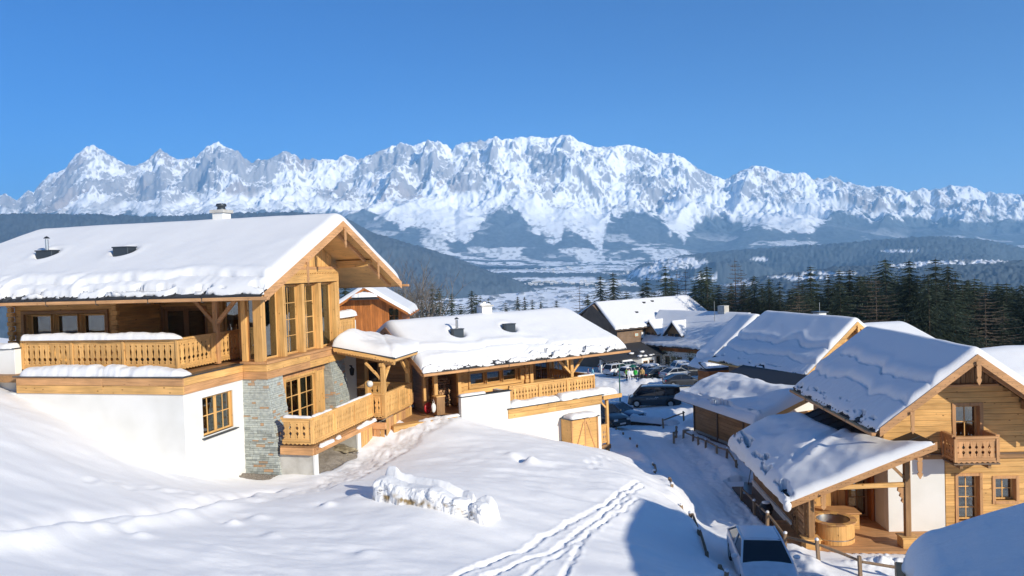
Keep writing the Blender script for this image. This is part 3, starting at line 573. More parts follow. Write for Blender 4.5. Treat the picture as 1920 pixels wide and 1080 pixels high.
def window(root, axis, a0, a1, z0, z1, c, out, W=None, nx=2, nz=3, depth=0.12, cas=0.09, sash=0.05, mun=0.025, curtain=None, leaves=1, casing=True, sill=None, name='window', room=0.6, fw=None):
    """opening a0..a1 x z0..z1 in plane c; parts: window (casing + reveal) > frame, pane, curtain, room_shade_box"""
    W = W or PINE; fw = fw or W; P = (lambda a, b, z: (a, b, z)) if axis == 'x' else (lambda a, b, z: (b, a, z))
    def bx(mb, s, e, zz0, zz1, d0, d1):
        b = sorted((c - out * d0, c - out * d1)); p = P(s, b[0], zz0); q = P(e, b[1], zz1)
        mb.box(min(p[0], q[0]), max(p[0], q[0]), min(p[1], q[1]), max(p[1], q[1]), zz0, zz1)
    m = MB()
    if casing:
        bx(m, a0 - cas, a0, z0 - cas, z1 + cas, -0.035, 0.04); bx(m, a1, a1 + cas, z0 - cas, z1 + cas, -0.035, 0.04)
        bx(m, a0 + .001, a1 - .001, z1, z1 + cas, -0.03, 0.04); bx(m, a0 + .001, a1 - .001, z0 - cas, z0, -0.05, 0.04)
    r = 0.02
    bx(m, a0 - r, a0 + .002, z0 - r, z1 + r, 0.041, depth + .1); bx(m, a1 - .002, a1 + r, z0 - r, z1 + r, 0.041, depth + .1); bx(m, a0 + .003, a1 - .003, z1, z1 + r, 0.041, depth + .1); bx(m, a0 + .003, a1 - .003, z0 - r, z0, 0.041, depth + .1)
    win = m.build(name, W['z'], root, bevel=0.004)
    f = MB(); lw = (a1 - a0) / leaves
    for l in range(leaves):
        s, e = a0 + l * lw + .004, a0 + (l + 1) * lw - .004
        bx(f, s, s + sash, z0 + .004, z1 - .004, depth, depth + .05); bx(f, e - sash, e, z0 + .004, z1 - .004, depth, depth + .05)
        bx(f, s + sash, e - sash, z1 - .004 - sash, z1 - .004, depth + .001, depth + .05); bx(f, s + sash, e - sash, z0 + .004, z0 + .004 + sash, depth + .001, depth + .05)
        for i in range(1, nx): x = s + sash + (e - s - 2 * sash) * i / nx; bx(f, x - mun / 2, x + mun / 2, z0 + sash, z1 - sash, depth + .008, depth + .042)
        for i in range(1, nz): z = z0 + sash + (z1 - z0 - 2 * sash) * i / nz; bx(f, s + sash, e - sash, z - mun / 2, z + mun / 2, depth + .01, depth + .04)
    f.build('frame', fw['z'], win)
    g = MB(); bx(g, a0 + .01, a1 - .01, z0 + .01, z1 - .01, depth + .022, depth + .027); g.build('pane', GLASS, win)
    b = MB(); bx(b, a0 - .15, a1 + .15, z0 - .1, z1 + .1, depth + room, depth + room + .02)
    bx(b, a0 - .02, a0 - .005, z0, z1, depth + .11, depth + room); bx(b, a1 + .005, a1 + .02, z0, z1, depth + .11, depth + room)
    bx(b, a0, a1, z0 - .02, z0 - .005, depth + .11, depth + room); bx(b, a0, a1, z1 + .005, z1 + .02, depth + .11, depth + room); b.build('room_shade_box', DARK, win)  # near-black box, the unlit room's darkness is put into its colour
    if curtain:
        for cs0, cs1, cz0, cz1 in curtain:
            cm = MB(); s, e = a0 + (a1 - a0) * cs0, a0 + (a1 - a0) * cs1; n = max(6, int((e - s) / .03)); zz0 = z0 + (z1 - z0) * cz0; zz1 = z0 + (z1 - z0) * cz1; vs = []
            for i in range(n + 1):
                d = depth + .12 + (0.02 if i % 2 else 0); x = s + (e - s) * i / n; vs += [P(x, c - out * d, zz0), P(x, c - out * d, zz1)]
            cm.add(vs, [(2 * i, 2 * i + 2, 2 * i + 3, 2 * i + 1) for i in range(n)]); cm.build('curtain', CURT, win, fix=False)
    if sill:
        sm = MB(); bx(sm, a0 - .10, a1 + .10, z0 - .07, z0 - .035, -0.16, depth); sm.build('sill', sill, win, bevel=.004)
    return win
STY = {'slit': [(0, .5), (.05, .5), (.09, .30), (.15, .47), (.24, .18), (.30, .22), (.36, .42), (.62, .30), (.80, .46), (.88, .32), (.93, .5), (1, .5)],
       'twin': [(0, .5), (.10, .5), (.15, .40), (.20, .47), (.30, .28), (.38, .28), (.44, .5), (.54, .5), (.60, .28), (.67, .28), (.78, .47), (.83, .40), (.88, .5), (1, .5)],
       'drop': [(0, .5), (.08, .5), (.12, .38), (.18, .46), (.34, .27), (.42, .38), (.46, .5), (.54, .5), (.58, .38), (.66, .27), (.80, .46), (.86, .38), (.90, .5), (1, .5)]}
def railing(root, A, B, W, n_panels=3, per=9, h=1.1, z0=0.12, style='slit', toprail=0.08, name='balcony_railing', postw=0.11, posts=True, scallop=True, thick=0.028, lab=None, endA=True, endB=True):
    """wooden railing from A to B (local coordinates of the floor line)"""
    A = Vector(A); B = Vector(B); d = (B - A); L = d.length; d.normalize(); ang = math.atan2(d.y, d.x)
    M = Matrix.Translation(A) @ Matrix.Rotation(ang, 4, 'Z')
    r = MB(); slope = (B.z - A.z)
    r.box(-.03, L + .03, -.075, .075, h - toprail, h, M); r.box(0, L, -.03, .03, h - toprail - .10, h - toprail - .002, M); r2 = MB().box(0, L, -.035, .035, z0, z0 + .09, M)
    if scallop:
        k = max(3, int(L / .17)); pts = [(0, z0 - .002), (L, z0 - .002)]; low = []
        for i in range(k, -1, -1):
            low.append((L * i / k, z0 - .05))
            if i: low.append((L * (i - .5) / k, z0 - .10))
        poly = pts + low; mm = MB().prism(poly, -.05, -.03, 'xz'); r2.add([M @ Vector(v) for v in mm.v], mm.f)
    rail = r.build(name, W['x'], root, bevel=.006); r2.build('bottom_rail', W['x'], rail, bevel=.004)
    if lab: rail['label'] = lab
    if posts:
        for i in range(n_panels + 1):
            if (i == 0 and not endA) or (i == n_panels and not endB): continue
            x = L * i / n_panels; MB().box(x - postw / 2, x + postw / 2, -.06, .06, z0 - .06, h - toprail - .003, M).build('post', W['z'], rail, bevel=.006)
    pw = (L / n_panels - postw) / per; zz0, zz1 = z0 + .092, h - toprail - .103; H = zz1 - zz0
    sty = STY[style]; poly = [(hw * pw - (.003 if hw > .48 else 0), zz0 + f * H) for f, hw in sty] + [(-hw * pw + (.003 if hw > .48 else 0), zz0 + f * H) for f, hw in reversed(sty)]
    mm = MB().prism(poly, -thick / 2, thick / 2, 'xz'); me = mm.mesh('board', W['z'])
    for i in range(n_panels):
        for j in range(per):
            x = L * i / n_panels + postw / 2 + (j + .5) * pw; p = A + d * x
            link('board', me, rail, p, (0, 0, ang))
    return rail
def snow_strip(root, A, B, w, h, seed=0, name='snow', taper=(0.15, 0.15), parent=None, m=None, sag=0.25, seglen=0.05):
    """rounded bar of snow lying along A-B (base centre line)"""
    A = Vector(A); B = Vector(B); d = (B - A); L = d.length; d.normalize(); nrm = Vector((d.y, -d.x, 0)).normalized()
    n = max(8, int(L / seglen)); k = 13; a = np.linspace(0, L, n); t = np.linspace(-1, 1, k)
    AA, TT = np.meshgrid(a, t, indexing='ij')
    e = np.minimum(np.minimum(AA / max(taper[0], .01), (L - AA) / max(taper[1], .01)), 1); e = np.sqrt(np.clip(1 - (1 - e) ** 2, 0, 1))
    hh = h * (1 - sag + 2 * sag * fbm(AA / .45 + seed, AA * 0 + seed, seed, 3)) * e; prof = np.clip(1 - np.abs(TT) ** 3.2, 0, 1) ** .55
    Z = prof * hh + .02 * (fbm(AA / .12, TT * 3, seed + 3, 2) - .5) * (np.abs(TT) < .95); W_ = w / 2 * (0.88 + .24 * fbm(AA / .3, AA * 0, seed + 5, 2)) * (.6 + .4 * e)
    off = TT * W_
    X = A.x + d.x * AA + nrm.x * off; Y = A.y + d.y * AA + nrm.y * off; Zb = A.z + d.z * AA
    me = grid_mesh(name, X, Y, Zb + Z, m or SNOW, close=Zb - .0 * Z - .015)
    return link(name, me, root)
def roof_snow(root, P, a0, a1, b0, bc, b1, z0, zc, z1, T=0.45, seed=0, creases=(), bare=0.35, holes=(), da=0.09, name='roof_snow', flareL=(0, 0), rr=0.40, over=0.10, farsimple=False, lump=0.06, sides=(0, 1), m=None, ridge_r=0.5, bareT=.55):
    """snow blanket over both slopes. creases = [(side, distance from eave, keep factor below it, a-from, a-to)]"""
    na = int((a1 - a0) / da); a = np.linspace(0, 1, na)
    def bs(c0, c1, s): return np.linspace(c0, c1, int(abs(c1 - c0) / (da * s)))
    nb = max(30, int((b1 - b0) / (da * .8)) + 30)
    u = np.linspace(0, 1, nb); ue = u - 0.045 * np.sin(2 * np.pi * u)     # denser at the eaves
    A_, U = np.meshgrid(a, ue, indexing='ij'); B_ = b0 - over + (b1 - b0 + 2 * over) * U
    fl = np.where(B_ < bc, (bc - B_) / (bc - b0), (B_ - bc) / (b1 - bc))
    aL = a0 - flareL[0] * fl - .05; aR = a1 + flareL[1] * fl + .05; AX = aL + (aR - aL) * A_
    # ragged eave line
    wob0 = .12 * (fbm(AX / .5, AX * 0 + seed, seed + 1, 3) - .5) * 2; B_ = B_ + np.where(U < .5, wob0 * (1 - U * 2) ** 6, wob0 * (U * 2 - 1) ** 6)
    s0 = (zc - z0) / (bc - b0); s1 = (zc - z1) / (b1 - bc)
    zr = np.where(B_ < bc, zc - s0 * (bc - B_), zc - s1 * (B_ - bc))
    d = np.abs(B_ - bc); rnd = np.where(d < ridge_r, -(ridge_r - d) ** 2 / (2 * ridge_r) * (s0 + s1) * .5, 0)
    eb = np.minimum(B_ - (b0 - over) , (b1 + over) - B_); ea = np.minimum(AX - aL, aR - AX)
    eb = np.maximum(eb - np.minimum(wob0, 0) * 0, 0)
    ro = lambda e, r: np.sqrt(np.clip(1 - (1 - np.clip(e / r, 0, 1)) ** 2, 0, 1))
    f = ro(eb, rr) * ro(ea, rr * .7)
    th = T * (0.88 + 0.24 * fbm(AX / 2.2, B_ / 2.0, seed + 7, 3)) + lump * (fbm(AX / .7, B_ / .5, seed + 9, 3) - .5) * 2 * np.exp(-np.minimum(B_ - b0, b1 - B_) / 1.2)
    for side, dist, keep, ca0, ca1 in creases:
        db = (B_ - b0) if side == 0 else (b1 - B_); w = dist + .35 * (fbm(AX / 1.6, AX * 0, seed + int(dist * 10), 3) - .5) * 2
        inn = sstep(ca0 - .15, ca0 + .15, AX) * (1 - sstep(ca1 - .15, ca1 + .15, AX)); g = ro(np.maximum(db - w, 0), .16)
        th = th * (1 - inn * (1 - keep) * (1 - g) * (db < w + .3)); gr = vnoise(AX / .4, AX * 0, seed + 13)
        th = th - inn * .16 * gr * np.exp(-((db - w + .03) / .05) ** 2) + inn * .05 * np.exp(-((db - w - .25) / .2) ** 2) * g
    th = th + .035 * (vnoise(AX / .13, B_ / .9, seed + 31) - .5) * np.exp(-((np.minimum(B_ - b0, b1 - B_) - .6) / .6) ** 2) * (da < .1)
    th = th * f
    db = np.minimum(B_ - b0, b1 - B_)
    pat = fbm(AX / .55 + seed, B_ / .16, seed + 17, 3); zone = np.exp(-((db - .22) / .22) ** 2) * bare
    th = np.where((pat * (.5 + zone)) > bareT, -.06, th)
    for ha, hb, hr in holes:
        dd_ = np.hypot(AX - ha, (B_ - hb)); th = th * (1 - .72 * np.exp(-(dd_ / hr) ** 4)) + .05 * np.exp(-((dd_ - hr * 1.5) / .25) ** 2)
    Zt = zr + rnd + th; Zb = zr - .03 - .02 * 0
    X, Y, Zt_ = (AX, B_, Zt) if P is P_x else (B_, AX, Zt)
    me = grid_mesh(name, X, Y, Zt_, m or SNOW, close=np.minimum(Zb + rnd * 0, Zt - .01))
    bm = bmesh.new(); bm.from_mesh(me); bmesh.ops.recalc_face_normals(bm, faces=bm.faces); bm.to_mesh(me); bm.free()
    return link(name, me, root)
def pendant(mb, P, a, b, z, L, w=.16, t=.04, across=True):
    pr = [(0, .5), (.12, .5), (.16, .30), (.22, .5), (.62, .42), (.68, .25), (.74, .48), (.82, .50), (.90, .28), (1, .06)]
    poly = [(b + w * k, z - L * f) for f, k in pr] + [(b - w * k, z - L * f) for f, k in reversed(pr)]
    mm = MB().prism(poly, a - t / 2, a + t / 2, 'yz'); mb.add([P(*v) for v in mm.v], mm.f)
def gable_roof(root, P, a0, a1, b0, bc, b1, z0, zc, z1, W=LAR, th=.14, barge=.30, gables=(0, 1), pend=True, purl=(), wallA=None, fl=(0, 0), gutter=(0, 1), soffit=PINE, rib=True, boards=0.16, gutext=.3, raft=True):
    """two roof slabs with boarded soffit, barge boards, gutters, purlins. P maps (along ridge, across, z)"""
    s0 = (zc - z0) / (bc - b0); s1 = (zc - z1) / (b1 - bc)
    rb = MB(); so = MB()
    for (bb, zz, s, f) in ((b0, z0, s0, 0), (b1, z1, s1, 1)):
        for mb, t0, t1, ins in ((rb, 0, -.07, 0), (so, -.075, -th, .02)):
            q = [P(a0 - fl[0] + ins, bb, zz + t0), P(a1 + fl[1] - ins, bb, zz + t0), P(a1 - ins, bc, zc + t0), P(a0 + ins, bc, zc + t0),
                 P(a0 - fl[0] + ins, bb, zz + t1), P(a1 + fl[1] - ins, bb, zz + t1), P(a1 - ins, bc, zc + t1), P(a0 + ins, bc, zc + t1)]
            mb.add(q, [(0, 1, 2, 3), (7, 6, 5, 4), (0, 4, 5, 1), (1, 5, 6, 2), (2, 6, 7, 3), (3, 7, 4, 0)])
        if rib:   # ribs of the dark roof covering at the eave
            n = int((a1 - a0) / .33); sg = 1 if bb < bc else -1
            for i in range(n + 1):
                a = a0 - fl[0] * .9 + (a1 - a0 + fl[0] * .9 + fl[1] * .9) * i / n; L = min(1.4, abs(bc - bb) * .8) * RNG.uniform(.35, 1)
                if RNG.random() < .35: continue
                p = Vector(P(a, bb - sg * .02, zz + .015)); q = Vector(P(a, bb + sg * L, zz + .015 + s * L)); rb.beam(p, q, .035, .03)
    rf = rb.build('roof', TILE, root); so.build('soffit', soffit['x' if P is P_x else 'y'], rf)
    for g in gables:
        a = a0 - .03 if g == 0 else a1 + .03
        for (bb, zz, s, nm) in ((b0, z0, s0, 0), (b1, z1, s1, 1)):
            sg = 1 if bb < bc else -1; ff = fl[g] * (-1 if g == 0 else 1)
            m = MB(); e = .12; zt = .02; q0 = (a + ff * .96, bb + sg * e, zz + s * e + zt); q1 = (a, bc, zc + zt)
            t = .035 * (-1 if g == 0 else 1); vs = []
            for tt_ in (0, t):
                vs += [P(q0[0] + tt_, q0[1], q0[2]), P(q1[0] + tt_, q1[1], q1[2]), P(q1[0] + tt_, q1[1], q1[2] - barge), P(q0[0] + tt_, q0[1] + sg * .0, q0[2] - barge)]
            m.add(vs, [(0, 1, 2, 3), (7, 6, 5, 4), (0, 4, 5, 1), (1, 5, 6, 2), (2, 6, 7, 3), (3, 7, 4, 0)])
            bg_ = m.build('bargeboard', W['y' if P is P_x else 'x'], root, bevel=.006)
            # carved drill-hole row along the board
            hm_ = MB(); Ld = abs(bc - q0[1]); nh = int(Ld / .16); sc = MB()
            for i in range(1, nh):
                b = q0[1] + (bc - q0[1]) * i / nh; z = q0[2] + (zc + zt - q0[2]) * i / nh - barge * .62; aa = q0[0] + (q1[0] - q0[0]) * i / nh + t + (.004 if t > 0 else -.004); r_ = .014
                hm_.add([P(aa, b - r_, z), P(aa, b, z - r_), P(aa, b + r_, z), P(aa, b, z + r_)], [(0, 1, 2, 3)])
            hm_.build('drill_holes', DARK, bg_, fix=False, kind='stuff')
            if raft:
                m = MB(); a2 = a + (.55 if g == 0 else -.55); m.beam(P(a2, bb + sg * .25, zz + s * .25 - th - .09), P(a2, bc, zc - th - .09), .12, .16); m.build('rafter', W['y' if P is P_x else 'x'], root, bevel=.006)
        if pend:
            m = MB(); pendant(m, P, a + (.09 if g == 1 else -.09), bc, zc - barge * .7, barge * 2.6, .17); m.build('carved_pendant', W['z'], root)
            for bb, s, zz, in ((b0, s0, z0), (b1, s1, z1)):
                f = .45 if P is P_x else .0
            if purl:
                for pb in purl:
                    zb = (zc - s0 * (bc - pb)) if pb < bc else (zc - s1 * (pb - bc)); m = MB(); pendant(m, P, a + (.09 if g == 1 else -.09), pb, zb - barge * .75, barge * 2.4, .15); m.build('carved_pendant', W['z'], root)
    if wallA is not None:
        for pb in list(purl) + [bc]:
            zb = (zc - s0 * (bc - pb)) if pb <= bc else (zc - s1 * (pb - bc)); h = .30
            for g in gables:
                w_ = wallA[g]; e = a0 + .25 if g == 0 else a1 - .25; s_, e_ = (e, w_) if g == 0 else (w_, e)
                L = e_ - s_; poly = [(s_, zb - th - .03), (e_, zb - th - .03)]
                if g == 1: poly += [(e_, zb - th - h * .6), (e_ - .12, zb - th - h * .75), (e_ - .16, zb - th - h), (e_ - .35, zb - th - h * 1.15), (s_, zb - th - h * 1.25)]
                else: poly += [(e_, zb - th - h * 1.25), (s_ + .35, zb - th - h * 1.15), (s_ + .16, zb - th - h), (s_ + .12, zb - th - h * .75), (s_, zb - th - h * .6)]
                mm = MB().prism(poly, pb - .10, pb + .10, 'xz'); m = MB(); m.add([P(*v) for v in mm.v], mm.f); m.build('purlin', soffit['x' if P is P_x else 'y'], root, bevel=.008)
    for g in gutter:
        bb, zz, sg = (b0, z0, -1) if g == 0 else (b1, z1, 1)
        m = MB(); m.beam(P(a0 - fl[0] - gutext, bb + sg * .10, zz - .12), P(a1 + fl[1] + gutext, bb + sg * .10, zz - .12), .17, .12)
        gb = m.build('gutter_board', W['x' if P is P_x else 'y'], root, bevel=.02)
        hk = MB(); n = int((a1 - a0) / 2.2)
        for i in range(1, n):
            a = a0 + (a1 - a0) * i / n; hk.tube([P(a, bb, zz + .02), P(a, bb + sg * .20, zz - .04), P(a, bb + sg * .20, zz - .20), P(a, bb + sg * .08, zz - .23)], .016, 5)
        hk.build('gutter_hook', IRON, gb)
def blob(name, parent, c, r, m, seed=0, sub=3, amp=.15, flat=0.0):
    bm = bmesh.new(); bmesh.ops.create_icosphere(bm, subdivisions=sub, radius=1)
    co = np.array([v.co[:] for v in bm.verts]); n = fbm(co[:, 0] * 1.7 + seed, co[:, 1] * 1.7 + co[:, 2] * 1.3, seed, 3) - .5
    for v, k in zip(bm.verts, n):
        f = 1 + 2 * amp * k; v.co = Vector((c[0] + v.co.x * r[0] * f, c[1] + v.co.y * r[1] * f, c[2] + max(v.co.z, -flat if flat else -9) * r[2] * f))
    me = bpy.data.meshes.new(name); bm.to_mesh(me); bm.free(); me.materials.append(m); me.polygons.foreach_set('use_smooth', [True] * len(me.polygons))
    return link(name, me, parent)
def vent_box(root, x, y, z, kind='box', w=.75, d=.5):
    m = MB(); m.box(x - w / 2, x + w / 2, y - d / 2, y + d / 2, z - .5, z + .12); m.box(x - w / 2 - .03, x + w / 2 + .03, y - d / 2 - .03, y + d / 2 + .03, z + .12, z + .17)
    v = m.build('roof_vent', SLATE, root, bevel=.01)
    if kind == 'pipe':
        MB().lathe([(.07, z + .17), (.07, z + .62), (.001, z + .62)], x, y, 12).build('pipe', STEEL, v, smooth=False)
        MB().lathe([(.13, z + .66), (.07, z + .72), (.001, z + .76)], x, y, 12).tube([(x - .05, y, z + .6), (x - .05, y, z + .68)], .01, 4).build('pipe_cap', IRON, v)
    return v
# ------------------------------------------------------------------ the large chalet on the left
A = thing('chalet', 'large pine chalet with stone piers, glazed gable and long snowy roof, nearest on the left', 'chalet', (-11.64, 27.0, -3.48), 14.0)
FX = 1.05
m = MB()
m.box(-9.6, 0, 0, .3, -5.2, -.64); m.box(-9.6, -9.3, .3, 10, -4, -.64)
# right-hand wall with its window opening
def wall_hole(m, x0, x1, y0, y1, z0, z1, h):
    m.box(x0, x1, y0, h[0], z0, z1); m.box(x0, x1, h[1], y1, z0, z1); m.box(x0, x1, h[0], h[1], z0, h[2]); m.box(x0, x1, h[0], h[1], h[3], z1)
wall_hole(m, -.3, 0, .3, 3.62, -5.2, -.64, (1.03, 2.91, -2.37, -.94))
m.build('rendered_wall', PLAS, A, bevel=.0)
m = MB(); m.box(-13.5, -7.97, .75, 1.05, -3.5, .92); m.build('parapet_wall', PLAS, A, bevel=.01)
m = MB(); m.box(-13.5, -7.93, .70, 1.10, .921, .96); m.build('parapet_cap', SLATE, A)
snow_strip(A, (-13.5, .9, .955), (-8.0, .9, .955), .5, .2, 3)
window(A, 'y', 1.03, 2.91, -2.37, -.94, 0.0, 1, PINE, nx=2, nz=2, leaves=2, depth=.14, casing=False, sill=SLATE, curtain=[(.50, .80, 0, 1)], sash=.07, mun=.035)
# fascia boards of the terrace, joined end to end
for k, (z0, z1) in enumerate(((-.64, -.345), (-.335, -.045))):
    for (x0, x1, y0, y1, ax) in ((-7.1, -3.3, -.06, -.004, 'x'), (-3.295, .06, -.06, -.004, 'x'), (.004, .06, 0.0, 3.56, 'y'), (.062, FX + .06, 3.56, 3.60, 'x'), (FX + .004, FX + .06, 3.602, 7.0, 'y'), (FX + .004, FX + .06, 7.005, 10.4, 'y')):
        MB().box(x0, x1, y0, y1, z0, z1).build('fascia_board', LAR[ax] if (k + int(y1)) % 2 else PINE[ax], A, bevel=.006)
m = MB(); m.box(-7.2, .12, -.12, .5, -.044, -.005); m.box(-.3, .12, .501, 3.55, -.044, -.005); m.build('drip_edge', SLATE, A)
m = MB(); m.box(-9.3, 0.0, .3, 9.8, -.3, -.046); m.box(0, FX - .01, 3.61, 10.3, -.62, -.046); m.build('terrace_floor', AGED['y'], A)
m = MB(); m.box(-.04, FX + .13, 3.50, 10.45, -.044, .06); m.build('window_ledge', LAR['y'], A, bevel=.01)
o = snow_strip(A, (-7.05, .32, -.01), (.0, .32, -.01), .80, .34, 5, taper=(.5, 1.6), sag=.3); 
r1 = railing(A, (-7.95, 1.1, 0), (-1.0, 1.1, 0), PINE, 3, 9, 1.24, .16, 'slit')
r2 = railing(A, (-1.0, 1.17, 0), (-1.0, 5.0, 0), PINE, 2, 7, 1.24, .16, 'slit', endA=False)
MB().box(-7.99, -7.91, 1.16, 3.6, .1, 1.24).build('end_panel', PINE['y'], A)
snow_strip(A, (-7.9, 1.12, 1.235), (-.85, 1.12, 1.235), .42, .23, 8, taper=(.12, 1.0), sag=.15)
# upper wall with the window band
zt = lambda a: 9
plank_wall(A, 'x', -10.9, -5.75, .0, 2.62, 3.6, -1, PINE, holes=[(-10.35, -6.25, .92, 2.1)], course=.19)
for i in range(3):
    window(A, 'x', -10.3 + i * 1.35, -10.3 + i * 1.35 + 1.2, 1.0, 2.05, 3.6, -1, PINE, nx=1, nz=1, depth=.25, casing=(i == 9), cas=.06, sash=.06, room=.5, fw=PINE)
m = MB(); m.box(-10.5, -6.12, 3.50, 3.62, 2.1, 2.24); m.box(-10.5, -6.12, 3.50, 3.62, .8, .92); m.box(-10.5, -10.35, 3.50, 3.62, .921, 2.099); m.box(-6.25, -6.12, 3.50, 3.62, .921, 2.099); m.build('window_surround', AGED['x'], A, bevel=.01)
for x in (-10.98, -5.72): 
    for k in range(13): MB().box(x - .16 + .05 * (k % 2), x + .16 - .05 * (k % 2), 3.40, 3.58, k * .2 + .006, k * .2 + .194).build('log_end', PINE['y'], A, bevel=.02)
plank_wall(A, 'y', 3.65, 6.2, 0, 3.2, -5.75, 1, PINE, course=.19)
plank_wall(A, 'x', -5.7, .2, 0, 3.6, 6.3, -1, PINE, holes=[(-6.0, -3.5, .05, 2.1), (-2.6, -1.5, .6, 2.4)], course=.19)
window(A, 'x', -5.65, -3.5, .05, 2.1, 6.3, -1, AGED, nx=1, nz=1, leaves=2, depth=.12, sash=.12)
window(A, 'x', -2.6, -1.5, .6, 2.4, 6.3, -1, PINE, nx=1, nz=1, depth=.1, sash=.08, curtain=[(0, .3, 0, 1)])
plank_wall(A, 'y', 3.86, 6.3, 0, 3.4, 0.0, -1, PINE, course=.19)
MB().box(-.95, -.05, 4.9, 5.1, 0, 3.2).build('wall_pier', PINE['z'], A, bevel=.01)
# balcony post with braces, plate above
m = MB(); m.box(-1.1, -.90, 3.38, 3.58, .0, 2.72); m.build('post', LAR['z'], A, bevel=.012)
for dx in (-1, 1): MB().beam((-1.0 + dx * .06, 3.48, 1.62), (-1.0 + dx * 1.05, 3.48, 2.66), .14, .14).build('brace', LAR['x'], A, bevel=.01)
MB().box(-12, .95, 3.36, 3.60, 2.72, 2.98).build('wall_plate', LAR['x'], A, bevel=.01)
# wall lamp in the recess
m = MB(); m.lathe([(.02, 2.75), (.02, 2.5), (.14, 2.38), (.001, 2.44)], -4.9, 5.0, 12); m.build('hanging_lamp', IRON, A)
# glazed prow: corner glass, then four bays between deep fins
MB().box(0, .0 + .22, 3.62, 3.85, .06, 3.05).build('fin_post', PINE['z'], A, bevel=.01)
MB().box(.62, 1.0, 3.50, 3.80, .061, 3.05).build('fin_post', PINE['z'], A, bevel=.01)
window(A, 'x', .24, .60, .08, 3.0, 3.72, -1, PINE, nx=1, nz=1, depth=.02, casing=False, sash=.05, room=1.5)
ys = [3.86, 5.25, 6.83, 8.35, 9.92]
for k, y in enumerate(ys[1:]): MB().box(.60, 1.0, y - .11, y + .11, .061, 3.02).build('fin_post', PINE['z'], A, bevel=.01)
for k in range(4):
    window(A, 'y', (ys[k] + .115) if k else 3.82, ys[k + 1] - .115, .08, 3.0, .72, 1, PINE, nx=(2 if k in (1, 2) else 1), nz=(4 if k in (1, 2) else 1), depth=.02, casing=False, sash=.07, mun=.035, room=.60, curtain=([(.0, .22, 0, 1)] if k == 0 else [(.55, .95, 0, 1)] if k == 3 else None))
m = MB(); m.box(.55, 1.04, 3.4, 10.15, 3.05, 3.52); m.build('header_beam', PINE['y'], A, bevel=.02)
m = MB(); pts = [(3.4, 3.62), (10.15, 3.62)]; k = 44
for i in range(k, -1, -1):
    pts.append((3.4 + 6.75 * i / k, 3.50))
    if i: pts.append((3.4 + 6.75 * (i - .5) / k, 3.42))
m.prism(pts, 1.045, 1.075, 'yz'); m.build('scalloped_trim', PINE['y'], A)
m = MB(); m.box(.9, 1.08, 3.9, 9.9, 3.621, 3.75); m.build('trim_rail', LAR['y'], A, bevel=.01)
plank_wall(A, 'y', 4.0, 9.6, 3.75, 5.5, .98, 1, PINE, course=.16, vertical=True, top=lambda b: 5.46 - .442 * abs(b - 6.75))
plank_wall(A, 'y', 10.05, 10.2, 0, 3.3, .98, 1, PINE, course=.2)
plank_wall(A, 'x', .2, 1.0, -.6, 3.3, 10.2, 1, PINE, course=.2)
MB().box(-9, .5, 9.9, 10.1, -4, 3.0).build('rear_wall', PINE['x'], A)
MB().box(-10.9, -10.8, 3.7, 9.9, -1, 3.1).build('left_wall', PINE['y'], A)
gable_roof(A, P_x, -12.4, 3.0, .35, 6.75, 13.1, 2.78, 5.62, 2.82, W=LAR, barge=.34, gables=(0, 1), pend=True, purl=(3.45, 10.05), wallA=(-10.8, 1.0), fl=(3.2, 0), gutext=.35, soffit=PINE)
vents = [(-8.9, 3.45), (-5.0, 3.35)]
roof_snow(A, P_x, -12.3, 3.0, .35, 6.75, 13.1, 2.78, 5.62, 2.82, T=.47, lump=.035, seed=11, da=.075, over=-.10, flareL=(3.2, 0), rr=.55,
          creases=[(0, .75, .62, -15, -8.8), (0, .62, .6, -8.2, -5.2), (0, .8, .7, -4.9, 3)], bare=.62, holes=[(v[0], v[1], .42) for v in vents])
vent_box(A, -8.9, 3.45, 4.62, 'pipe', .8, .4); vent_box(A, -5.0, 3.35, 4.62, 'box', .72, .5)
m = MB(); m.box(-3.08, -2.55, 6.5, 7.1, 4.8, 6.24); ch = m.build('chimney', PLAS, A, bevel=.01)
MB().box(-3.16, -2.47, 6.42, 7.18, 6.241, 6.38).build('chimney_slab', CONC, ch, bevel=.01)
MB().lathe([(.20, 6.38), (.16, 6.52), (.24, 6.56), (.20, 6.66), (.001, 6.68)], -2.82, 6.8, 14).build('chimney_cowl', SLATE, ch, smooth=True)
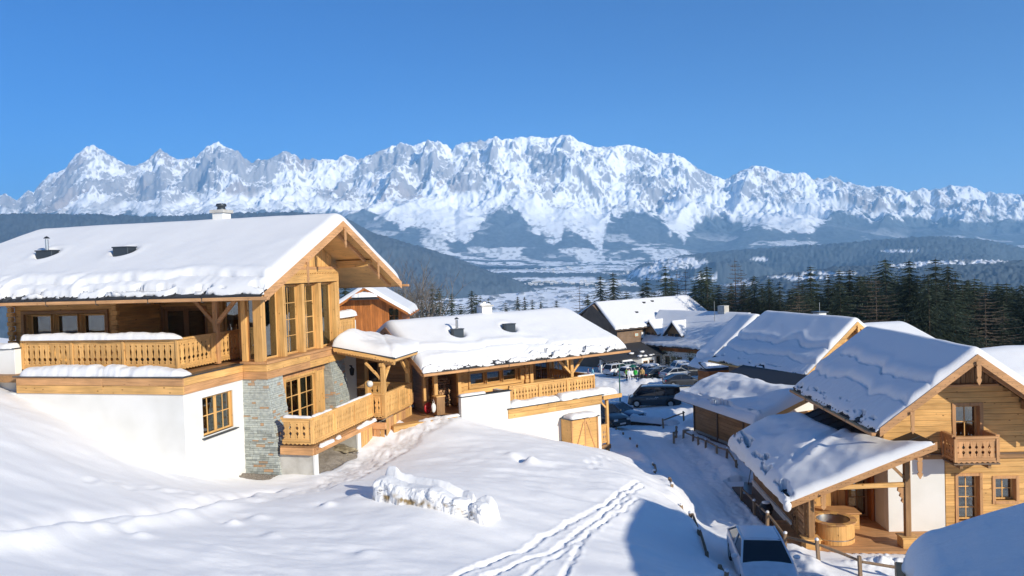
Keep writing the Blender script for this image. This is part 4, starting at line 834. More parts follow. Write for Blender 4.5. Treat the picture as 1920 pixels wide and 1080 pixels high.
# stone piers, each stone laid one by one
def stone_pier(root, x0, x1t, x1b, y0t, y0b, y1t, y1b, zt, zb, seed, budget):
    """front face (y0) and right face (x1) battered; returns the stones still allowed as parts"""
    rg = random.Random(seed); core = MB()
    core.add([(x0, y0b + .05, zb), (x1b - .05, y0b + .05, zb), (x1b - .05, y1b, zb), (x0, y1b, zb), (x0, y0t + .05, zt), (x1t - .05, y0t + .05, zt), (x1t - .05, y1t, zt), (x0, y1t, zt)],
             [(0, 1, 2, 3), (7, 6, 5, 4), (0, 4, 5, 1), (1, 5, 6, 2), (2, 6, 7, 3), (3, 7, 4, 0)])
    pier = core.build('stone_pier', MORTAR if False else STONE, root); extra = MB(); extra2 = MB(); z = zb
    while z < zt - .03:
        h = rg.choice([.055, .075, .09, .11]); h = min(h, zt - z); t = (z - zb) / (zt - zb); xr = x1b + (x1t - x1b) * t; yf = y0b + (y0t - y0b) * t; ye = y1b + (y1t - y1b) * t
        for face in (0, 1):
            a, e = (x0, xr) if face == 0 else (yf + .10, ye)
            while a < e - .02:
                w_ = rg.uniform(.14, .42); w_ = w_ if e - a - w_ > .08 else e - a; d0 = rg.uniform(-.005, .028); g = .005; mm = MB()
                if face == 0: mm.box(a + g, a + w_ - g, yf - d0, yf + .09, z + g, z + h - g)
                else: mm.box(xr - .09, xr + d0, a + g, a + w_ - g, z + g, z + h - g)
                rust = rg.random() < .06
                if budget > 0 and w_ > .17:
                    mm.build('stone', STONE2 if rust else STONE, pier, bevel=.008); budget -= 1
                else: (extra2 if rust else extra).add(mm.v, mm.f)
                a += w_
        z += h
    extra.build('stones', STONE, pier, kind='stuff'); 
    if extra2.v: extra2.build('rust_stones', STONE2, pier, kind='stuff')
    return budget
bud = stone_pier(A, .0, 1.04, 1.62, 3.60, 3.54, 4.80, 4.65, -.645, -4.75, 3, 210)
stone_pier(A, .3, 1.02, 1.42, 9.0, 8.95, 10.35, 10.3, -.645, -3.9, 4, 80)
# lower facade between the piers
plank_wall(A, 'y', 4.5, 9.1, -3.3, -.65, .74, 1, LAR, holes=[(5.5, 9.0, -3.1, -.95)], course=.3, vertical=True)
for y0, y1 in ((5.5, 7.75),):
    window(A, 'y', 5.5, 8.05, -3.15, -1.0, .74, 1, PINE, nx=2, nz=3, leaves=2, depth=.08, cas=.11, sash=.08, mun=.04, curtain=[(.60, .80, 0, 1)], room=1.2)
MB().box(.66, .72, 8.17, 8.95, -3.2, -.95).build('shutter_panel', PINE['z'], A, bevel=.01)
m = MB(); m.box(-.2, .66, 4.4, 9.6, -4.8, -3.3); m.build('base_wall', PLAS, A)
# deck with its railings, beams and the boarded skirt
DZ = -3.22
m = MB(); m.box(1.6, 3.0, 3.5, 4.9, DZ - .06, DZ); m.box(.75, 3.0, 4.901, 9.1, DZ - .06, DZ); m.box(.75, 3.55, 9.101, 12.3, DZ - .06, DZ); dk = m.build('deck', AGED['x'], A)
for y in (3.48,): MB().box(1.62, 3.03, 3.44, 3.56, DZ - .34, DZ - .062).build('deck_beam', LAR['x'], A, bevel=.01)
MB().box(2.97, 3.09, 3.57, 9.1, DZ - .34, DZ - .062).build('deck_beam', LAR['y'], A, bevel=.01)
railing(A, (1.72, 3.5, DZ), (3.0, 3.5, DZ), PINE, 1, 4, 1.12, .16, 'drop', endA=False)
railing(A, (3.0, 3.56, DZ), (3.0, 9.05, DZ), PINE, 3, 12, 1.12, .16, 'drop', endA=False)
railing(A, (3.06, 9.1, DZ), (3.55, 9.1, DZ), PINE, 1, 2, 1.14, .12, 'drop', endA=False, endB=False)
railing(A, (3.6, 9.15, DZ), (3.6, 12.3, DZ), PINE, 2, 8, 1.14, .12, 'drop')
railing(A, (3.5, 12.35, DZ), (1.2, 12.35, DZ), PINE, 1, 8, 1.14, .12, 'drop', endA=False)
snow_strip(A, (1.78, 3.5, DZ + 1.12), (3.0, 3.5, DZ + 1.12), .2, .08, 31, taper=(.2, .2), sag=.5)
snow_strip(A, (2.97, 3.6, DZ + 1.12), (2.97, 5.2, DZ + 1.12), .14, .06, 32, taper=(.1, .3), sag=.6)
snow_strip(A, (2.97, 5.6, DZ + 1.12), (2.97, 9.0, DZ + 1.12), .14, .05, 33, taper=(.3, .1), sag=.6)
for y0, y1, s in ((3.75, 4.9, 41), (5.15, 5.5, 42), (7.1, 9.0, 43)): snow_strip(A, (3.16, y0, DZ - .09), (3.16, y1, DZ - .09), .18, .12, s, sag=.6, taper=(.15, .15))
MB().box(3.03, 3.2, 3.6, 9.1, DZ - .12, DZ - .09).build('beam_cap', LAR['y'], A)
for y0, y1, zb, x1 in ((3.62, 3.85, -5.6, 2.94), (7.5, 7.75, -5.4, 2.92)):
    MB().box(.95, x1 - .002, y0, y1, zb, DZ - .35).build('concrete_wall', CONC, A, bevel=.01)
    MB().box(x1, x1 + .08, y0 - .02, y1 + .02, zb, DZ - .36).build('white_wall_end', PLAS, A)
# skirt boards
def skirt(a0, a1, z0, z1, c, axis, step=.2):
    a = a0
    while a < a1 - .02:
        e = min(a + step * RNG.uniform(.85, 1.15), a1); zz = z0 + RNG.uniform(-.03, .03); mm = MB(); o_ = RNG.uniform(0, .02)
        if axis == 'y': mm.box(c + o_, c + .03 + o_, a + .008, e - .008, zz, z1)
        else: mm.box(a + .008, e - .008, c - .03 - o_, c - o_, zz, z1)
        mm.build('skirt_board', LAR['z'] if RNG.random() < .6 else PINE['z'], A, bevel=.004); a = e
skirt(7.85, 9.05, -5.0, DZ - .36, 2.95, 'y'); skirt(9.2, 12.35, -5.6, DZ - .06, 3.57, 'y', .3); skirt(3.0, 3.56, -5.2, DZ - .5, 9.1, 'x', .2)
MB().box(3.0, 3.65, 9.0, 9.13, DZ - .5, DZ - .2).build('deck_beam', LAR['x'], A, bevel=.01)
# entrance porch
for y in (9.15, 12.1): MB().box(3.45, 3.65, y - .1, y + .1, DZ, -.75).build('post', PINE['z'], A, bevel=.015)
MB().box(1.3, 1.46, 12.0, 12.16, DZ, -.4).build('post', PINE['z'], A, bevel=.015)
for y, s in ((9.15, 1), (12.1, -1)):
    MB().beam((3.55, y + s * .05, -1.55), (3.55, y + s * .75, -.88), .12, .12).build('brace', PINE['y'], A, bevel=.01)
MB().beam((3.5, 9.15, -1.5), (2.7, 9.15, -.7), .11, .11).build('brace', PINE['x'], A, bevel=.01)
MB().box(3.46, 3.64, 8.9, 12.5, -.86, -.70).build('porch_beam', PINE['y'], A, bevel=.01)
MB().beam((1.35, 9.15, -.20), (4.15, 9.15, -.72), .12, .18).build('porch_beam', PINE['x'], A, bevel=.01)
pr = MB(); pr.add([(1.2, 9.0, .10), (4.3, 8.85, -.44), (4.3, 12.7, -.44), (1.2, 12.7, .10), (1.2, 9.0, .03), (4.3, 8.85, -.51), (4.3, 12.7, -.51), (1.2, 12.7, .03)], [(0, 1, 2, 3), (7, 6, 5, 4), (0, 4, 5, 1), (1, 5, 6, 2), (2, 6, 7, 3), (3, 7, 4, 0)])
pf = pr.build('porch_roof', SLATE, A)
m = MB(); pts = [(1.25, .02), (4.26, -.505)]; k = 22
for i in range(k, -1, -1):
    x = 1.25 + 3.01 * i / k; pts.append((x, .02 - (x - 1.25) * .1745 - .14))
    if i: x = 1.25 + 3.01 * (i - .5) / k; pts.append((x, .02 - (x - 1.25) * .1745 - .20))
m.prism(pts, 8.90, 8.93, 'xz'); m.build('scalloped_trim', PINE['x'], pf)
MB().box(4.2, 4.28, 8.95, 12.68, -.62, -.515).build('porch_trim', PINE['y'], pf, bevel=.01)
a = np.linspace(0, 1, 56); b = np.linspace(0, 1, 56); AA, BB = np.meshgrid(a, b, indexing='ij'); X = 1.2 + 3.12 * AA; Y = 8.86 + 3.85 * BB; zr_ = .10 - .174 * (X - 1.2)
e = np.minimum(np.minimum(AA * 3.1, (1 - AA) * 3.1), np.minimum(BB, 1 - BB) * 3.85); th = (.42 + .42 * np.exp(-((AA - .12) / .22) ** 2 - ((BB - .30) / .35) ** 2) + .10 * (fbm(X, Y, 77, 3) - .5) * 2 - .06 * np.exp(-(((AA - .72) * 3 + (BB - .3) * 2) / .12) ** 2)) * np.sqrt(np.clip(1 - (1 - np.clip(e / .6, 0, 1)) ** 2, 0, 1))
link('roof_snow', grid_mesh('roof_snow', X, Y, zr_ + th, SNOW, close=zr_ - .01), A)
# entrance wall behind the porch
m = MB(); m.box(-1.6, .42, 12.9, 13.1, -4, 1); m.build('entrance_wall', PLAS, A)
plank_wall(A, 'x', .42, 3.4, DZ, -.15, 12.95, -1, AGED, holes=[(.85, 1.6, DZ, -1.05)], course=.2)
m = MB(); m.box(.85, 1.6, 13.05, 13.1, DZ, -1.05); dr = m.build('door', AGED['z'], A); MB().box(.93, 1.52, 13.02, 13.05, -2.2, -1.2).build('door_panel', DARK, dr)
m = MB(); m.tube([(.2, 12.9, -1.35), (.2, 12.65, -1.3), (.35, 12.55, -1.35)], .03, 6); m.lathe([(.02, -1.35), (.13, -1.45), (.09, -1.75), (.001, -1.8)], .38, 12.52, 10); m.build('wall_lantern', IRON, A)
# rear balcony
railing(A, (.82, 10.25, .05), (.82, 12.0, .05), PINE, 1, 9, 1.25, .14, 'slit', endA=False); m = MB(); m.box(-.5, .9, 10.2, 12.05, -.10, .05); m.build('rear_balcony_floor', LAR['y'], A, bevel=.01)
for y in (10.5, 11.2, 11.9): MB().box(-.5, .85, y, y + .12, -.25, -.101).build('joist', LAR['x'], A, bevel=.01)
snow_strip(A, (.82, 10.2, 1.30), (.82, 12.05, 1.30), .5, .30, 51, taper=(.05, .15), sag=.2)
blob('snow', A, (1.8, 11.5, -.95 + -1.1), (.16, .16, .16), SNOW, 4)
# ------------------------------------------------------------------ the middle chalet
Mh = thing('chalet', 'long low pine chalet with white retaining wall and terrace, in the middle beside the road', 'chalet', (-0.39, 39.0, -7.16), -34.0)
MB().box(0, 6.1, 0, .25, -5, -.54).build('retaining_wall', PLAS, Mh, bevel=.008)
MB().box(5.85, 6.1, .251, 5.5, -5, -.54).build('retaining_wall', PLAS, Mh)
MB().box(-2.75, .12, -.04, .22, -2.2, .86).build('parapet_wall', PLAS, Mh, bevel=.008)
MB().box(-.14, .12, .221, 1.2, -2.2, .86).build('parapet_wall', PLAS, Mh, bevel=.008)
MB().box(-2.82, .18, -.10, .27, .861, .905).build('parapet_cap', SLATE, Mh)
snow_strip(Mh, (-2.78, .09, .9), (-1.3, .09, .9), .3, .11, 61, taper=(.1, .08), sag=.1)
for k, (z0, z1) in enumerate(((-.54, -.30), (-.29, -.06))):
    for x0, x1 in ((-.05, 3.0), (3.005, 6.15)): MB().box(x0, x1, -.09, -.003, z0, z1).build('fascia_board', PINE['x'], Mh, bevel=.006)
    MB().box(6.103, 6.18, .0, 5.4, z0, z1).build('fascia_board', PINE['y'], Mh, bevel=.006)
MB().box(-.1, 6.25, -.16, .4, -.055, -.02).build('drip_edge', SLATE, Mh)
MB().box(-6, 6.1, .401, 5.5, -.12, -.02).build('terrace_floor', AGED['y'], Mh)
MB().box(-6.4, -3.0, -.1, .4, -.35, -.02).build('terrace_edge', PINE['x'], Mh, bevel=.01)
snow_strip(Mh, (-3.9, .12, -.02), (-2.8, .12, -.02), .3, .10, 64, taper=(.3, .1), sag=.5)
snow_strip(Mh, (.1, .2, -.03), (3.3, .2, -.03), .62, .30, 62, taper=(.4, .25), sag=.25); snow_strip(Mh, (3.25, .15, -.03), (7.4, .35, -.03), .72, .34, 63, taper=(.2, .8), sag=.25)
railing(Mh, (.5, .6, 0), (6.16, .6, 0), PINE, 3, 9, 1.0, .08, 'drop', scallop=False); railing(Mh, (6.1, .7, 0), (6.1, 4.6, 0), PINE, 2, 8, 1.0, .08, 'drop', scallop=False, endA=False)
snow_strip(Mh, (5.0, .6, 1.0), (6.2, .6, 1.0), .15, .05, 66, sag=.6)
# window wall of the stube
plank_wall(Mh, 'x', -1.5, 2.5, 0, 2.25, 2.0, -1, PINE, holes=[(-1.0, 2.15, .98, 1.66)], course=.2)
for i in range(3):
    window(Mh, 'x', -.95 + i * 1.03, -.95 + i * 1.03 + .92, 1.02, 1.62, 2.0, -1, PINE, nx=1, nz=1, depth=.2, casing=False, sash=.035, curtain=[(0, 1, 0, .72)], room=.5)
m = MB(); m.box(-1.12, 2.27, 1.93, 2.02, 1.66, 1.78); m.box(-1.12, 2.27, 1.90, 2.02, .86, .98); m.box(-1.12, -1.0, 1.93, 2.02, .981, 1.659); m.box(2.15, 2.27, 1.93, 2.02, .981, 1.659); m.build('window_surround', PINE['x'], Mh, bevel=.01)
for x in (-1.55, 2.55):
    for k in range(11): MB().box(x - .13 + .04 * (k % 2), x + .13 - .04 * (k % 2), 1.85, 1.98, k * .2 + .006, k * .2 + .194).build('log_end', PINE['y'], Mh, bevel=.02)
MB().box(2.7, 2.92, 1.8, 2.0, 0, 2.2).build('post', PINE['z'], Mh, bevel=.01)
plank_wall(Mh, 'y', 2.0, 4.4, 0, 2.6, 2.65, 1, PINE, course=.2)
plank_wall(Mh, 'x', 2.6, 7.6, 0, 2.9, 4.4, -1, PINE, holes=[(3.1, 4.2, .3, 2.0), (4.9, 5.9, .05, 2.05), (6.3, 7.1, .3, 2.0)], course=.2)
for a_, b_, z_ in ((3.1, 4.2, .3), (4.9, 5.9, .05), (6.3, 7.1, .3)): window(Mh, 'x', a_, b_, z_, 2.0, 4.4, -1, PINE, nx=2, nz=2, depth=.1, sash=.07, curtain=[(0, .25, 0, 1)])
plank_wall(Mh, 'y', 4.4, 9.5, -.5, 2.9, 7.6, 1, PINE, course=.2, stuffed=True)
MB().box(4.85, 5.05, .95, 1.15, 0, 2.05).build('post', PINE['z'], Mh, bevel=.01)
for dx in (-1, 1): MB().beam((4.95 + dx * .05, 1.05, 1.15), (4.95 + dx * .95, 1.05, 2.05), .12, .12).build('brace', PINE['x'], Mh, bevel=.01)
MB().box(-3.7, 7.8, .95, 1.15, 2.06, 2.24).build('wall_plate', PINE['x'], Mh, bevel=.01)
tb = thing('table', 'pale wooden terrace table with benches behind the middle chalet railing', 'table', (0, 0, 0)); tb.parent = None
Mw = Matrix.Translation((-0.39, 39.0, -7.16)) @ Matrix.Rotation(R(34), 4, 'Z'); tb.matrix_world = Mw @ Matrix.Translation((3.9, 2.3, -.02))
MB().box(-1.0, 1.0, -.42, .42, .72, .77).build('tabletop', PINE['x'], tb, bevel=.006)
for dx in (-.8, .8):
    for dy in (-.3, .3): MB().box(dx - .04, dx + .04, dy - .04, dy + .04, 0, .719).build('leg', PINE['z'], tb)
for dy in (-.75, .75): MB().box(-1.0, 1.0, dy - .15, dy + .15, .42, .46).build('bench_seat', PINE['x'], tb, bevel=.005)
for dy in (-.75, .75):
    for dx in (-.8, .8): MB().box(dx - .04, dx + .04, dy - .12, dy + .12, 0, .419).build('bench_leg', PINE['z'], tb)
# wood niche and gable wall with the door
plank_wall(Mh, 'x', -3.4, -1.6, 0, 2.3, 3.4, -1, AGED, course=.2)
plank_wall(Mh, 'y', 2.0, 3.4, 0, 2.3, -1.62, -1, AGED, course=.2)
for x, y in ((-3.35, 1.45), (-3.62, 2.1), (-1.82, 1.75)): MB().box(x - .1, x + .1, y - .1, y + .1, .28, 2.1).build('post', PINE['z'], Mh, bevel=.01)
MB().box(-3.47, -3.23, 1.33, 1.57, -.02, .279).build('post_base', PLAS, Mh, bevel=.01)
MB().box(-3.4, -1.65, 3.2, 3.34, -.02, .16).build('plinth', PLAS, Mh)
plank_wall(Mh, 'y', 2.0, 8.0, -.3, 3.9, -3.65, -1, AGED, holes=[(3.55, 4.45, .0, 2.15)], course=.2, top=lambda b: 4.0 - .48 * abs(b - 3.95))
window(Mh, 'y', 3.55, 4.45, .0, 2.15, -3.65, -1, PINE, nx=2, nz=1, depth=.08, cas=.10, sash=.07)
gable_roof(Mh, P_x, -4.75, 7.0, -.1, 3.95, 8.2, 2.30, 4.24, 2.30, W=LAR, barge=.28, gables=(0, 1), pend=False, purl=(2.1, 5.8), wallA=(-3.6, 7.6), fl=(0, 1.1), gutext=.1, soffit=PINE)
hl = [(-1.65, 2.05), (1.6, 2.1)]
roof_snow(Mh, P_x, -4.75, 7.0, -.1, 3.95, 8.2, 2.30, 4.24, 2.30, T=.50, seed=23, da=.08, flareL=(0, 1.1), rr=.6, creases=[(0, .45, .5, -4.2, 1.6), (0, .95, .8, -5, 3)], bare=.5, over=-.02, holes=[(a_, b_, .38) for a_, b_ in hl], lump=.05)
vent_box(Mh, -1.65, 2.05, 3.88, 'pipe', .6, .35); vent_box(Mh, 1.6, 2.1, 3.92, 'box', .6, .4)
ch = MB().box(1.0, 1.65, 3.8, 4.4, 3.6, 4.98).build('chimney', PLAS, Mh, bevel=.01); MB().box(.93, 1.72, 3.73, 4.47, 4.981, 5.05).build('chimney_slab', CONC, ch)
MB().lathe([(.16, 5.05), (.12, 5.2), (.18, 5.26), (.001, 5.32)], 1.32, 4.1, 12).build('chimney_cowl', STEEL, ch)
snow_strip(Mh, (.95, 4.1, 5.05), (1.7, 4.1, 5.05), .4, .12, 68, sag=.4)
# canopy over the steps at the lower end
MB().box(6.72, 6.88, .22, .38, -3.4, -.36).build('post', PINE['z'], Mh, bevel=.01)
MB().beam((6.80, .32, -.95), (6.25, .32, -.42), .09, .09).build('brace', PINE['x'], Mh)
cp = MB().box(6.18, 7.5, -.1, 3.2, -.34, -.25).build('canopy', PINE['y'], Mh, bevel=.01); MB().box(6.2, 7.55, -.16, -.105, -.34, -.12).build('scalloped_trim', PINE['x'], cp); MB().box(6.18, 7.55, -.14, 3.25, -.24, -.20).build('canopy_cover', SLATE, cp)
snow_strip(Mh, (6.3, .5, -.2), (7.5, .5, -.2), 1.1, .24, 67, taper=(.1, .2), sag=.2)
railing(Mh, (6.3, .3, -2.95), (6.8, .3, -2.95), PINE, 1, 3, 1.15, .1, 'twin', scallop=False); MB().box(6.12, 6.95, .2, .42, -3.2, -2.95).build('step_edge', AGED['x'], Mh)
# firewood in the niche
def woodpile(label, origin, M, w, h, n_seed, r=(.05, .085), depth=.35, group=None):
    t = thing('firewood_stack', label, 'firewood', (0, 0, 0)); t.matrix_world = M @ Matrix.Translation(origin); rg = random.Random(n_seed); n = 0; joined = MB(); z = r[0]
    meshes = []
    for k in range(8):
        mm = MB(); nn = rg.choice([5, 6, 7]); pts = [(math.cos(2 * math.pi * i / nn) * rg.uniform(.75, 1.05), math.sin(2 * math.pi * i / nn) * rg.uniform(.75, 1.05)) for i in range(nn)]
        mm.prism(pts, 0, 1, 'xz'); meshes.append(mm.mesh('log', LOGEND))
    while z < h:
        x = r[0]
        while x < w:
            rr = rg.uniform(*r); o = link('log', rg.choice(meshes), t, (x, rg.uniform(-.03, .03), z + rg.uniform(-.01, .01)), (0, rg.uniform(0, 6), 0), (rr, depth, rr)); n += 1; x += rr * 1.95
        z += (r[0] + r[1]) * .92
    return t
woodpile('tall split firewood stack in the dark niche of the middle chalet', (-2.75, 2.75, 0), Mw, .95, 1.45, 5)
# things by the entrance
def at_m(o, x, y, z, rz=0): o.matrix_world = Mw @ Matrix.Translation((x, y, z)) @ Matrix.Rotation(rz, 4, 'Z'); return o
b = thing('letter_stand', 'pale wooden box stand with a cloth bag hung at its side, by the chalet entrance', 'stand', (0, 0, 0)); at_m(b, -3.55, .75, -.02)
MB().box(-.22, .22, -.2, .2, .06, .95).build('box_body', AGED['z'], b, bevel=.01); MB().box(-.25, .25, -.23, .23, .951, .99).build('box_top', PINE['x'], b); MB().box(-.2, .2, -.18, .18, 0, .059).build('box_foot', BLACK, b)
bag = thing('cloth_bag', 'white cloth bag hanging beside the pale box stand', 'bag', (0, 0, 0)); at_m(bag, -3.95, .55, .35)
blob('bag_body', bag, (0, 0, .1), (.12, .06, .22), PLASG, 9, 3, .2); MB().tube([(-.05, 0, .3), (0, 0, .52), (.05, 0, .3)], .012, 5).build('bag_handle', PLAS, bag)
for k, (x, y, lab) in enumerate(((-3.95, 3.3, 'red plastic sledge tub leaning by the glass door of the middle chalet'), (-3.75, 1.55, 'round red plastic sledge standing behind the box stand'))):
    t = thing('sledge', lab, 'sledge', (0, 0, 0), group=None); at_m(t, x, y, 0, .5)
    if k == 0: MB().box(-.35, .35, -.18, .18, 0, .34).build('sledge_shell', RED, t, bevel=.06); MB().box(-.2, .2, -.2, -.185, .08, .24).build('sledge_sticker', PLAS, t)
    else: MB().tube([(0, -.04, .28), (0, .04, .28)], .28, 20).build('sledge_shell', RED, t, bevel=.01); MB().tube([(-.08, -.06, .28), (.08, -.06, .28)], .02, 5).build('sledge_handle', BLACK, t)
# garden cabinet against the white wall
cb = thing('cabinet', 'pine tool cabinet with two braced doors and snow on top, against the white wall', 'cabinet', (0, 0, 0)); at_m(cb, 3.3, -.86, -3.0)
MB().box(0, 1.85, 0, .82, 0, 2.02).build('cabinet_body', PINE['x'], cb, bevel=.01)
for k in range(2):
    x0, x1 = (.10, .93) if k == 0 else (.94, 1.75); d = MB().box(x0, x1, -.03, -.001, .05, 1.96).build('door', PINE['x'], cb, bevel=.006)
    MB().beam((x0 + .06, -.045, .1) if k == 0 else (x1 - .06, -.045, .1), (x1 - .1, -.045, 1.85) if k == 0 else (x0 + .1, -.045, 1.85), .03, .055, up=(1, 0, 0)).build('brace', LAR['z'], d)
for x in (.05, .935, 1.8): MB().box(x - .035, x + .035, -.05, -.031, 0, 2.0).build('frame_post', LAR['z'], cb)
MB().box(-.06, 1.92, -.1, .86, 2.021, 2.06).build('cabinet_roof', SLATE, cb, bevel=.004)
snow_strip(cb, (.05, .36, 2.055), (1.88, .36, 2.055), .92, .24, 71, taper=(.35, .35), sag=.2)
# ------------------------------------------------------------------ right-hand chalet
Cc = thing('chalet', 'pine chalet with carved balcony and lean-to roof over a tub terrace, nearest on the right', 'chalet', (13.93, 29.0, -8.02), 3.3)
Cw = Matrix.Translation((13.93, 29.0, -8.02)) @ Matrix.Rotation(R(-3.3), 4, 'Z')
ctop = lambda x: 4.18 - .75 * abs(x - 2.68)
holes = [(2.55, 3.42, .42, 2.24), (2.60, 3.38, -2.1, -.40), (3.95, 4.70, -1.36, -.52)]
plank_wall(Cc, 'x', -.1, 5.9, .46, 2.98, 0.0, -1, PINE, holes=holes, course=.21, top=ctop)
plank_wall(Cc, 'x', 2.14, 5.9, -2.6, .27, 0.0, -1, PINE, holes=holes, course=.21)
m = MB(); m.box(-.1, 5.95, -.10, -.002, .275, .45); m.build('trim_rail', AGED['x'], Cc, bevel=.012); MB().box(-.1, 5.95, -.16, -.002, .451, .49).build('trim_cap', GREYW['x'], Cc)
m = MB(); m.box(1.25, 4.10, -.10, -.002, 2.985, 3.07); m.build('trim_rail', LAR['x'], Cc, bevel=.01)
plank_wall(Cc, 'x', .9, 4.5, 3.08, 4.2, .02, -1, AGED, course=.17, vertical=True, top=ctop)
MB().box(0.03, 2.12, .0, .35, -2.6, .272).build('rendered_wall', PLAS, Cc, bevel=.01)
MB().box(0.03, .30, .351, 3.0, -2.6, .272).build('rendered_wall', PLAS, Cc, bevel=.01)
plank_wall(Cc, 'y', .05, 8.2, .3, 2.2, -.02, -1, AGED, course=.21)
MB().box(5.7, 5.9, .2, 8.2, -2.6, 2.0).build('side_wall', PINE['y'], Cc)
MB().box(0, 5.7, 8.1, 8.3, -2.6, 2.0).build('rear_wall', PINE['x'], Cc)
window(Cc, 'x', 2.55, 3.42, .42, 2.24, 0, -1, LAR, nx=2, nz=3, depth=.22, cas=.13, sash=.06, mun=.035, fw=PINE)
window(Cc, 'x', 2.60, 3.38, -2.1, -.40, 0, -1, LAR, nx=2, nz=4, depth=.22, cas=.11, sash=.06, mun=.035, fw=PINE)
window(Cc, 'x', 3.95, 4.70, -1.36, -.52, 0, -1, LAR, nx=2, nz=2, depth=.22, cas=.11, sash=.06, mun=.035, fw=PINE)
# carved balcony
bl = MB().box(1.98, 3.62, -.98, -.17, .27, .33).build('balcony_floor', GREYW['x'], Cc, bevel=.01)
for x in (2.25, 3.25): MB().box(x, x + .12, -.85, -.11, .10, .268).build('bracket', AGED['y'], Cc, bevel=.01)
railing(Cc, (2.06, -.93, .33), (3.54, -.93, .33), LAR, 1, 6, .98, .10, 'twin', postw=.12)
railing(Cc, (2.03, -.88, .33), (2.03, -.12, .33), LAR, 1, 3, 1.02, .10, 'twin', postw=.09, endA=False)
railing(Cc, (3.57, -.88, .33), (3.57, -.12, .33), LAR, 1, 3, 1.02, .10, 'twin', postw=.09, endA=False)
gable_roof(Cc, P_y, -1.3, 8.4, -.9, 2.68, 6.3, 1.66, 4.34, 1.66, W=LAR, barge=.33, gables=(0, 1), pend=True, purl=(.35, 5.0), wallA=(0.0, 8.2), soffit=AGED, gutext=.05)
roof_snow(Cc, P_y, -1.28, 8.4, -.9, 2.68, 6.3, 1.66, 4.34, 1.66, T=.35, seed=37, da=.06, rr=.35, creases=[(0, 1.05, .55, -2, 9), (0, 1.9, .72, -2, 7.5)], bare=.42, over=.0, ridge_r=.2, lump=.03)
# lean-to
LS = .392; lz = lambda x: -.70 + LS * (x + 4.2)
q = MB(); q.add([(-4.2, -1.8, lz(-4.2)), (.95, -1.8, lz(.95)), (.95, 7.2, lz(.95)), (-4.2, 7.2, lz(-4.2)), (-4.2, -1.8, lz(-4.2) - .07), (.95, -1.8, lz(.95) - .07), (.95, 7.2, lz(.95) - .07), (-4.2, 7.2, lz(-4.2) - .07)], [(0, 1, 2, 3), (7, 6, 5, 4), (0, 4, 5, 1), (1, 5, 6, 2), (2, 6, 7, 3), (3, 7, 4, 0)])
for i in range(11):
    y = -1.6 + i * .86; q.beam((-4.18, y, lz(-4.18) + .015), (.9, y, lz(.9) + .015), .035, .03)
lf = q.build('lean_to_roof', TILE, Cc)
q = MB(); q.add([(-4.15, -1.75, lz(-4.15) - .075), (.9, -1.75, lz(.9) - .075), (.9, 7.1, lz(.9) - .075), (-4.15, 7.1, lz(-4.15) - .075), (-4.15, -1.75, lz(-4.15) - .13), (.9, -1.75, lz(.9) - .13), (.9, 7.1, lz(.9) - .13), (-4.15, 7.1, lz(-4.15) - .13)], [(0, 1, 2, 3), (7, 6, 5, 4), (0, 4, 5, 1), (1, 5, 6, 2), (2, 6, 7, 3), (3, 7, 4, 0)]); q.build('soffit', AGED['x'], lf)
q = MB(); q.add([(-4.1, -1.84, lz(-4.1) + .02), (1.0, -1.84, lz(1.0) + .02), (1.0, -1.84, lz(1.0) - .28), (-4.1, -1.84, lz(-4.1) - .28), (-4.1, -1.80, lz(-4.1) + .02), (1.0, -1.80, lz(1.0) + .02), (1.0, -1.80, lz(1.0) - .28), (-4.1, -1.80, lz(-4.1) - .28)], [(0, 1, 2, 3), (7, 6, 5, 4), (0, 4, 5, 1), (1, 5, 6, 2), (2, 6, 7, 3), (3, 7, 4, 0)]); bg_ = q.build('bargeboard', LAR['x'], Cc, bevel=.006)
q = MB()
for i in range(1, 32): x = -4.1 + 5.1 * i / 32; z = lz(x) - .16 + .03 * (i % 2); q.add([(x - .015, -1.845, z), (x, -1.845, z - .015), (x + .015, -1.845, z), (x, -1.845, z + .015)], [(0, 1, 2, 3)])
q.build('drill_holes', DARK, bg_, fix=False, kind='stuff')
q = MB(); pendant(q, P_y, -1.90, .36, lz(.3) - .25, .75, .18); q.build('carved_pendant', LAR['z'], Cc); q = MB(); pendant(q, P_y, -1.90, -3.0, lz(-3.0) - .22, .55, .18); q.build('carved_pendant', LAR['z'], Cc)
MB().beam((-4.28, -1.9, lz(-4.28) - .08), (-4.28, 7.3, lz(-4.28) - .08), .12, .10).build('gutter_board', GREYW['y'], Cc, bevel=.02)
# snow on the lean-to, slid and sagging
a = np.linspace(0, 1, 150); b = np.linspace(0, 1, 96); AA, BB = np.meshgrid(a, b, indexing='ij')
Y = -1.86 + 9.15 * AA; up = np.interp(AA, [0, .12, .3, .6, .9, 1], [.93, .15, -.45, -.85, -.9, -1.1]) + .10 * (fbm(AA * 9, AA * 0, 301, 3) - .5); X = -4.38 + (up + 4.38) * BB + .10 * (fbm(Y / .5, BB * 0, 302, 3) - .5) * (1 - BB) ** 6
zr_ = lz(X); e = np.minimum(np.minimum(AA * 9.15 * 1.6, (1 - AA) * 9.15), np.minimum(BB, 1 - BB) * (up + 4.38))
th = (.40 + .16 * np.exp(-((BB - .5) / .3) ** 2) + .16 * (fbm(X / 1.3, Y / 1.8, 303, 3) - .5) * 2 + .10 * np.sin(Y * 1.3 + X * .8) * np.exp(-((BB - .55) / .3) ** 2) - .13 * np.exp(-(((Y - 1.0 - .7 * (X + 3)) / .25)) ** 2) * sstep(.2, .5, BB) + .12 * np.exp(-((Y - .35 - .7 * (X + 3)) / .3) ** 2) * sstep(.1, .5, BB))
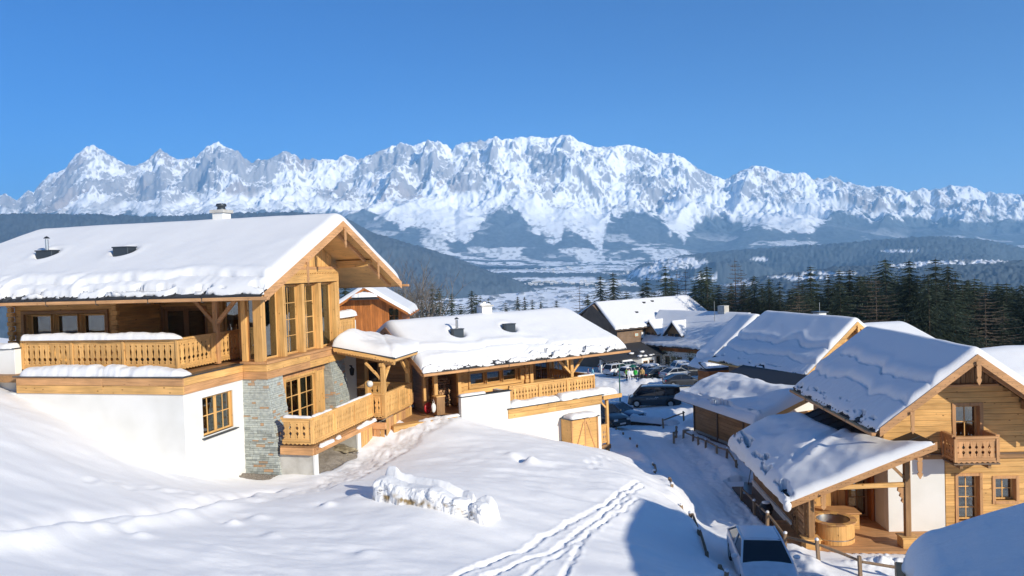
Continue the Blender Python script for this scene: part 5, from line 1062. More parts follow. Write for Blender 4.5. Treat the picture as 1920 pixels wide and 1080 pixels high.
th = th * (1 - .5 * np.exp(-(AA / .16) ** 2)) * np.sqrt(np.clip(1 - (1 - np.clip(e / .45, 0, 1)) ** 2, 0, 1))
db = X + 4.3; pat = fbm(Y / .8, X / .2, 304, 3); th = np.where((pat > .60) & (db < .55) & (db > .08) & (e > .1), -.05, th)
me = grid_mesh('roof_snow', X, Y, zr_ + th, SNOW, close=np.minimum(zr_ - .03, zr_ + th - .01)); link('roof_snow', me, Cc)
blob('snow', Cc, (-4.25, -1.85, -.86), (.14, .12, .20), SNOW, 5)
# posts, beam, walls and deck below
for x, y in ((.07, -1.5), (-3.35, -1.55)):
    zt_ = lz(x) - .14; MB().box(x - .1, x + .1, y - .1, y + .1, -2.1, zt_).build('post', AGED['z'], Cc, bevel=.012)
    MB().box(x - .27, x + .27, y - .25, y + .25, -2.5, -2.14).build('post_box', PINE['x'], Cc, bevel=.01); MB().box(x - .31, x + .31, y - .29, y + .29, -2.139, -2.09).build('post_box_top', PINE['x'], Cc, bevel=.008)
MB().beam((-3.3, -1.5, -.34), (.0, -1.5, -.24), .12, .16).build('tie_beam', PINE['x'], Cc, bevel=.01)
q = MB(); q.prism([(-.04, -.35), (-.04, -.95), (-.14, -.85), (-.10, -.75), (-.20, -.66), (-.16, -.56), (-.26, -.47), (-.24, -.35)], -1.55, -1.45, 'xz'); q.build('scroll_bracket', LAR['z'], Cc)
MB().beam((-.02, -1.5, .0), (-.45, -1.5, .45), .10, .10).build('brace', AGED['x'], Cc)
MB().box(-4.0, 3.2, -1.98, 1.45, -2.58, -2.5).build('deck', LAR['x'], Cc)
for i in range(23): MB().box(-4.0, 3.2, -1.99 + i * .15, -1.99 + i * .15 + .142, -2.5, -2.475).build('deck_board', LAR['x'], Cc)
MB().box(-4.35, -3.3, -2.0, 6.6, -2.66, -2.59).build('walkway', GREYW['y'], Cc)
plank_wall(Cc, 'y', -.35, 6.9, -2.35, lz(-3.3) - .14, -3.28, -1, AGED, course=.19, vertical=True, vary=.3)
MB().box(-3.36, -3.2, -.35, 6.9, -2.6, -2.352).build('plinth', PLAS, Cc)
plank_wall(Cc, 'x', -3.2, -.95, -2.48, lz(-2.2), 1.5, -1, PINE, course=.5, vertical=True, vary=.4, holes=[])
window(Cc, 'x', -.93, -.12, -2.4, -.15, 1.5, -1, REDW, nx=2, nz=3, depth=.1, cas=.09, sash=.08, mun=.03, fw=AGED)
MB().box(-.12, .0, 1.2, 1.52, -2.5, .4).build('door_post', REDW['z'], Cc, bevel=.01)
# rack with firewood at the corner
for y in (-.42, -1.3):
    MB().box(-3.5, -3.42, y, y + .07, -2.55, -.75).build('rack_post', AGED['z'], Cc); MB().box(-3.2, -3.12, y, y + .07, -2.55, -.75).build('rack_post', AGED['z'], Cc)
woodpile('chopped firewood stacked in the rack at the corner of the tub terrace', (-3.48, -1.15, -2.55), Cw @ Matrix.Translation((0, 0, 0)), .42, 1.75, 8, (.045, .075), .7)
woodpile('long row of dark chopped firewood along the boarded lean-to wall', (0, 0, 0), Cw @ Matrix.Translation((-3.42, .55, -2.55)) @ Matrix.Rotation(R(-90), 4, 'Z'), .95, 1.65, 9, (.045, .075), .3)
# tub
tub = thing('hot_tub', 'round wooden hot tub with steel lining on the sheltered deck', 'hot tub', (0, 0, 0)); tub.matrix_world = Cw @ Matrix.Translation((-2.28, -.72, -2.47))
for k in range(48):
    t = 2 * math.pi * k / 48; MB().box(.70, .735, -.046, .046, 0, .74, Matrix.Rotation(t, 4, 'Z')).build('stave', PINE['z'], tub)
for k in range(16):
    t = 2 * math.pi * k / 16; q = MB(); w0 = math.pi / 16 - .004; q.prism([(.60 * math.cos(t - w0), .60 * math.sin(t - w0)), (.82 * math.cos(t - w0), .82 * math.sin(t - w0)), (.83 * math.cos(t), .83 * math.sin(t)), (.82 * math.cos(t + w0), .82 * math.sin(t + w0)), (.60 * math.cos(t + w0), .60 * math.sin(t + w0))], .742, .785, 'xy'); q.build('rim_board', PINE['x'] if k % 2 else LAR['x'], tub, bevel=.004)
MB().lathe([(.66, .75), (.64, .74), (.62, .1), (.001, .08)], 0, 0, 40).build('lining', STEEL, tub, smooth=True)
MB().lathe([(.742, .15), (.742, .19)], 0, 0, 40).build('hoop', STEEL, tub)
st = thing('step_bench', 'pine step bench behind the hot tub', 'bench', (0, 0, 0)); st.matrix_world = Cw @ Matrix.Translation((-2.5, .25, -2.47))
MB().box(0, 1.55, 0, .9, 0, .60).build('bench_body', PINE['x'], st, bevel=.01); MB().box(-.04, 1.62, -.05, .9, .601, .65).build('bench_top', LAR['x'], st, bevel=.008)
kt = thing('kettle_barbecue', 'dark kettle barbecue with domed lid beside the boarded lean-to wall', 'barbecue', (9.72, 30.2, -10.58))
MB().lathe([(.001, .45), (.2, .5), (.27, .65), (.28, .74), (.27, .80), (.2, .92), (.06, .98), (.001, .99)], 0, 0, 18).build('bowl', BLACK, kt, smooth=True)
for k in range(3): t = k * 2.094; MB().tube([(.12 * math.cos(t), .12 * math.sin(t), .5), (.25 * math.cos(t), .25 * math.sin(t), 0)], .014, 6).build('leg', BLACK, kt)
blob('snow', kt, (0, 0, .97), (.16, .16, .06), SNOW, 2)
sh = thing('snow_shovel', 'snow shovel leaning against the boarded lean-to, its scoop on the snow', 'shovel', (10.35, 34.6, -10.55))
MB().tube([(0, 0, .35), (.42, .35, 1.75)], .018, 6).build('handle', GREYW['z'], sh); q = MB(); q.add([(-.30, -.08, .0), (.10, -.20, .0), (.22, .05, .42), (-.12, .18, .42), (-.28, -.03, .02), (.09, -.14, .02), (.20, .09, .44), (-.1, .21, .44)], [(0, 1, 2, 3), (7, 6, 5, 4), (0, 4, 5, 1), (1, 5, 6, 2), (2, 6, 7, 3), (3, 7, 4, 0)]); q.build('scoop', STEEL, sh)
# ------------------------------------------------------------------ chalet behind it, with its own lean-to
Dd = thing('chalet', 'pine chalet with stepped shaded roof snow, just behind the tub chalet', 'chalet', (20.05, 45.0, -3.87), -17.0)
dtop = lambda x: -.16 - .80 * abs(x)
plank_wall(Dd, 'x', -2.9, 2.9, -6.4, -1.35, .9, -1, PINE, course=.24, top=dtop, holes=[(-.5, .5, -3.6, -2.0)])
plank_wall(Dd, 'x', -1.6, 1.6, -1.34, -.1, .88, -1, PINE, course=.2, vertical=True, top=dtop)
window(Dd, 'x', -.5, .5, -3.6, -2.0, .9, -1, LAR, nx=2, nz=3, depth=.15)
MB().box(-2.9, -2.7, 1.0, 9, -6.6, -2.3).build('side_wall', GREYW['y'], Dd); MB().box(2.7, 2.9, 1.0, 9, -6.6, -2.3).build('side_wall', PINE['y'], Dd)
gable_roof(Dd, P_y, .0, 8.7, -3.75, 0, 3.75, -3.0, 0.0, -3.0, W=PINE, barge=.30, gables=(0, 1), pend=True, purl=(-2.4, 2.4), wallA=(.9, 8.6), soffit=LAR, gutext=.05, fl=(0, 1.2))
roof_snow(Dd, P_y, .02, 8.7, -3.75, 0, 3.75, -3.0, 0.0, -3.0, T=.36, seed=41, da=.075, rr=.35, creases=[(0, .95, .55, -2, 10), (0, 1.75, .65, -2, 10)], bare=.38, over=.06, flareL=(0, 1.2), ridge_r=.25)
ch = MB().box(.4, .95, 3.8, 4.35, -.8, .30).build('chimney', PLAS, Dd); MB().box(.30, 1.05, 3.7, 4.45, .301, .38).build('chimney_slab', SLATE, ch); MB().tube([(.65, 4.05, .38), (.65, 4.05, .95)], .015, 5).build('aerial', STEEL, ch)
Ee = thing('carport', 'boarded shed with thick sagging roof snow between the road and the second right-hand chalet', 'shed', (11.13, 48.0, -10.53), -15.0)
for y0, y1 in ((-2.75, -.06), (-5.55, -2.85), (-6.7, -5.65)):
    n_ = 0
    for k in range(8): MB().box(0, .05, y0, y1, .02 + k * .215, .02 + k * .215 + .208).build('plank', AGED['y'], Ee, bevel=.005)
for y in (0, -2.8, -5.6, -6.75): MB().box(-.07, .06, y - .05, y + .05, -.1, 1.95).build('post', GREYW['z'], Ee, bevel=.01)
MB().box(-.03, .2, -6.8, .05, -.5, .015).build('plinth', CONC, Ee)
MB().box(.06, .2, -6.7, 0, 0, 1.9).build('lining', GREYW['y'], Ee)
plank_wall(Ee, 'x', .05, 1.2, 0, 2.3, -6.8, -1, AGED, course=.2); MB().box(1.2, 3.9, -6.9, -6.7, 0, 3.0).build('white_panel', PLAS, Ee)
MB().box(-.55, -.1, -7.0, .6, -.25, -.1).build('walkway', GREYW['y'], Ee)
ES = .36; ez = lambda x: 2.0 + ES * (x + .9)
def slopebox(m, x0, x1, y0, y1, zf, t0, t1):
    m.add([(x0, y0, zf(x0) + t0), (x1, y0, zf(x1) + t0), (x1, y1, zf(x1) + t0), (x0, y1, zf(x0) + t0), (x0, y0, zf(x0) + t1), (x1, y0, zf(x1) + t1), (x1, y1, zf(x1) + t1), (x0, y1, zf(x0) + t1)], [(0, 1, 2, 3), (7, 6, 5, 4), (0, 4, 5, 1), (1, 5, 6, 2), (2, 6, 7, 3), (3, 7, 4, 0)]); return m
rf = slopebox(MB(), -.9, 4.2, -8.2, .6, ez, -.07, 0).build('shed_roof', TILE, Ee); slopebox(MB(), -.86, 4.1, -8.15, .55, ez, -.12, -.072).build('soffit', LAR['x'], rf)
slopebox(MB(), -.85, 4.2, -8.24, -8.205, ez, -.28, .02).build('bargeboard', PINE['x'], Ee, bevel=.006)
MB().beam((.4, -7.3, 2.0), (3.6, -7.3, 2.15), .12, .15).build('tie_beam', PINE['x'], Ee, bevel=.01)
MB().beam((-.98, -8.3, 1.93), (-.98, .7, 1.93), .12, .1).build('gutter_board', GREYW['y'], Ee, bevel=.02)
a = np.linspace(0, 1, 120); b = np.linspace(0, 1, 76); AA, BB = np.meshgrid(a, b, indexing='ij'); up = np.interp(AA, [0, .15, .35, .8, 1], [2.9, 2.7, 2.4, 2.5, 2.2]) + .25 * (fbm(AA * 7, AA * 0, 311, 3) - .5)
Y = -8.26 + 8.95 * AA; X = -1.05 + (up + 1.05) * BB; zr_ = ez(X); e = np.minimum(np.minimum(AA * 8.95 * 1.3, (1 - AA) * 8.95), np.minimum(BB, 1 - BB) * (up + 1.05))
th = (.42 + .20 * (fbm(X / 1.4, Y / 2.0, 313, 3) - .5) * 2 + .10 * np.exp(-((BB - .62 - .12 * np.sin(AA * 5)) / .14) ** 2)) * np.sqrt(np.clip(1 - (1 - np.clip(e / .5, 0, 1)) ** 2, 0, 1)); db = X + .95; g = sstep(.28, .34, db + .16 * (fbm(Y / 1.2, Y * 0, 315, 3) - .5) * 2); th = th * (.72 + .28 * g)
pat = fbm(Y / .8, X / .2, 314, 3); th = np.where((pat > .58) & (db < .5) & (db > .06) & (AA < .75) & (e > .1), -.05, th)
link('roof_snow', grid_mesh('roof_snow', X, Y, zr_ + th, SNOW, close=np.minimum(zr_ - .03, zr_ + th - .01)), Ee)
# ------------------------------------------------------------------ small red-brown cabin behind
K = thing('cabin', 'red-brown boarded cabin with brick chimney, behind the gap between the two left chalets', 'cabin', (-13.37, 70.0, -1.52), -2.0)
ktop = lambda x: -.18 - .62 * abs(x)
plank_wall(K, 'x', -3.2, 3.2, -6.2, -1.05, .7, -1, REDW, course=.22, vertical=True, top=ktop, vary=.3, holes=[(2.0, 3.0, -3.4, -1.9)])
window(K, 'x', 2.0, 3.0, -3.4, -1.9, .7, -1, REDW, nx=2, nz=2, depth=.08)
MB().box(-2.0, 2.2, .55, .69, -1.12, -1.04).build('trim_rail', REDW['x'], K)
plank_wall(K, 'x', -1.6, 1.6, -1.03, -.2, .66, -1, REDW, course=.22, vertical=True, top=ktop)
MB().box(-.15, .18, .60, .64, -.95, -.65).build('loft_hatch', BLACK, K)
MB().box(-3.2, 3.2, .9, 8, -6.5, -2.2).build('cabin_body', REDW['y'], K)
gable_roof(K, P_y, -.1, 8.2, -4.0, 0, 4.0, -2.45, 0.0, -2.45, W=REDW, barge=.24, gables=(0,), pend=False, purl=(-2.6, 2.6), wallA=(.7, 8), soffit=REDW, gutext=0, raft=False)
roof_snow(K, P_y, -.1, 8.2, -4.0, 0, 4.0, -2.45, 0.0, -2.45, T=.42, seed=51, da=.14, rr=.35, bare=.2, over=.05, ridge_r=.3, bareT=.7)
q = MB(); q.add([(-1.35, -.35, -.98), (1.35, -.35, -.98), (1.25, .6, -.62), (-1.25, .6, -.62), (-1.35, -.35, -1.05), (1.35, -.35, -1.05), (1.25, .6, -.70), (-1.25, .6, -.70)], [(0, 1, 2, 3), (7, 6, 5, 4), (0, 4, 5, 1), (1, 5, 6, 2), (2, 6, 7, 3), (3, 7, 4, 0)]); q.build('gable_hood', TILE, K)
snow_strip(K, (-1.2, .15, -.82), (1.2, .15, -.82), .95, .5, 52, taper=(1.0, 1.0), sag=.05)
ch = MB().box(-.75, -.25, 1.5, 2.0, -.6, 1.25).build('chimney', MORTAR, K)
for z in range(14):
    for k in range(2): 
        o_ = .0 if z % 2 else .125; x = -.755 + k * .25 + o_
        MB().box(max(-.755, x), min(-.245, x + .24), 1.49, 1.6, -.5 + z * .12, -.5 + z * .12 + .105).build('brick', BRICK, ch)
    MB().box(-.26, -.24, 1.5, 2.0, -.5 + z * .12, -.5 + z * .12 + .105).build('brick', BRICK, ch)
MB().box(-.82, -.18, 1.43, 2.07, 1.251, 1.33).build('chimney_slab', CONC, ch); MB().box(-.75, -.25, 1.5, 2.0, 1.42, 1.47).box(-.7, -.66, 1.55, 1.6, 1.331, 1.419).box(-.34, -.3, 1.9, 1.95, 1.331, 1.419).build('chimney_cap', IRON, ch)
# ------------------------------------------------------------------ inn at the back of the car park
Hh = thing('inn', 'wide white and brown inn with two gabled dormers behind the car park', 'inn', (24.43, 128.0, -18.38), -38.0)
mm_w = [(-12.4, -11.5, 1.0, 2.5), (-8.6, -7.7, .2, 2.6), (-.95, -.15, 1.2, 2.9)]
m = MB(); m.box(-14, 0, 0, .3, -1.5, 3.45); m.build('ground_floor_wall', PLAS, Hh)
m = MB(); m.box(.0, .3, -14, -.001, -1.5, 3.65); m.build('wing_wall', PLAS, Hh)
for a0_, a1_, z0_, z1_ in ((-12.4, -11.4, .4, 2.6), (-9.6, -8.6, .2, 2.6), (-1.3, -.4, 1.0, 2.8)):
    m = MB(); m.box(a0_, a1_, -.06, .0 - .003, z0_, z1_); wn = m.build('window', AGED['z'], Hh); MB().box(a0_ + .1, a1_ - .1, -.08, -.062, z0_ + .1, z1_ - .1).build('pane', CARGL, wn)
for y0_, z0_, z1_ in ((-1.3, .6, 2.8), (-2.6, .6, 2.8), (-3.9, .6, 2.8), (-6.2, 1.0, 2.9), (-8.4, 1.0, 2.9), (-10.6, 1.0, 2.9)):
    m = MB(); m.box(-.06, -.003, y0_ - .45, y0_ + .45, z0_, z1_); wn = m.build('window', AGED['z'], Hh); MB().box(-.08, -.062, y0_ - .36, y0_ + .36, z0_ + .1, z1_ - .1).build('pane', CARGL, wn)
    MB().box(-.10, -.081, y0_ - .02, y0_ + .02, z0_ + .1, z1_ - .1).box(-.10, -.081, y0_ - .36, y0_ + .36, (z0_ + z1_) / 2 - .02, (z0_ + z1_) / 2 + .02).build('glazing_bar', AGED['z'], wn)
# bay
bay = [(-7.2, 0), (-6.4, -1.5), (-3.4, -1.5), (-2.6, 0)]
MB().prism(bay, -1.5, 3.2, 'xy').build('bay', PLAS, Hh)
for x0_, x1_ in ((-6.1, -5.1), (-4.7, -3.7)):
    wn = MB().box(x0_, x1_, -1.56, -1.503, 1.0, 2.6).build('window', AGED['z'], Hh); MB().box(x0_ + .1, x1_ - .1, -1.58, -1.562, 1.1, 2.5).build('pane', CARGL, wn); MB().box(x0_ + .48, x0_ + .52, -1.60, -1.581, 1.1, 2.5).box(x0_ + .1, x1_ - .1, -1.60, -1.581, 1.78, 1.82).build('glazing_bar', AGED['z'], wn)
br = MB().add([(-7.6, .1, 3.2), (-6.6, -1.9, 3.2), (-3.2, -1.9, 3.2), (-2.2, .1, 3.2), (-6.0, .0, 4.2), (-3.8, .0, 4.2)], [(0, 1, 4), (1, 2, 5, 4), (2, 3, 5), (0, 4, 5, 3), (0, 3, 2, 1)]).build('bay_roof', TILE, Hh)
for k, (x, y, z, s) in enumerate(((-6.6, -1.3, 3.45, .5), (-5.6, -1.5, 3.4, .45), (-4.4, -1.5, 3.4, .4), (-3.6, -1.3, 3.4, .35), (-5.2, -.5, 3.95, .5), (-7.6, -.4, 3.9, .5))): blob('snow', Hh, (x, y, z), (s, s * .7, s * .35), SNOW, k, 2, .4)
q = MB(); q.add([(-14.2, -1.3, 3.3), (.2, -1.3, 3.3), (.2, 3.6, 5.0), (-14.2, 3.6, 5.0), (-14.2, -1.3, 3.2), (.2, -1.3, 3.2), (.2, 3.6, 4.9), (-14.2, 3.6, 4.9)], [(0, 1, 2, 3), (7, 6, 5, 4), (0, 4, 5, 1), (1, 5, 6, 2), (2, 6, 7, 3), (3, 7, 4, 0)]); q.build('skirt_roof', TILE, Hh)
plank_wall(Hh, 'x', -6.6, 3, 4.5, 7.6, 3.6, -1, GREYW, course=.45, stuffed=True)  # darker wood, so the roof overhang's shade is put into the wall colour
MB().box(-6.6, 18.2, 3.7, 15, -1, 7.4).build('inn_body', GREYW['x'], Hh); MB().box(.3, 9.6, -14, .29, -1, 4.5).build('wing_body', AGED['y'], Hh)
# gable triangles
MB().prism([(3.7, 7.4), (9.3, 11.4), (14.9, 7.4)], -6.6, 18.2, 'yz').build('gable_wall', GREYW['z'], Hh)
m = MB(); m.box(-.9, -.2, 3.45, 3.59, 5.6, 6.6); m.build('window', PLAS, Hh)
wn = MB().lathe([(.62, 0), (.62, .06), (.001, .06)], 0, 0, 20); o = wn.build('round_window', PLAS, Hh); o.location = (1.2, 3.56, 5.9); o.rotation_euler = (R(90), 0, 0)
wn = MB().box(-2.6, -1.6, 3.5, 3.59, 5.9, 6.6).build('window', REDW['z'], Hh); MB().box(-2.5, -1.7, 3.47, 3.499, 6.0, 6.5).build('pane', CURT, wn)
for (s0_, s1_) in ((-.003, .02),):
    for i in range(14): MB().box(-.25, -.05, -13.8 + i * 1.0, -13.8 + i * 1.0 + .96, 3.66, 4.5).build('frieze_board', REDW['z'], Hh)
gable_roof(Hh, P_x, -5.9, 18.4, 2.6, 9.3, 16, 7.5, 11.75, 7.5, W=GREYW, barge=.3, gables=(0,), pend=False, fl=(2.0, 0), gutter=(), rib=False, raft=False, soffit=GREYW)
roof_snow(Hh, P_x, -5.9, 18.4, 2.6, 9.3, 16, 7.5, 11.75, 7.5, T=.30, seed=61, da=.22, flareL=(2.0, 0), rr=.3, bare=0, over=-.05, ridge_r=.4, bareT=.95, lump=.02)
for x, y in ((.5, 5.8), (4.8, 8.0), (7.2, 8.2)): MB().box(x - .3, x + .3, y - .25, y + .25, 11.75 - .634 * (9.3 - y) - .2, 11.75 - .634 * (9.3 - y) + .42).build('roof_light', TILE, Hh, bevel=.05)
gable_roof(Hh, P_y, -14, 4.5, -1.2, 5, 11.2, 4.5, 9.9, 4.5, W=GREYW, barge=.3, gables=(0,), pend=False, gutter=(), rib=False, raft=False, soffit=GREYW)
roof_snow(Hh, P_y, -14, 4.5, -1.2, 5, 11.2, 4.5, 9.9, 4.5, T=.30, seed=63, da=.22, rr=.3, bare=.3, over=-.05, ridge_r=.4, bareT=.66, lump=.08)
MB().box(4.4, 5.6, -9.5, -8.2, 9, 11.0).build('chimney', CONC, Hh); MB().tube([(3.2, -8.5, 8), (3.2, -8.5, 11.8)], .05, 6).build('flue_pipe', STEEL, Hh)
for dy in (2.4, -2.6):
    d = MB().prism([(dy - 1.35, 4.9), (dy - 1.35, 6.7), (dy, 8.2), (dy + 1.35, 6.7), (dy + 1.35, 4.9)], .3, 4.2, 'yz').build('dormer', AGED['z'], Hh)
    for s in (-.55, .55): MB().box(.24, .297, dy + s - .42, dy + s + .42, 5.3, 6.5).build('dormer_window', CARGL, d)
    for sg in (-1, 1):
        q = MB(); q.add([(-.3, dy, 8.45), (4.6, dy, 8.45), (4.6, dy + sg * 2.0, 6.2), (-.3, dy + sg * 2.0, 6.2), (-.3, dy, 8.3), (4.6, dy, 8.3), (4.6, dy + sg * 2.0, 6.05), (-.3, dy + sg * 2.0, 6.05)], [(0, 1, 2, 3), (7, 6, 5, 4), (0, 4, 5, 1), (1, 5, 6, 2), (2, 6, 7, 3), (3, 7, 4, 0)]); q.build('dormer_roof', TILE, d)
    roof_snow(Hh, P_x, -.25, 4.6, dy - 2.0, dy, dy + 2.0, 6.22, 8.47, 6.22, T=.32, seed=65, da=.12, rr=.25, bare=0, bareT=.95, over=-.03, ridge_r=.15)
# barn with red wall, between the inn and the second right-hand chalet
Bb = thing('barn', 'low brown barn under a steep snowy roof, between the inn and the second right chalet', 'barn', (17.0, 66.2, -9.22), -17.0)
plank_wall(Bb, 'x', -.2, 5.5, -3.2, 0.1, .3, -1, REDW, course=.22); plank_wall(Bb, 'y', .3, 2.1, -3.2, .1, -.2, -1, REDW, course=.22)
gable_roof(Bb, P_y, -.6, 2.2, -1.1, 4.2, 9.5, .0, 4.2, .0, W=GREYW, barge=.25, gables=(0,), pend=False, soffit=GREYW, gutter=(0,), raft=False)
roof_snow(Bb, P_y, -.6, 2.2, -1.1, 4.2, 9.5, .0, 4.2, .0, T=.38, seed=71, da=.12, rr=.3, creases=[(0, .8, .5, -2, 10)], bare=.2, over=.05)
MB().prism([(-.2, .1), (4.2, 3.7), (8.6, .1)], .32, .4, 'xz').build('gable_wall', REDW['z'], Bb); MB().box(5.5, 8.6, .3, 2.1, -3.2, .1).build('barn_body', REDW['y'], Bb)
q = MB(); q.add([(-1.2, -1.1, -.05), (5.5, -1.1, -.05), (5.5, .3, .5), (-1.2, .3, .5), (-1.2, -1.1, -.15), (5.5, -1.1, -.15), (5.5, .3, .4), (-1.2, .3, .4)], [(0, 1, 2, 3), (7, 6, 5, 4), (0, 4, 5, 1), (1, 5, 6, 2), (2, 6, 7, 3), (3, 7, 4, 0)]); q.build('skirt_roof', TILE, Bb)
snow_strip(Bb, (-1.2, -.35, .1), (5.4, -.35, .1), 1.35, .45, 73, taper=(.2, .2), sag=.15)
# sunlit roofs behind the right-hand chalets
F1 = thing('house', 'house with smooth sunlit snow roof showing behind the second right-hand chalet', 'house', (30.2, 60.0, -5.45), -15.0)
gable_roof(F1, P_x, -8, 0, -4.8, 0, 4.8, -2.3, 0, -2.3, W=PINE, barge=.3, gables=(1,), pend=False, gutter=(), rib=False, raft=False)
roof_snow(F1, P_x, -8, 0, -4.8, 0, 4.8, -2.3, 0, -2.3, flareL=(0, 1.2), T=.42, seed=81, da=.14, rr=.45, bare=0, bareT=.95, ridge_r=.7)
MB().box(-7.5, -.8, -3.8, 3.8, -7, -2.4).build('house_body', PINE['x'], F1); MB().prism([(-3.8, -2.4), (0, -.35), (3.8, -2.4)], -7.5, -.8, 'yz').build('gable_wall', PINE['z'], F1)
G1 = thing('house', 'house whose broad sunlit snow roof shows at the right edge behind the tub chalet', 'house', (25.2, 42.0, -5.55), -15.0)
gable_roof(G1, P_x, -1.5, 9, -3.6, 0, 3.6, -1.6, 0, -1.6, W=PINE, barge=.3, gables=(0,), pend=False, gutter=(), rib=False, raft=False)
roof_snow(G1, P_x, -1.5, 9, -3.6, 0, 3.6, -1.6, 0, -1.6, T=.42, seed=83, da=.14, rr=.45, bare=0, bareT=.95, ridge_r=.7)
MB().box(-1, 8.5, -2.8, 3.0, -6, -1.7).build('house_body', PINE['x'], G1)
# near roof corner at lower right, and the house behind it whose shadow crosses the slope
N1 = thing('annex', 'near annex whose blue-shaded snow roof corner fills the lower right of the view', 'annex', (5.45, 10.75, -4.28), 25.0)
gable_roof(N1, P_y, -9, .0, .0, 3.1, 6.2, 0, 1.36, 0, W=LAR, barge=.26, gables=(1,), pend=False, gutter=(0,), gutext=0)
roof_snow(N1, P_y, -9, .02, .0, 3.1, 6.2, 0, 1.36, 0, T=.38, seed=91, da=.05, rr=.40, bare=.1, over=.06, ridge_r=.5, lump=.05, bareT=.8)
MB().box(.5, 5.7, -8.5, -.6, -6.5, -.1).build('annex_wall', PLAS, N1)
S1 = thing('house', 'neighbouring house to the right of the viewpoint, its gable shading the slope', 'house', (0, 0, 0))
q = MB(); q.prism([(13.6, -10.5), (13.6, -2.45), (23.7, 2.1), (25.4, .9), (25.4, -10.5)], -2, 7.6, 'xz'); q.build('house_body', PINE['x'], S1)
q = MB(); q.prism([(12.9, -2.75), (23.7, 2.12), (26.1, .5), (26.1, .65), (23.7, 2.35), (12.9, -2.55)], -2.6, 8.0, 'xz'); q.build('roof', TILE, S1)
q = MB(); q.prism([(12.95, -2.54), (23.7, 2.36), (26.0, .72), (26.0, .9), (23.7, 2.68), (12.95, -2.25)], -2.55, 7.95, 'xz'); q.build('roof_snow', SNOW, S1, bevel=.08)
# ------------------------------------------------------------------ trees
NEED = mat('needles', (0.030, 0.044, 0.026), 0.85, noise=(1.2, (0.060, 0.078, 0.050), 0.40, 0.66), rnd=.3)
NEEDL = mat('larch_twigs', (0.17, 0.125, 0.085), 0.9, noise=(3.0, (0.09, 0.07, 0.05), 0.4, 0.6), rnd=.2)
TWIG = mat('grey_twigs', (0.23, 0.20, 0.17), 0.9, noise=(3.0, (0.08, 0.07, 0.06), 0.4, 0.6))
def spruce_mesh(seed, H=16.0, Rb=3.0, dens=1.0, droop=.35, larch=False, sparse=0.0):
    rg = np.random.default_rng(seed); vs = []; fs = []
    def tri(a, b, c): n = len(vs); vs.extend([a, b, c]); fs.append((n, n + 1, n + 2))
    nl = int((36 if not larch else 24) * dens); 
    for L in range(nl):
        t = (L + rg.uniform(-.3, .3)) / nl; t = max(t, 0); z = H * (.10 + .90 * t) if not larch else H * (.22 + .77 * t)
        r = 1.75 * Rb * (1 - t) ** .70 * rg.uniform(.75, 1.15) + .12; nb = int((9 if not larch else 6) * (0.5 + .5 * (1 - t)) + 3)
        for b in range(nb):
            if rg.random() < sparse: continue
            a = 2 * math.pi * (b + rg.uniform(-.4, .4)) / nb + L; rr = r * rg.uniform(.6, 1.12); n = 6
            c, s = math.cos(a), math.sin(a); pz = z; pr = 0.05
            for k in range(n):
                f = (k + 1) / n; r1 = rr * f; z1 = z - droop * rr * (f ** .8) + .28 * rr * max(0, f - .55)
                w = (.42 if not larch else .16) * rr * (1 - f * .8) * rg.uniform(.6, 1.3) + .06
                # twigs hang to both sides of the branch as ragged triangles
                for sg in (-1, 1):
                    for q in range(2):
                        f0 = rg.uniform(0, 1); ax = pr + (r1 - pr) * f0; az_ = pz + (z1 - pz) * f0; ww = w * rg.uniform(.5, 1.2); out = rg.uniform(.1, .35) * rr / n * 2
                        p0 = (c * ax, s * ax, az_); p1 = (c * (ax + out * .3) - s * sg * .02, s * (ax + out * .3) + c * sg * .02, az_ + (.02 if larch else .05))
                        p2 = (c * (ax + out) - s * sg * ww, s * (ax + out) + c * sg * ww, az_ - ww * (rg.uniform(.3, .95) if not larch else rg.uniform(-.1, .5)))
                        if larch:
                            p1 = (p0[0] + .03, p0[1], p0[2] + .04)
                        tri(p0, p1, p2)
                if larch: tri((c * pr, s * pr, pz), (c * r1, s * r1, z1), (c * pr, s * pr, pz - .05))
                pr, pz = r1, z1
    me = bpy.data.meshes.new('crown'); me.from_pydata(vs, [], fs); me.materials.append(NEEDL if larch else NEED); return me
def trunk_mesh(H, r): 
    m = MB(); m.tube([(0, 0, -.5), (0, 0, H * .5), (0, 0, H * .99)], [r, r * .6, .02], 7); return m.mesh('trunk', BARK, smooth=True)
SPR = [(spruce_mesh(i, 16, rb, 1.0, dr, False, sp), trunk_mesh(16, .2)) for i, (rb, dr, sp) in enumerate(((3.0, .35, .05), (2.6, .45, .0), (3.4, .30, .15), (2.3, .40, .05), (3.1, .50, .22)))]
LCH = [(spruce_mesh(50 + i, 16, 2.6, 1.0, .05, True, .25), trunk_mesh(16, .16)) for i in range(2)]
TREES = []; TOBJ = []
def put_tree(px, ytop, Y, kind, group, label, seed, wd=1.0):
    rg = random.Random(seed); x = (px - 960) / FPX * Y; zt = (H0(px) - ytop) / FPX * Y; zb = float(lerp_h(np.array([x]), np.array([Y]))[0]); 
    if math.hypot(x, Y) > 145: zb = min(zb, -21)
    h = max(zt - zb, 3.0); crown, trunk = rg.choice(SPR if kind == 's' else LCH)
    TREES.append((px, Y, h, kind, ytop)); t = thing('spruce_tree' if kind == 's' else 'larch_tree', label, 'tree', (x, Y, zb), rg.uniform(0, 360), group); TOBJ.append(t); s = h / 16.0
    link('trunk', trunk, t, scale=(s, s, s)); link('crown', crown, t, scale=(s * wd, s * wd, s)); return t
G_S = 'spruces standing in the wood behind the houses'; G_L = 'bare brown larches in the wood behind the houses'
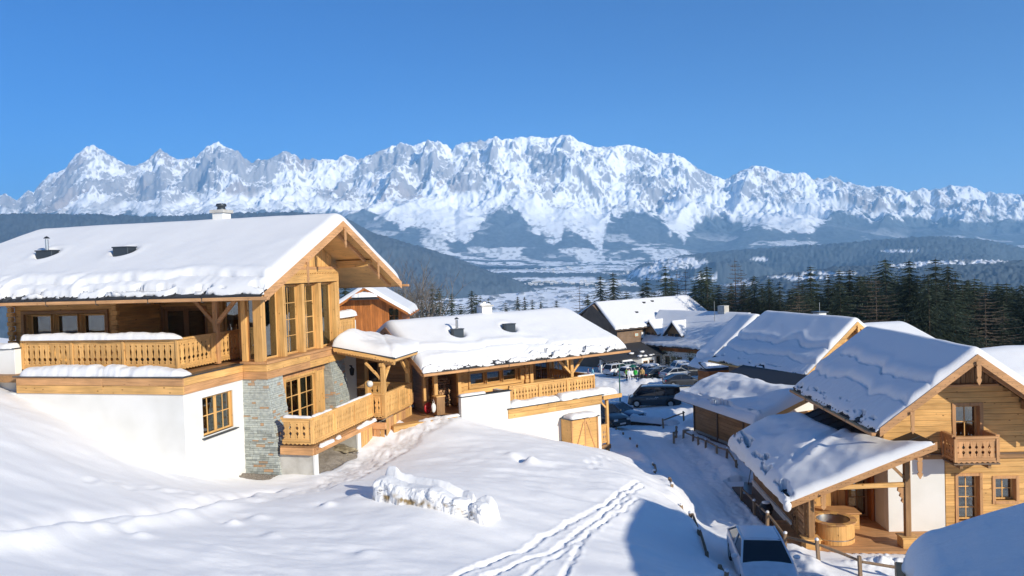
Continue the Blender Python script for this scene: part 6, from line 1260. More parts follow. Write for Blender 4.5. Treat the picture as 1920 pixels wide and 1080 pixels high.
LS_ = 'dark spruce in the dense wood behind the right-hand roofs'; LM_ = 'dark spruce standing behind the roof of the inn'; LC_ = 'small dark spruce showing over the ridge of the middle chalet'; LL_ = 'bare brown larch standing among the dark spruces'
k = 0
for px, y, Y in ((1520,496,110),(1553,511,112),(1574,503,115),(1594,502,108),(1611,514,104),(1629,517,110),(1661,481,92),(1697,516,100),(1706,484,90),(1755,481,88),(1778,494,92),(1792,507,96),(1816,528,100),(1828,518,92),(1849,531,98),(1868,532,96),(1887,527,90),(1914,530,96),(1935,520,92),(1960,515,92)):
    put_tree(px, y, Y, 's', G_S, LS_, k, 1.4 if k % 3 else 1.6); k += 1
for px, y, Y in ((1101,551,150),(1126,515,155),(1150,508,152),(1174,545,150),(1205,530,158),(1213,517,160),(1227,545,155),(1248,496,150),(1259,517,155),(1303,531,150),(1315,503,148),(1326,496,146),(1348,532,140),(1371,529,138),(1395,526,135),(1414,514,132),(1429,529,135),(1442,520,130),(1462,526,128),(1480,542,125)):
    put_tree(px, y, Y, 's', G_S, LM_, k, 1.3); k += 1
for px, y, Y in ((630,533,115),(647,515,118),(714,516,112),(735,548,108),(810,528,120),(823,537,118),(846,548,118),(863,567,122),(884,542,135),(892,549,137),(900,553,140),(915,557,140),(947,565,150),(970,553,150),(983,554,152),(997,559,152),(1013,563,155),(1042,561,155),(770,545,115),(790,550,118),(748,540,118)):
    put_tree(px, y, Y, 's', G_S, LC_ if px > 860 else 'dark spruce behind the red-brown cabin roof', k, 1.0 if px < 940 else .8); k += 1
for px, y, Y in ((1498,510,112),(1734,511,94),(1790,520,92),(1086,533,150),(1270,507,152),(1286,503,150),(1379,482,135),(1496,530,118),(1390,500,138),(1836,560,90)):
    put_tree(px, y, Y, 'l', G_L, LL_, k, 1.0); k += 1
rg = random.Random(77)
for i in range(95):     # the body of the wood, tree by tree
    px = 1290 + (1990 - 1290) * ((i + rg.random()) / 95); top = np.interp(px, [1290, 1400, 1520, 1660, 1760, 1850, 1990], [548, 545, 528, 512, 510, 532, 532]) + rg.uniform(-6, 34)
    Yt = rg.uniform(84, 128) if px > 1480 else rg.uniform(148, 166); put_tree(px, top, Yt, 's' if rg.random() > .07 else 'l', G_S if True else G_L, LS_ if px > 1480 else LM_, 1000 + i, 1.6)
# bare broad-leaved trees by the cabin
def bare_tree_mesh(seed, H=13):
    rg = random.Random(seed); m = MB()
    def br(p, d, L, r, lv):
        n = 3; pts = [p]; rad = [r]; q = p.copy(); dd = d.copy()
        for i in range(n):
            dd = (dd + Vector((rg.uniform(-.16, .16), rg.uniform(-.16, .16), rg.uniform(-.03, .12)))).normalized(); q = q + dd * (L / n); pts.append(q.copy()); rad.append(r * (1 - .45 * (i + 1) / n))
        m.tube(pts, rad, 5 if lv < 2 else 3, cap=False)
        if lv >= 5: return
        for i in range(rg.choice([3, 3, 4]) if lv < 4 else 3):
            f = rg.uniform(.35, 1.0) if i else 1.0; b = pts[min(n, max(1, round(f * n)))]; ax = Vector((rg.uniform(-1, 1), rg.uniform(-1, 1), rg.uniform(-.2, .5))).normalized()
            nd = (dd + ax * rg.uniform(.45, .85)).normalized(); br(b, nd, L * rg.uniform(.6, .8), rad[-1] * .86, lv + 1)
    br(Vector((0, 0, -.5)), Vector((0, 0, 1)), H * .34, .36, 0)
    return m.mesh('limbs', TWIG, fix=False)
BT = [bare_tree_mesh(i) for i in (3, 8)]
for i, (px, y, Y, lab) in enumerate(((756, 489, 104, 'tall bare grey tree behind the cabin, nearest to its chimney'), (788, 497, 106, 'tall bare grey tree behind the cabin, second from the chimney'), (725, 520, 100, 'smaller bare tree right beside the cabin ridge'), (775, 530, 98, 'low bare bushy tree over the cabin eave'), (745, 510, 110, 'bare tree half hidden between spruces behind the cabin'), (800, 520, 102, 'slanting pale bare tree at the right end of the cabin'), (765, 500, 101, 'bare tree between the two tall ones behind the cabin'), (782, 512, 97, 'dense bare tree in front of the second tall one'), (738, 500, 103, 'bare tree left of the two tall ones'))):
    x = (px - 960) / FPX * Y; zt = (H0(px) - y) / FPX * Y; zb = float(lerp_h(np.array([x]), np.array([Y]))[0]); t = thing('bare_tree', lab, 'tree', (x, Y, zb), i * 70, 'bare trees beside the cabin'); s = (zt - zb) / 11.3
    me = BT[i % 2]; o = link('limbs', me, t, scale=(s, s, s))
    m = MB().tube([(0, 0, -.3), (0, 0, 3.4)], [.2, .15], 8).mesh('trunk', BARK) if i == 0 else bt_tr; bt_tr = m; link('trunk', m, t, scale=(s, s, s))

# labels that tell the trees apart: by the roof they stand over, their order from the left and their height there
ZON = [(0, 700, 'left of the cabin chimney'), (700, 870, 'over the cabin roof'), (870, 935, 'beside the middle chalet chimney'), (935, 1075, 'over the middle chalet ridge'), (1075, 1200, 'over the inn roof\'s left half'),
       (1200, 1300, 'over the inn roof\'s right half'), (1300, 1430, 'between inn and right-hand roofs'), (1430, 1600, 'over the second right-hand roof'), (1600, 1740, 'above the tub chalet ridge\'s left end'), (1740, 1860, 'above the tub chalet ridge\'s right end'), (1860, 9999, 'at the right edge of the wood')]
ORD = ['first', 'second', 'third', 'fourth', 'fifth', 'sixth', 'seventh', 'eighth', 'ninth', 'tenth', 'eleventh', 'twelfth', 'thirteenth', 'fourteenth', 'fifteenth', 'sixteenth', 'seventeenth', 'eighteenth', 'nineteenth', 'twentieth']
NAMED = len(TREES) - 95
for kd, word in (('s', 'dark spruce'), ('l', 'bare brown larch')):
    for z0, z1, wz in ZON:
        ids = [i for i in range(NAMED) if TREES[i][3] == kd and z0 <= TREES[i][0] < z1]; ids.sort(key=lambda i: TREES[i][0])
        tall = min(ids, key=lambda i: TREES[i][4]) if ids else None
        for n_, i in enumerate(ids):
            if len(ids) == 1: TOBJ[i]['label'] = word + ' standing ' + wz
            elif i == tall: TOBJ[i]['label'] = 'tallest ' + word + ' standing ' + wz
            else: TOBJ[i]['label'] = word + ', ' + ORD[n_] + ' from left of those ' + wz
for i in range(NAMED, len(TREES)):
    px = TREES[i][0]; wz = [w_ for a_, b_, w_ in ZON if a_ <= px < b_][0]
    TOBJ[i]['label'] = ('dark spruce' if TREES[i][3] == 's' else 'brown larch') + ' merging into the dense wood ' + wz
# ------------------------------------------------------------------ cars
def car_paint(name, c, rough=.28): return mat(name, c, rough, 0.0, .5, coat=.6, noise=(3.0, tuple(v * .82 for v in c), .35, .75))
PA = {'white': car_paint('paint_white', (.68, .69, .70)), 'silver': car_paint('paint_silver', (.38, .40, .43)), 'blue': car_paint('paint_blue', (.03, .06, .14)), 'black': car_paint('paint_black', (.015, .017, .02)), 'slate': car_paint('paint_slate', (.022, .034, .042)), 'dusty': car_paint('paint_dusty_white', (.68, .69, .71), .42)}
LAMP = mat('headlamp', (.55, .58, .6), .1, .2, .6); TAIL = mat('tail_lamp', (.40, .02, .02), .2, 0, .5); PLATE = mat('number_plate', (.6, .6, .58), .5)
# side profiles in fractions of length (rear 0 .. front 1): (t, z of shoulder line)
CARK = dict(
 sedan=dict(L=4.5, W=1.80, H=1.43, sh=[(0, .62), (.02, .90), (.12, .97), (.5, .93), (.70, .95), (.86, .82), (.96, .70), (1, .48)], cab=(.06, .27, .56, .76)),
 suv=dict(L=4.6, W=1.87, H=1.68, sh=[(0, .72), (.01, 1.02), (.1, 1.10), (.5, 1.06), (.72, 1.06), (.88, .98), (.97, .82), (1, .55)], cab=(.01, .10, .60, .76)),
 wagon=dict(L=4.6, W=1.79, H=1.47, sh=[(0, .62), (.01, .93), (.12, .98), (.5, .93), (.70, .95), (.86, .84), (.96, .70), (1, .48)], cab=(.02, .11, .56, .74)),
 van=dict(L=4.9, W=1.92, H=1.96, sh=[(0, .72), (.005, 1.12), (.1, 1.15), (.5, 1.13), (.80, 1.12), (.93, .98), (.985, .80), (1, .50)], cab=(.005, .035, .74, .90)))
def wheel_meshes(r):
    a = MB().lathe([(r * .62, -.11), (r * .93, -.11), (r, -.07), (r, .07), (r * .93, .11), (r * .62, .11)], 0, 0, 18).mesh('tyre', RUBBER)
    m = MB().lathe([(.001, .07), (r * .2, .09), (r * .25, .05), (r * .55, .05), (r * .62, .10), (r * .64, .02)], 0, 0, 18)
    for k in range(5):
        t = k * 1.2566; m.beam((r * .1 * math.cos(t), r * .1 * math.sin(t), .085), (r * .6 * math.cos(t), r * .6 * math.sin(t), .085), r * .14, .03)
    return a, m.mesh('rim', STEEL)
WH = {r: wheel_meshes(r) for r in (.32, .36)}
def car(label, x, y, az, kind, paint, group=None, snow=0.0, z=None, detail_=True, dz=0.0, name='parked_car', s=1.0):
    K_ = CARK[kind]; L, W_, H_ = K_['L'], K_['W'], K_['H']; z = ground_z(x, y) if z is None else z
    t = thing(name, label, 'van' if kind == 'van' else 'car', (x, y, z + dz), az, group); t.scale = (s, s, s); P_ = PA[paint]
    ts = sorted(set([f / 40 for f in range(41)] + [.005, .995])); sh = lambda f: float(np.interp(f, [p[0] for p in K_['sh']], [p[1] for p in K_['sh']]))
    wr = .36 if kind in ('suv', 'van') else .32; ax = (.19, .815) if kind != 'van' else (.20, .83)
    def hw(f): e = min(f, 1 - f); return W_ / 2 * (0.80 + .20 * (1 - (1 - min(e / .12, 1)) ** 2.4))
    n = len(ts); vs = []; fs = []
    for f in ts:
        yy = (f - .5) * L; w_ = hw(f); zs = sh(f); zl = .22 + .12 * max(0, (.06 - min(f, 1 - f)) / .06)
        arch = 0
        for a_ in ax:
            d = abs(f - a_) * L
            if d < wr + .05: arch = max(arch, math.sqrt(max((wr + .05) ** 2 - d * d, 0)) + wr)
        z0 = max(zl, min(arch, zs - .1)); mid = (z0 + zs) / 2
        ring = [(w_ * .93, z0), (w_, max(z0 + .01, min(.52, zs - .12))), (w_ * .995, max(z0 + .02, zs - .16)), (w_ * .955, zs - .03), (w_ * .88, zs), (w_ * .5, zs + .02), (0, zs + .03)]
        full = [(-a, b) for a, b in ring] + [(a, b) for a, b in reversed(ring[:-1])]
        vs += [(a, yy, b) for a, b in full]
    k = 13
    for i in range(n - 1):
        for j in range(k - 1): fs.append((i * k + j, i * k + j + 1, (i + 1) * k + j + 1, (i + 1) * k + j))
    fs += [tuple(range(k)), tuple((n - 1) * k + j for j in range(k - 1, -1, -1))]
    MB().add(vs, fs).build('body', P_, t, smooth=True)
    MB().box(-W_ / 2 * .86, W_ / 2 * .86, -L * .47, L * .47, .2, sh(.5) - .2).build('underbody', BLACK, t)
    c0, c1, c2, c3 = [(v - .5) * L for v in K_['cab']]; zb = sh(.5); wb, wt = W_ / 2 * .90, W_ / 2 * .70 if kind != 'van' else W_ / 2 * .80; zt = H_ - .05
    zb0, zb3 = sh(K_['cab'][0] + .01), sh(K_['cab'][3])
    gh = [(-wb, c0, zb0), (wb, c0, zb0), (wb, c3, zb3), (-wb, c3, zb3), (-wt, c1, zt - .02), (wt, c1, zt - .02), (wt, c2, zt), (-wt, c2, zt)]
    MB().add(gh, [(0, 1, 5, 4), (1, 2, 6, 5), (2, 3, 7, 6), (3, 0, 4, 7)]).build('windows', CARGL, t)
    # roof panel, gently domed
    a = np.linspace(-1, 1, 9); b = np.linspace(0, 1, 14); AA, BB = np.meshgrid(a, b, indexing='ij'); Yr = c1 - .05 + (c2 - c1 + .10) * BB; wv = wt + .015
    Zr = zt - .01 + .075 * (1 - (2 * BB - 1) ** 4) * (1 - AA ** 4) ; link('roof', grid_mesh('roof', AA * wv, Yr, Zr, P_, close=np.full_like(Zr, zt - .045)), t)
    pl = MB(); q = .06 if kind != 'van' else .09
    for sg in (-1, 1):
        for (ya, za, yb, zb_, wd) in ((c0, zb0, c1, zt - .02, .09), (c3, zb3, c2, zt, .06)):
            pl.beam((sg * (wb + .004), ya, za), (sg * (wt + .004), yb, zb_), wd, .05, up=(0, 1, 0))
        for f in ((.5,) if kind in ('sedan',) else (.36, .66)):
            yb_ = c1 + (c2 - c1) * f; pl.beam((sg * (wb + .002), yb_ - .05, zb), (sg * (wt + .002), yb_, zt), .07, .04, up=(0, 1, 0))
        pl.beam((sg * (wt + .006), c1, zt - .02), (sg * (wt + .006), c2, zt), .05, .05)
        pl.beam((sg * (wb + .008), c0, zb0), (sg * (wb + .008), c3, zb3), .03, .05)
    pl.build('pillars', P_, t, kind='stuff' if not detail_ else None)
    tm, rm = WH[wr]
    for sg in (-1, 1):
        for a_ in ax:
            yy = (a_ - .5) * L; o = link('wheel', tm, t, (sg * (W_ / 2 - .13), yy, wr), (0, R(90) * sg, 0)); link('rim', rm, o)
        MB().box(sg * W_ * .5 * .62 - .17, sg * W_ * .5 * .62 + .17, L / 2 - .09, L / 2 - .02, .60 * (H_ / 1.45) , .74 * (H_ / 1.45)).build('headlight', LAMP, t, bevel=.02)
        MB().box(sg * W_ * .5 * .76 - .10, sg * W_ * .5 * .76 + .10, -L / 2 - .015, -L / 2 + .05, .72 * (H_ / 1.45), .90 * (H_ / 1.45)).build('tail_light', TAIL, t, bevel=.02)
        if detail_: blob('mirror', t, (sg * (W_ / 2 + .09), c3 - .32, zb + .08), (.12, .06, .08), P_, 1, 2, 0)
    MB().box(-.25, .25, L / 2 - .03, L / 2 + .01, .36, .47).build('number_plate', PLATE, t); MB().box(-.25, .25, -L / 2 - .012, -L / 2 + .03, .62, .73).build('number_plate', PLATE, t)
    MB().box(-W_ * .36, W_ * .36, L / 2 - .07, L / 2 - .005, .26, .34).build('grille', BLACK, t)
    if snow:
        a = np.linspace(-1, 1, 17); b = np.linspace(0, 1, 30); AA, BB = np.meshgrid(a, b, indexing='ij'); e = np.clip(np.minimum(1 - np.abs(AA), np.minimum(BB, 1 - BB) * 3) / .3, 0, 1)
        Zs = zt + .04 + snow * np.sqrt(np.clip(1 - (1 - e) ** 2, 0, 1)) * (.8 + .4 * fbm(AA * 2, BB * 4, 7, 3)); link('snow', grid_mesh('snow', AA * wt * .98, c1 + (c2 - c1) * BB, Zs, SNOW, close=np.full_like(Zs, zt)), t)
    return t
CG = 'cars in the car park below the inn'
def car_px(label, px, Y, az, kind, paint, **kw):
    return car(label, (px - 960) / FPX * Y, Y, az, kind, paint, **kw)
near = car('white saloon car lightly dusted with snow, parked by the foreground rail fence', 7.50, 23.9, 188, 'sedan', 'dusty', dz=-.02, snow=.0, s=.92)
a = np.linspace(-1, 1, 31); b = np.linspace(0, 1, 40); AA, BB = np.meshgrid(a, b, indexing='ij'); e = np.clip(np.minimum(1 - np.abs(AA), np.minimum(BB, 1 - BB) * 3) / .2, 0, 1)
Zs = 1.38 + .075 * (1 - (2 * BB - 1) ** 4) * (1 - AA ** 4) - .012 + .028 * np.sqrt(np.clip(1 - (1 - e) ** 2, 0, 1)); link('snow', grid_mesh('snow', AA * .60, -1.02 + 1.26 * BB, Zs, SNOW), near)
van = car_px('dark slate minibus standing side-on in the snow beside the road', 1221, 72, -80, 'van', 'slate', dz=-.05, name='minibus')
# faint, unreadable lettering and its small mark on the side of the minibus
DEC = mat('pale_decal', (.30, .33, .35), .5); q = MB(); rg = random.Random(3); yy = .75
while yy > -.25:
    w_ = rg.uniform(.03, .07); q.box(-.972, -.966, yy - w_, yy, .80, .80 + rg.choice([.06, .06, .09])); yy -= w_ + .025
q.prism([(-.02, .93), (-.14, 1.05), (-.22, .96), (-.30, 1.03), (-.42, .93)], -.972, -.966, 'yz'); q.build('lettering', DEC, van, kind='stuff')
car_px('dark blue hatchback nose-on by the middle chalet steps', 1148, 60, 128, 'wagon', 'blue', dz=-.05)
car_px('black car half hidden behind the canopy post of the middle chalet', 1124, 56, 150, 'wagon', 'black', dz=-.05)
car_px('white off-road car nearest to the lamp post', 1154, 112, 52, 'suv', 'white', group=CG, dz=.1)
car_px('white estate with snow on its roof, beside the group of people', 1183, 108, 55, 'wagon', 'white', group=CG, snow=.06, dz=.1)
car_px('white car furthest back beside the inn wall, left of the others', 1143, 121, 50, 'suv', 'white', group=CG, snow=.1)
car_px('snow-covered car behind the white off-road car, close to the bay', 1176, 122, 60, 'wagon', 'silver', group=CG, snow=.18)
car_px('dark car behind the group of people', 1206, 112, 60, 'wagon', 'black', group=CG)
car_px('silver estate with red tail lamp and a pale roof box of snow', 1224, 108, 62, 'wagon', 'silver', group=CG, snow=.2, dz=.1)
car_px('black low car in front of the silver estate', 1228, 100, 65, 'sedan', 'black', group=CG, dz=.15)
car_px('black hatchback in the middle of the car park row', 1248, 101, 75, 'wagon', 'black', group=CG, dz=.15)
car_px('silver saloon in front of the dark off-road car', 1264, 98, 62, 'sedan', 'silver', group=CG, dz=.2)
car_px('dark off-road car at the right end of the row', 1296, 99, 80, 'suv', 'black', group=CG, snow=.05, dz=.2)
car_px('snow-topped white car behind the dark off-road car', 1283, 112, 75, 'wagon', 'white', group=CG, snow=.2)
car_px('dark car under a striped cover in front of the dark off-road car', 1276, 88, 85, 'sedan', 'black', group=CG, dz=.1)
# ------------------------------------------------------------------ people
SKIN = mat('skin', (.55, .33, .24), .6); HAIR = mat('hair', (.05, .035, .025), .7)
def person(label, px, Y, az, jac, tro, h=1.72, stride=.1, arm=.25, seed=0, group='people standing in the car park'):
    x = (px - 960) / FPX * Y; z = ground_z(x, Y); t = thing('person', label, 'person', (x, Y, z + .12), az, group); s = h / 1.75
    V = [(0, 0, .95), (0, .01, 1.15), (0, 0, 1.38), (0, .01, 1.50), (0, .03, 1.60), (0, .02, 1.73),
         (-.10, 0, .90), (-.11, stride, .50), (-.12, stride * 1.2, .08), (-.12, stride * 1.2 + .14, .04), (.10, 0, .90), (.11, -stride * .5, .50), (.12, -stride, .08), (.12, -stride + .14, .04),
         (-.19, 0, 1.40), (-.25, .03, 1.12), (-.24, arm, .92), (-.23, arm + .08, .86), (.19, 0, 1.40), (.26, .0, 1.12), (.24, arm * .8, .90), (.23, arm * .8 + .08, .85)]
    E_ = [(0, 1), (1, 2), (2, 3), (3, 4), (4, 5), (0, 6), (6, 7), (7, 8), (8, 9), (0, 10), (10, 11), (11, 12), (12, 13), (2, 14), (14, 15), (15, 16), (16, 17), (2, 18), (18, 19), (19, 20), (20, 21)]
    Rr = [.17, .17, .18, .07, .11, .09, .11, .085, .06, .05, .11, .085, .06, .05, .085, .065, .045, .04, .085, .065, .045, .04]
    me = bpy.data.meshes.new('b'); me.from_pydata([(a * s, b * s, c * s) for a, b, c in V], E_, []); o = bpy.data.objects.new('b', me); col.objects.link(o)
    o.modifiers.new('s', 'SKIN'); sv = me.skin_vertices[0].data
    for i, r_ in enumerate(Rr): sv[i].radius = (r_ * s, r_ * s * .85)
    sv[0].use_root = True; o.modifiers.new('u', 'SUBSURF').levels = 1
    dg = bpy.context.evaluated_depsgraph_get(); m2 = bpy.data.meshes.new_from_object(o.evaluated_get(dg)); bpy.data.objects.remove(o); m2.name = 'body'
    m2.materials.clear()
    for m_ in (jac, tro, SKIN, HAIR): m2.materials.append(m_)
    for p in m2.polygons:
        c = p.center; zz = c.z / s; p.use_smooth = True
        p.material_index = 3 if zz > 1.68 or (zz > 1.58 and c.y < .0) else 2 if zz > 1.50 else 0 if zz > .90 or abs(c.x) > .2 * s else 1 if zz > .1 else 3
        if abs(c.x) > .2 * s and zz < .93: p.material_index = 2
    link('body', m2, t)
JK = {k: mat('jacket_' + k, c, .8) for k, c in dict(white=(.6, .62, .66), green=(.03, .42, .05), tan=(.50, .32, .12), dark=(.03, .03, .04), sky=(.25, .55, .65), plum=(.16, .14, .24), lime=(.35, .6, .1)).items()}
TR = mat('trousers_dark', (.03, .03, .035), .9); TRW = mat('trousers_white', (.6, .6, .62), .9); TRB = mat('trousers_blue', (.06, .09, .2), .9)
person('person in a long white coat, left of the one in green', 1175, 98, 160, JK['white'], TRW, 1.75, .05)
person('person in a bright green jacket', 1187, 98, 20, JK['green'], TR, 1.75)
person('person in a tan waistcoat, right of the one in green', 1200, 98, 200, JK['tan'], TR, 1.85)
person('person in dark clothes between the green and the tan jacket', 1194, 99, 100, JK['dark'], TR, 1.8)
person('person in a lime vest bending behind the white coat', 1170, 100, 60, JK['lime'], TR, 1.7)
person('person in a pale blue jacket striding by the inn entrance', 1106, 104, 70, JK['sky'], TRW, 1.78, .28)
person('person in a plum jacket and blue trousers by the inn entrance', 1098, 104, 90, JK['plum'], TRB, 1.72)
# ------------------------------------------------------------------ lamp post, handrail
GREEN = mat('green_paint', (.01, .10, .07), .5); GLOBE = mat('globe_glass', (.7, .7, .66), .3)
lp = thing('lamp_post', 'slim green lamp post with two lanterns, right of the middle chalet', 'lamp post', (9.9, 73.0, ground_z(9.9, 73)))
MB().tube([(0, 0, -.3), (0, 0, 4.1)], [.07, .045], 8).build('pole', GREEN, lp); MB().tube([(-.35, 0, 3.55), (-.2, 0, 3.75), (0, 0, 3.8)], .025, 5).build('arm', GREEN, lp); MB().tube([(0, 0, 3.95), (.8, 0, 4.1), (1.3, 0, 4.02)], .025, 5).build('arm', GREEN, lp)
blob('globe', lp, (-.35, 0, 3.45), (.16, .16, .18), GLOBE, 0, 2, 0); MB().lathe([(.03, 4.05), (.36, 3.85), (.38, 3.78), (.001, 3.78)], 1.3, 0, 12).build('lantern', GREEN, lp)
hr = thing('handrail', 'dark metal handrail leading down from the middle chalet to the car park', 'handrail', (7.2, 62, ground_z(7.2, 62)))
hp = [(0, 0, 0), (.9, -.6, -.3), (1.8, -1.2, -.6), (2.6, -1.8, -.9)]
for p in hp: MB().tube([(p[0], p[1], p[2] - .4), (p[0], p[1], p[2] + 1.15)], .03, 6).build('post', IRON, hr)
for dz in (1.1, .6): MB().tube([(p[0], p[1], p[2] + dz) for p in hp], .022, 5).build('rail', IRON, hr)
# shrubs before the inn
def shrub(label, px, Y, r, h, seed):
    x = (px - 960) / FPX * Y; t = thing('shrub', label, 'shrub', (x, Y, float(lerp_h(np.array([x]), np.array([Y]))[0]))); rg = random.Random(seed); m = MB()
    for i in range(420):
        th = rg.uniform(0, 6.28); u = rg.uniform(.2, 1); zz = rg.uniform(0, 1); rr = r * u * math.sqrt(max(0, 1 - (zz - .35) ** 2 * 1.6)); p = Vector((rr * math.cos(th), rr * math.sin(th), zz * h)); d = [Vector((rg.uniform(-.16, .16), rg.uniform(-.16, .16), rg.uniform(-.16, .16))) for _ in range(2)]
        m.add([p, p + d[0], p + d[1]], [(0, 1, 2)])
    m.build('foliage', NEED, t, fix=False); MB().tube([(0, 0, -.2), (0, 0, h * .6)], [.06, .02], 5).build('stem', BARK, t)
shrub('dark shrub by the wing wall of the inn, left of the white corner', 1250, 122, 1.6, 2.6, 1); shrub('low dark shrub between the inn windows', 1262, 120, 1.3, 1.8, 2); shrub('dark shrub before the right windows of the inn', 1292, 117, 1.1, 2.6, 3); shrub('dark climbing shrub beside the inn door', 1166, 123.5, .7, 3.0, 4)
# ------------------------------------------------------------------ fences along the road
def fence(label, pts, rails, top=.5, seed=0, snowcap=True, w=.11):
    x0, y0 = pts[0]; z0 = ground_z(x0, y0); t = thing('rail_fence', label, 'fence', (x0, y0, z0)); rg = random.Random(seed); P3 = []
    for (x, y) in pts:
        z = ground_z(x, y) - z0; h = top * rg.uniform(.85, 1.15); lean = rg.uniform(-.04, .04); P3.append(Vector((x - x0, y - y0, z + h)))
        m = MB(); m.beam((x - x0 - lean, y - y0, z - .5), (x - x0 + lean, y - y0, z + h), w, w, up=(0, 1, 0)); m.build('post', MATS['post_wood'], t, bevel=.012)
        if snowcap and rg.random() < .6: blob('snow', t, (x - x0 + lean, y - y0, z + h + .01), (w * .62, w * .62, .06), SNOW, seed, 2, .2)
    for (i, j, dz0, dz1) in rails:
        a, b = P3[i], P3[j]; m = MB(); off = Vector((.07, 0, 0)); m.tube([a + off + Vector((0, 0, dz0)), (a + b) / 2 + off + Vector((0, 0, (dz0 + dz1) / 2 + .01)), b + off + Vector((0, 0, dz1))], [.045, .05, .04], 6); m.build('rail', MATS['post_wood'], t)
    return t
fence('weathered rail fence from the boarded walkway past the white saloon car', [(9.75,33.6),(9.6,31.3),(9.27,28.7),(9.25,26.8),(9.95,25.6),(10.9,24.6),(12.6,24.0),(14.5,23.4)], [(0,1,-.12,-.12),(1,2,-.12,-.12),(2,3,-.12,-.15),(3,4,-.14,-.2),(4,5,-.18,-.2),(5,6,-.2,-.2),(6,7,-.2,-.2)], .62, 1)
fence('snowed-in rail fence below the boarded shed', [(10.0,46.2),(10.3,45.0),(10.35,43.9),(10.5,42.8),(10.8,41.6),(11.0,40.4),(11.1,39.0)], [(0,1,-.15,-.15),(1,2,-.15,-.15),(2,3,-.1,-.12),(3,4,-.1,-.12),(4,5,-.1,-.12),(5,6,-.12,-.3)], .45, 2)
fence('short wooden barrier of two posts beside the shed corner', [(9.3,45.6),(9.75,47.0)], [(0,1,-.08,-.08),(0,1,-.35,-.35)], .75, 3, False)
fence('two-post rail between minibus and shed', [(10.3,54),(12.3,56.5)], [(0,1,-.1,-.1)], .75, 4, False)
lfp = [(6.8,52.6),(6.85,49.6),(6.9,46.9),(6.9,44.4),(6.75,38.2),(6.6,36.9),(6.4,32.6),(6.3,31.6),(6.35,29.9),(6.1,27.3),(6.1,26.2),(6.05,24.9),(5.95,23.0),(5.85,21.9)]
fence('broken post fence on the left bank of the road, mostly buried in snow', lfp, [(4,5,-.1,-.35),(6,7,-.08,-.25),(9,10,-.05,-.3),(10,11,-.1,-.35),(12,13,-.1,-.3)], .15, 5)
# fallen log with snow by the minibus
lg = thing('snowy_log', 'long log under a thick cap of snow beside the minibus', 'log', (8.6, 57.5, ground_z(8.6, 57.5)))
MB().tube([(0, 0, .25), (3.0, -2.2, .25)], [.26, .2], 9).build('trunk', BARK, lg); snow_strip(lg, (-.1, .1, .38), (3.1, -2.2, .36), .75, .4, 9, taper=(.3, .5))
# ------------------------------------------------------------------ snowed-up heap on the slope
def heap():
    A_ = Vector((-4.45, 24.35, 0)); B_ = Vector((-.72, 22.8, 0)); d = (B_ - A_).normalized(); L = (B_ - A_).length; nrm = Vector((-d.y, d.x, 0))
    a = np.linspace(0, 1, 260); b = np.linspace(-1, 1, 120); AA, BB = np.meshgrid(a, b, indexing='ij')
    H = np.interp(AA, [0, .04, .12, .2, .3, .42, .52, .60, .66, .70, .75, .80, .82, .86, .93, .98, 1], [.5, .72, .74, .64, .54, .56, .62, .60, .54, .48, .56, .55, .40, .55, .60, .58, .45])
    e = np.minimum(AA, 1 - AA) * L; ed = np.sqrt(np.clip(1 - (1 - np.clip(e / .28, 0, 1)) ** 2, 0, 1))
    W_ = .62 + .10 * (fbm(AA * 7, AA * 0, 401, 3) - .5) * 2 - .10 * np.exp(-((AA - .82) / .03) ** 2); W_ = W_ * (.55 + .45 * ed)
    pb = np.clip(1 - np.abs(BB) ** 7, 0, 1) ** .5; back = np.exp(-((BB - .62) / .16) ** 2); dip = np.exp(-((BB - .22) / .17) ** 2)
    hh = H * pb * ed + .13 * back * pb * np.interp(AA, [0, .05, .1, .16, .3, .7, .86, .9, .95, 1], [1.4, 1.8, 1.5, .6, .8, .6, .4, 1.0, .6, .2]) - .14 * dip * pb * ed
    hh = hh + .07 * (fbm(AA * 9, BB * 1.6, 403, 3) - .5) * pb
    off = BB * W_; face = np.clip((np.abs(BB) - .5) * 3, 0, 1)
    off = off + np.sign(BB) * face * (.16 * (fbm(AA * 22, hh * 7, 405, 4) - .5) - .02 * np.sin(AA * 37 + 5 * hh)) 
    P0 = A_.x + d.x * AA * L; P1 = A_.y + d.y * AA * L; X = P0 + nrm.x * off + d.x * .10 * (fbm(AA * 12, BB * 2 + 4, 407, 3) - .5); Y = P1 + nrm.y * off
    zg = lerp_h(X, Y) - .06; Z = zg + hh + .10 * face * (fbm(AA * 30, BB * 9, 408, 3) - .5)
    me = grid_mesh('snow_heap', X, Y, Z, SNOWH, close=zg - .15)
    low = (1 - sstep(.12, .42, hh)) * (BB < 0) * (np.abs(BB) > .6); dv = low * 1.8 * sstep(.50, .62, fbm(AA * 13, hh * 6, 19, 3)); dv = np.concatenate([dv.ravel(), np.zeros(dv.size)])
    at = me.attributes.new('dirt', 'FLOAT', 'POINT'); at.data.foreach_set('value', dv.astype(np.float32)); return me
SNOWH = snow_mat('snow_heap', coarse=.8, fine=1.2, dirt=(0.30, 0.21, 0.10))
hp_ = link('snow_heap', heap()); tag(hp_, 'lumpy heap of snow-covered brush alone on the slope in the foreground', 'snow heap')
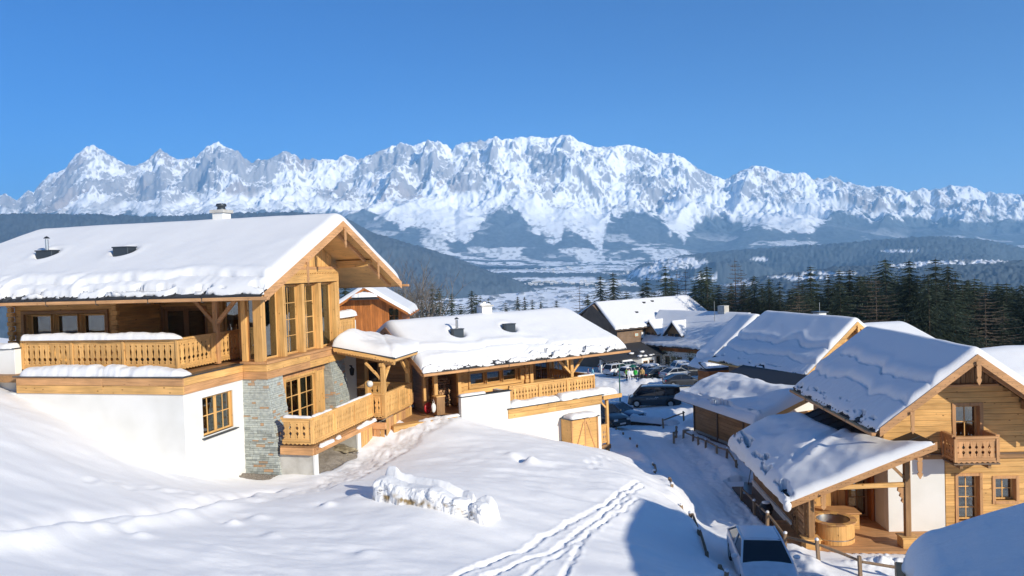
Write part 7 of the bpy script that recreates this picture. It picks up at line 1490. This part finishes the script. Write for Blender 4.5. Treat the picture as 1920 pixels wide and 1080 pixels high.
rg = random.Random(6); tw = MB()
for f_, n_ in ((.10, 16), (.42, 5), (.55, 6), (.70, 12), (.86, 7)):
    for _ in range(n_):
        f = f_ + rg.gauss(0, .018); p = Vector((-4.45 + 3.73 * f + .24 * -.62 * 1.0, 24.35 - 1.55 * f - .58, 0)); p.z = float(lerp_h(np.array([p.x]), np.array([p.y]))[0]) + rg.uniform(.05, .35); q = p + Vector((rg.uniform(-.08, .08), -rg.uniform(.03, .12), rg.uniform(-.02, .12))); tw.tube([p + Vector((0, .1, 0)), q], [.010, .005], 4)
to = tw.build('twigs', TWIG, hp_, kind='stuff')
# gravel and stones under the deck
Aw = Matrix.Translation((-11.64, 27.0, -3.48)) @ Matrix.Rotation(R(-14), 4, 'Z')
a = np.linspace(0, 1, 60); AA, BB = np.meshgrid(a, a, indexing='ij'); X = .9 + 2.3 * AA; Y = 4.0 + 3.4 * BB; Zg = -4.62 + .42 * BB + .75 * (1 - AA) ** 1.3 - .35 * AA ** 3 + .16 * (fbm(X / .5, Y / .5, 6, 3) - .5) + .05 * fbm(X / .12, Y / .12, 3, 3)
o = link('gravel', grid_mesh('gravel', X, Y, Zg, GRAVEL)); o.matrix_world = Aw; tag(o, kind='stuff')
a = np.linspace(0, 1, 40); AA, BB = np.meshgrid(a, a, indexing='ij'); X = -1.3 + 3.0 * AA; Y = 2.9 + .8 * BB; Zg = -4.47 + .08 * fbm(X / .1, Y / .1, 4, 3) + .10 * np.sin(np.pi * BB) * np.sin(np.pi * AA)
o = link('gravel', grid_mesh('gravel', X, Y, Zg, GRAVEL)); o.matrix_world = Aw; tag(o, kind='stuff')
# tarpaulin bundle beside the gravel
o = blob('tarpaulin', None, (0, 0, 0), (.62, .32, .16), mat('tarpaulin', (.36, .30, .20), .8, noise=(6, (.2, .16, .1), .4, .6)), 12, 3, .7); o.matrix_world = Aw @ Matrix.Translation((2.5, 6.9, -4.15)); tag(o, 'crumpled brown tarpaulin lying under the deck railing', 'tarpaulin')
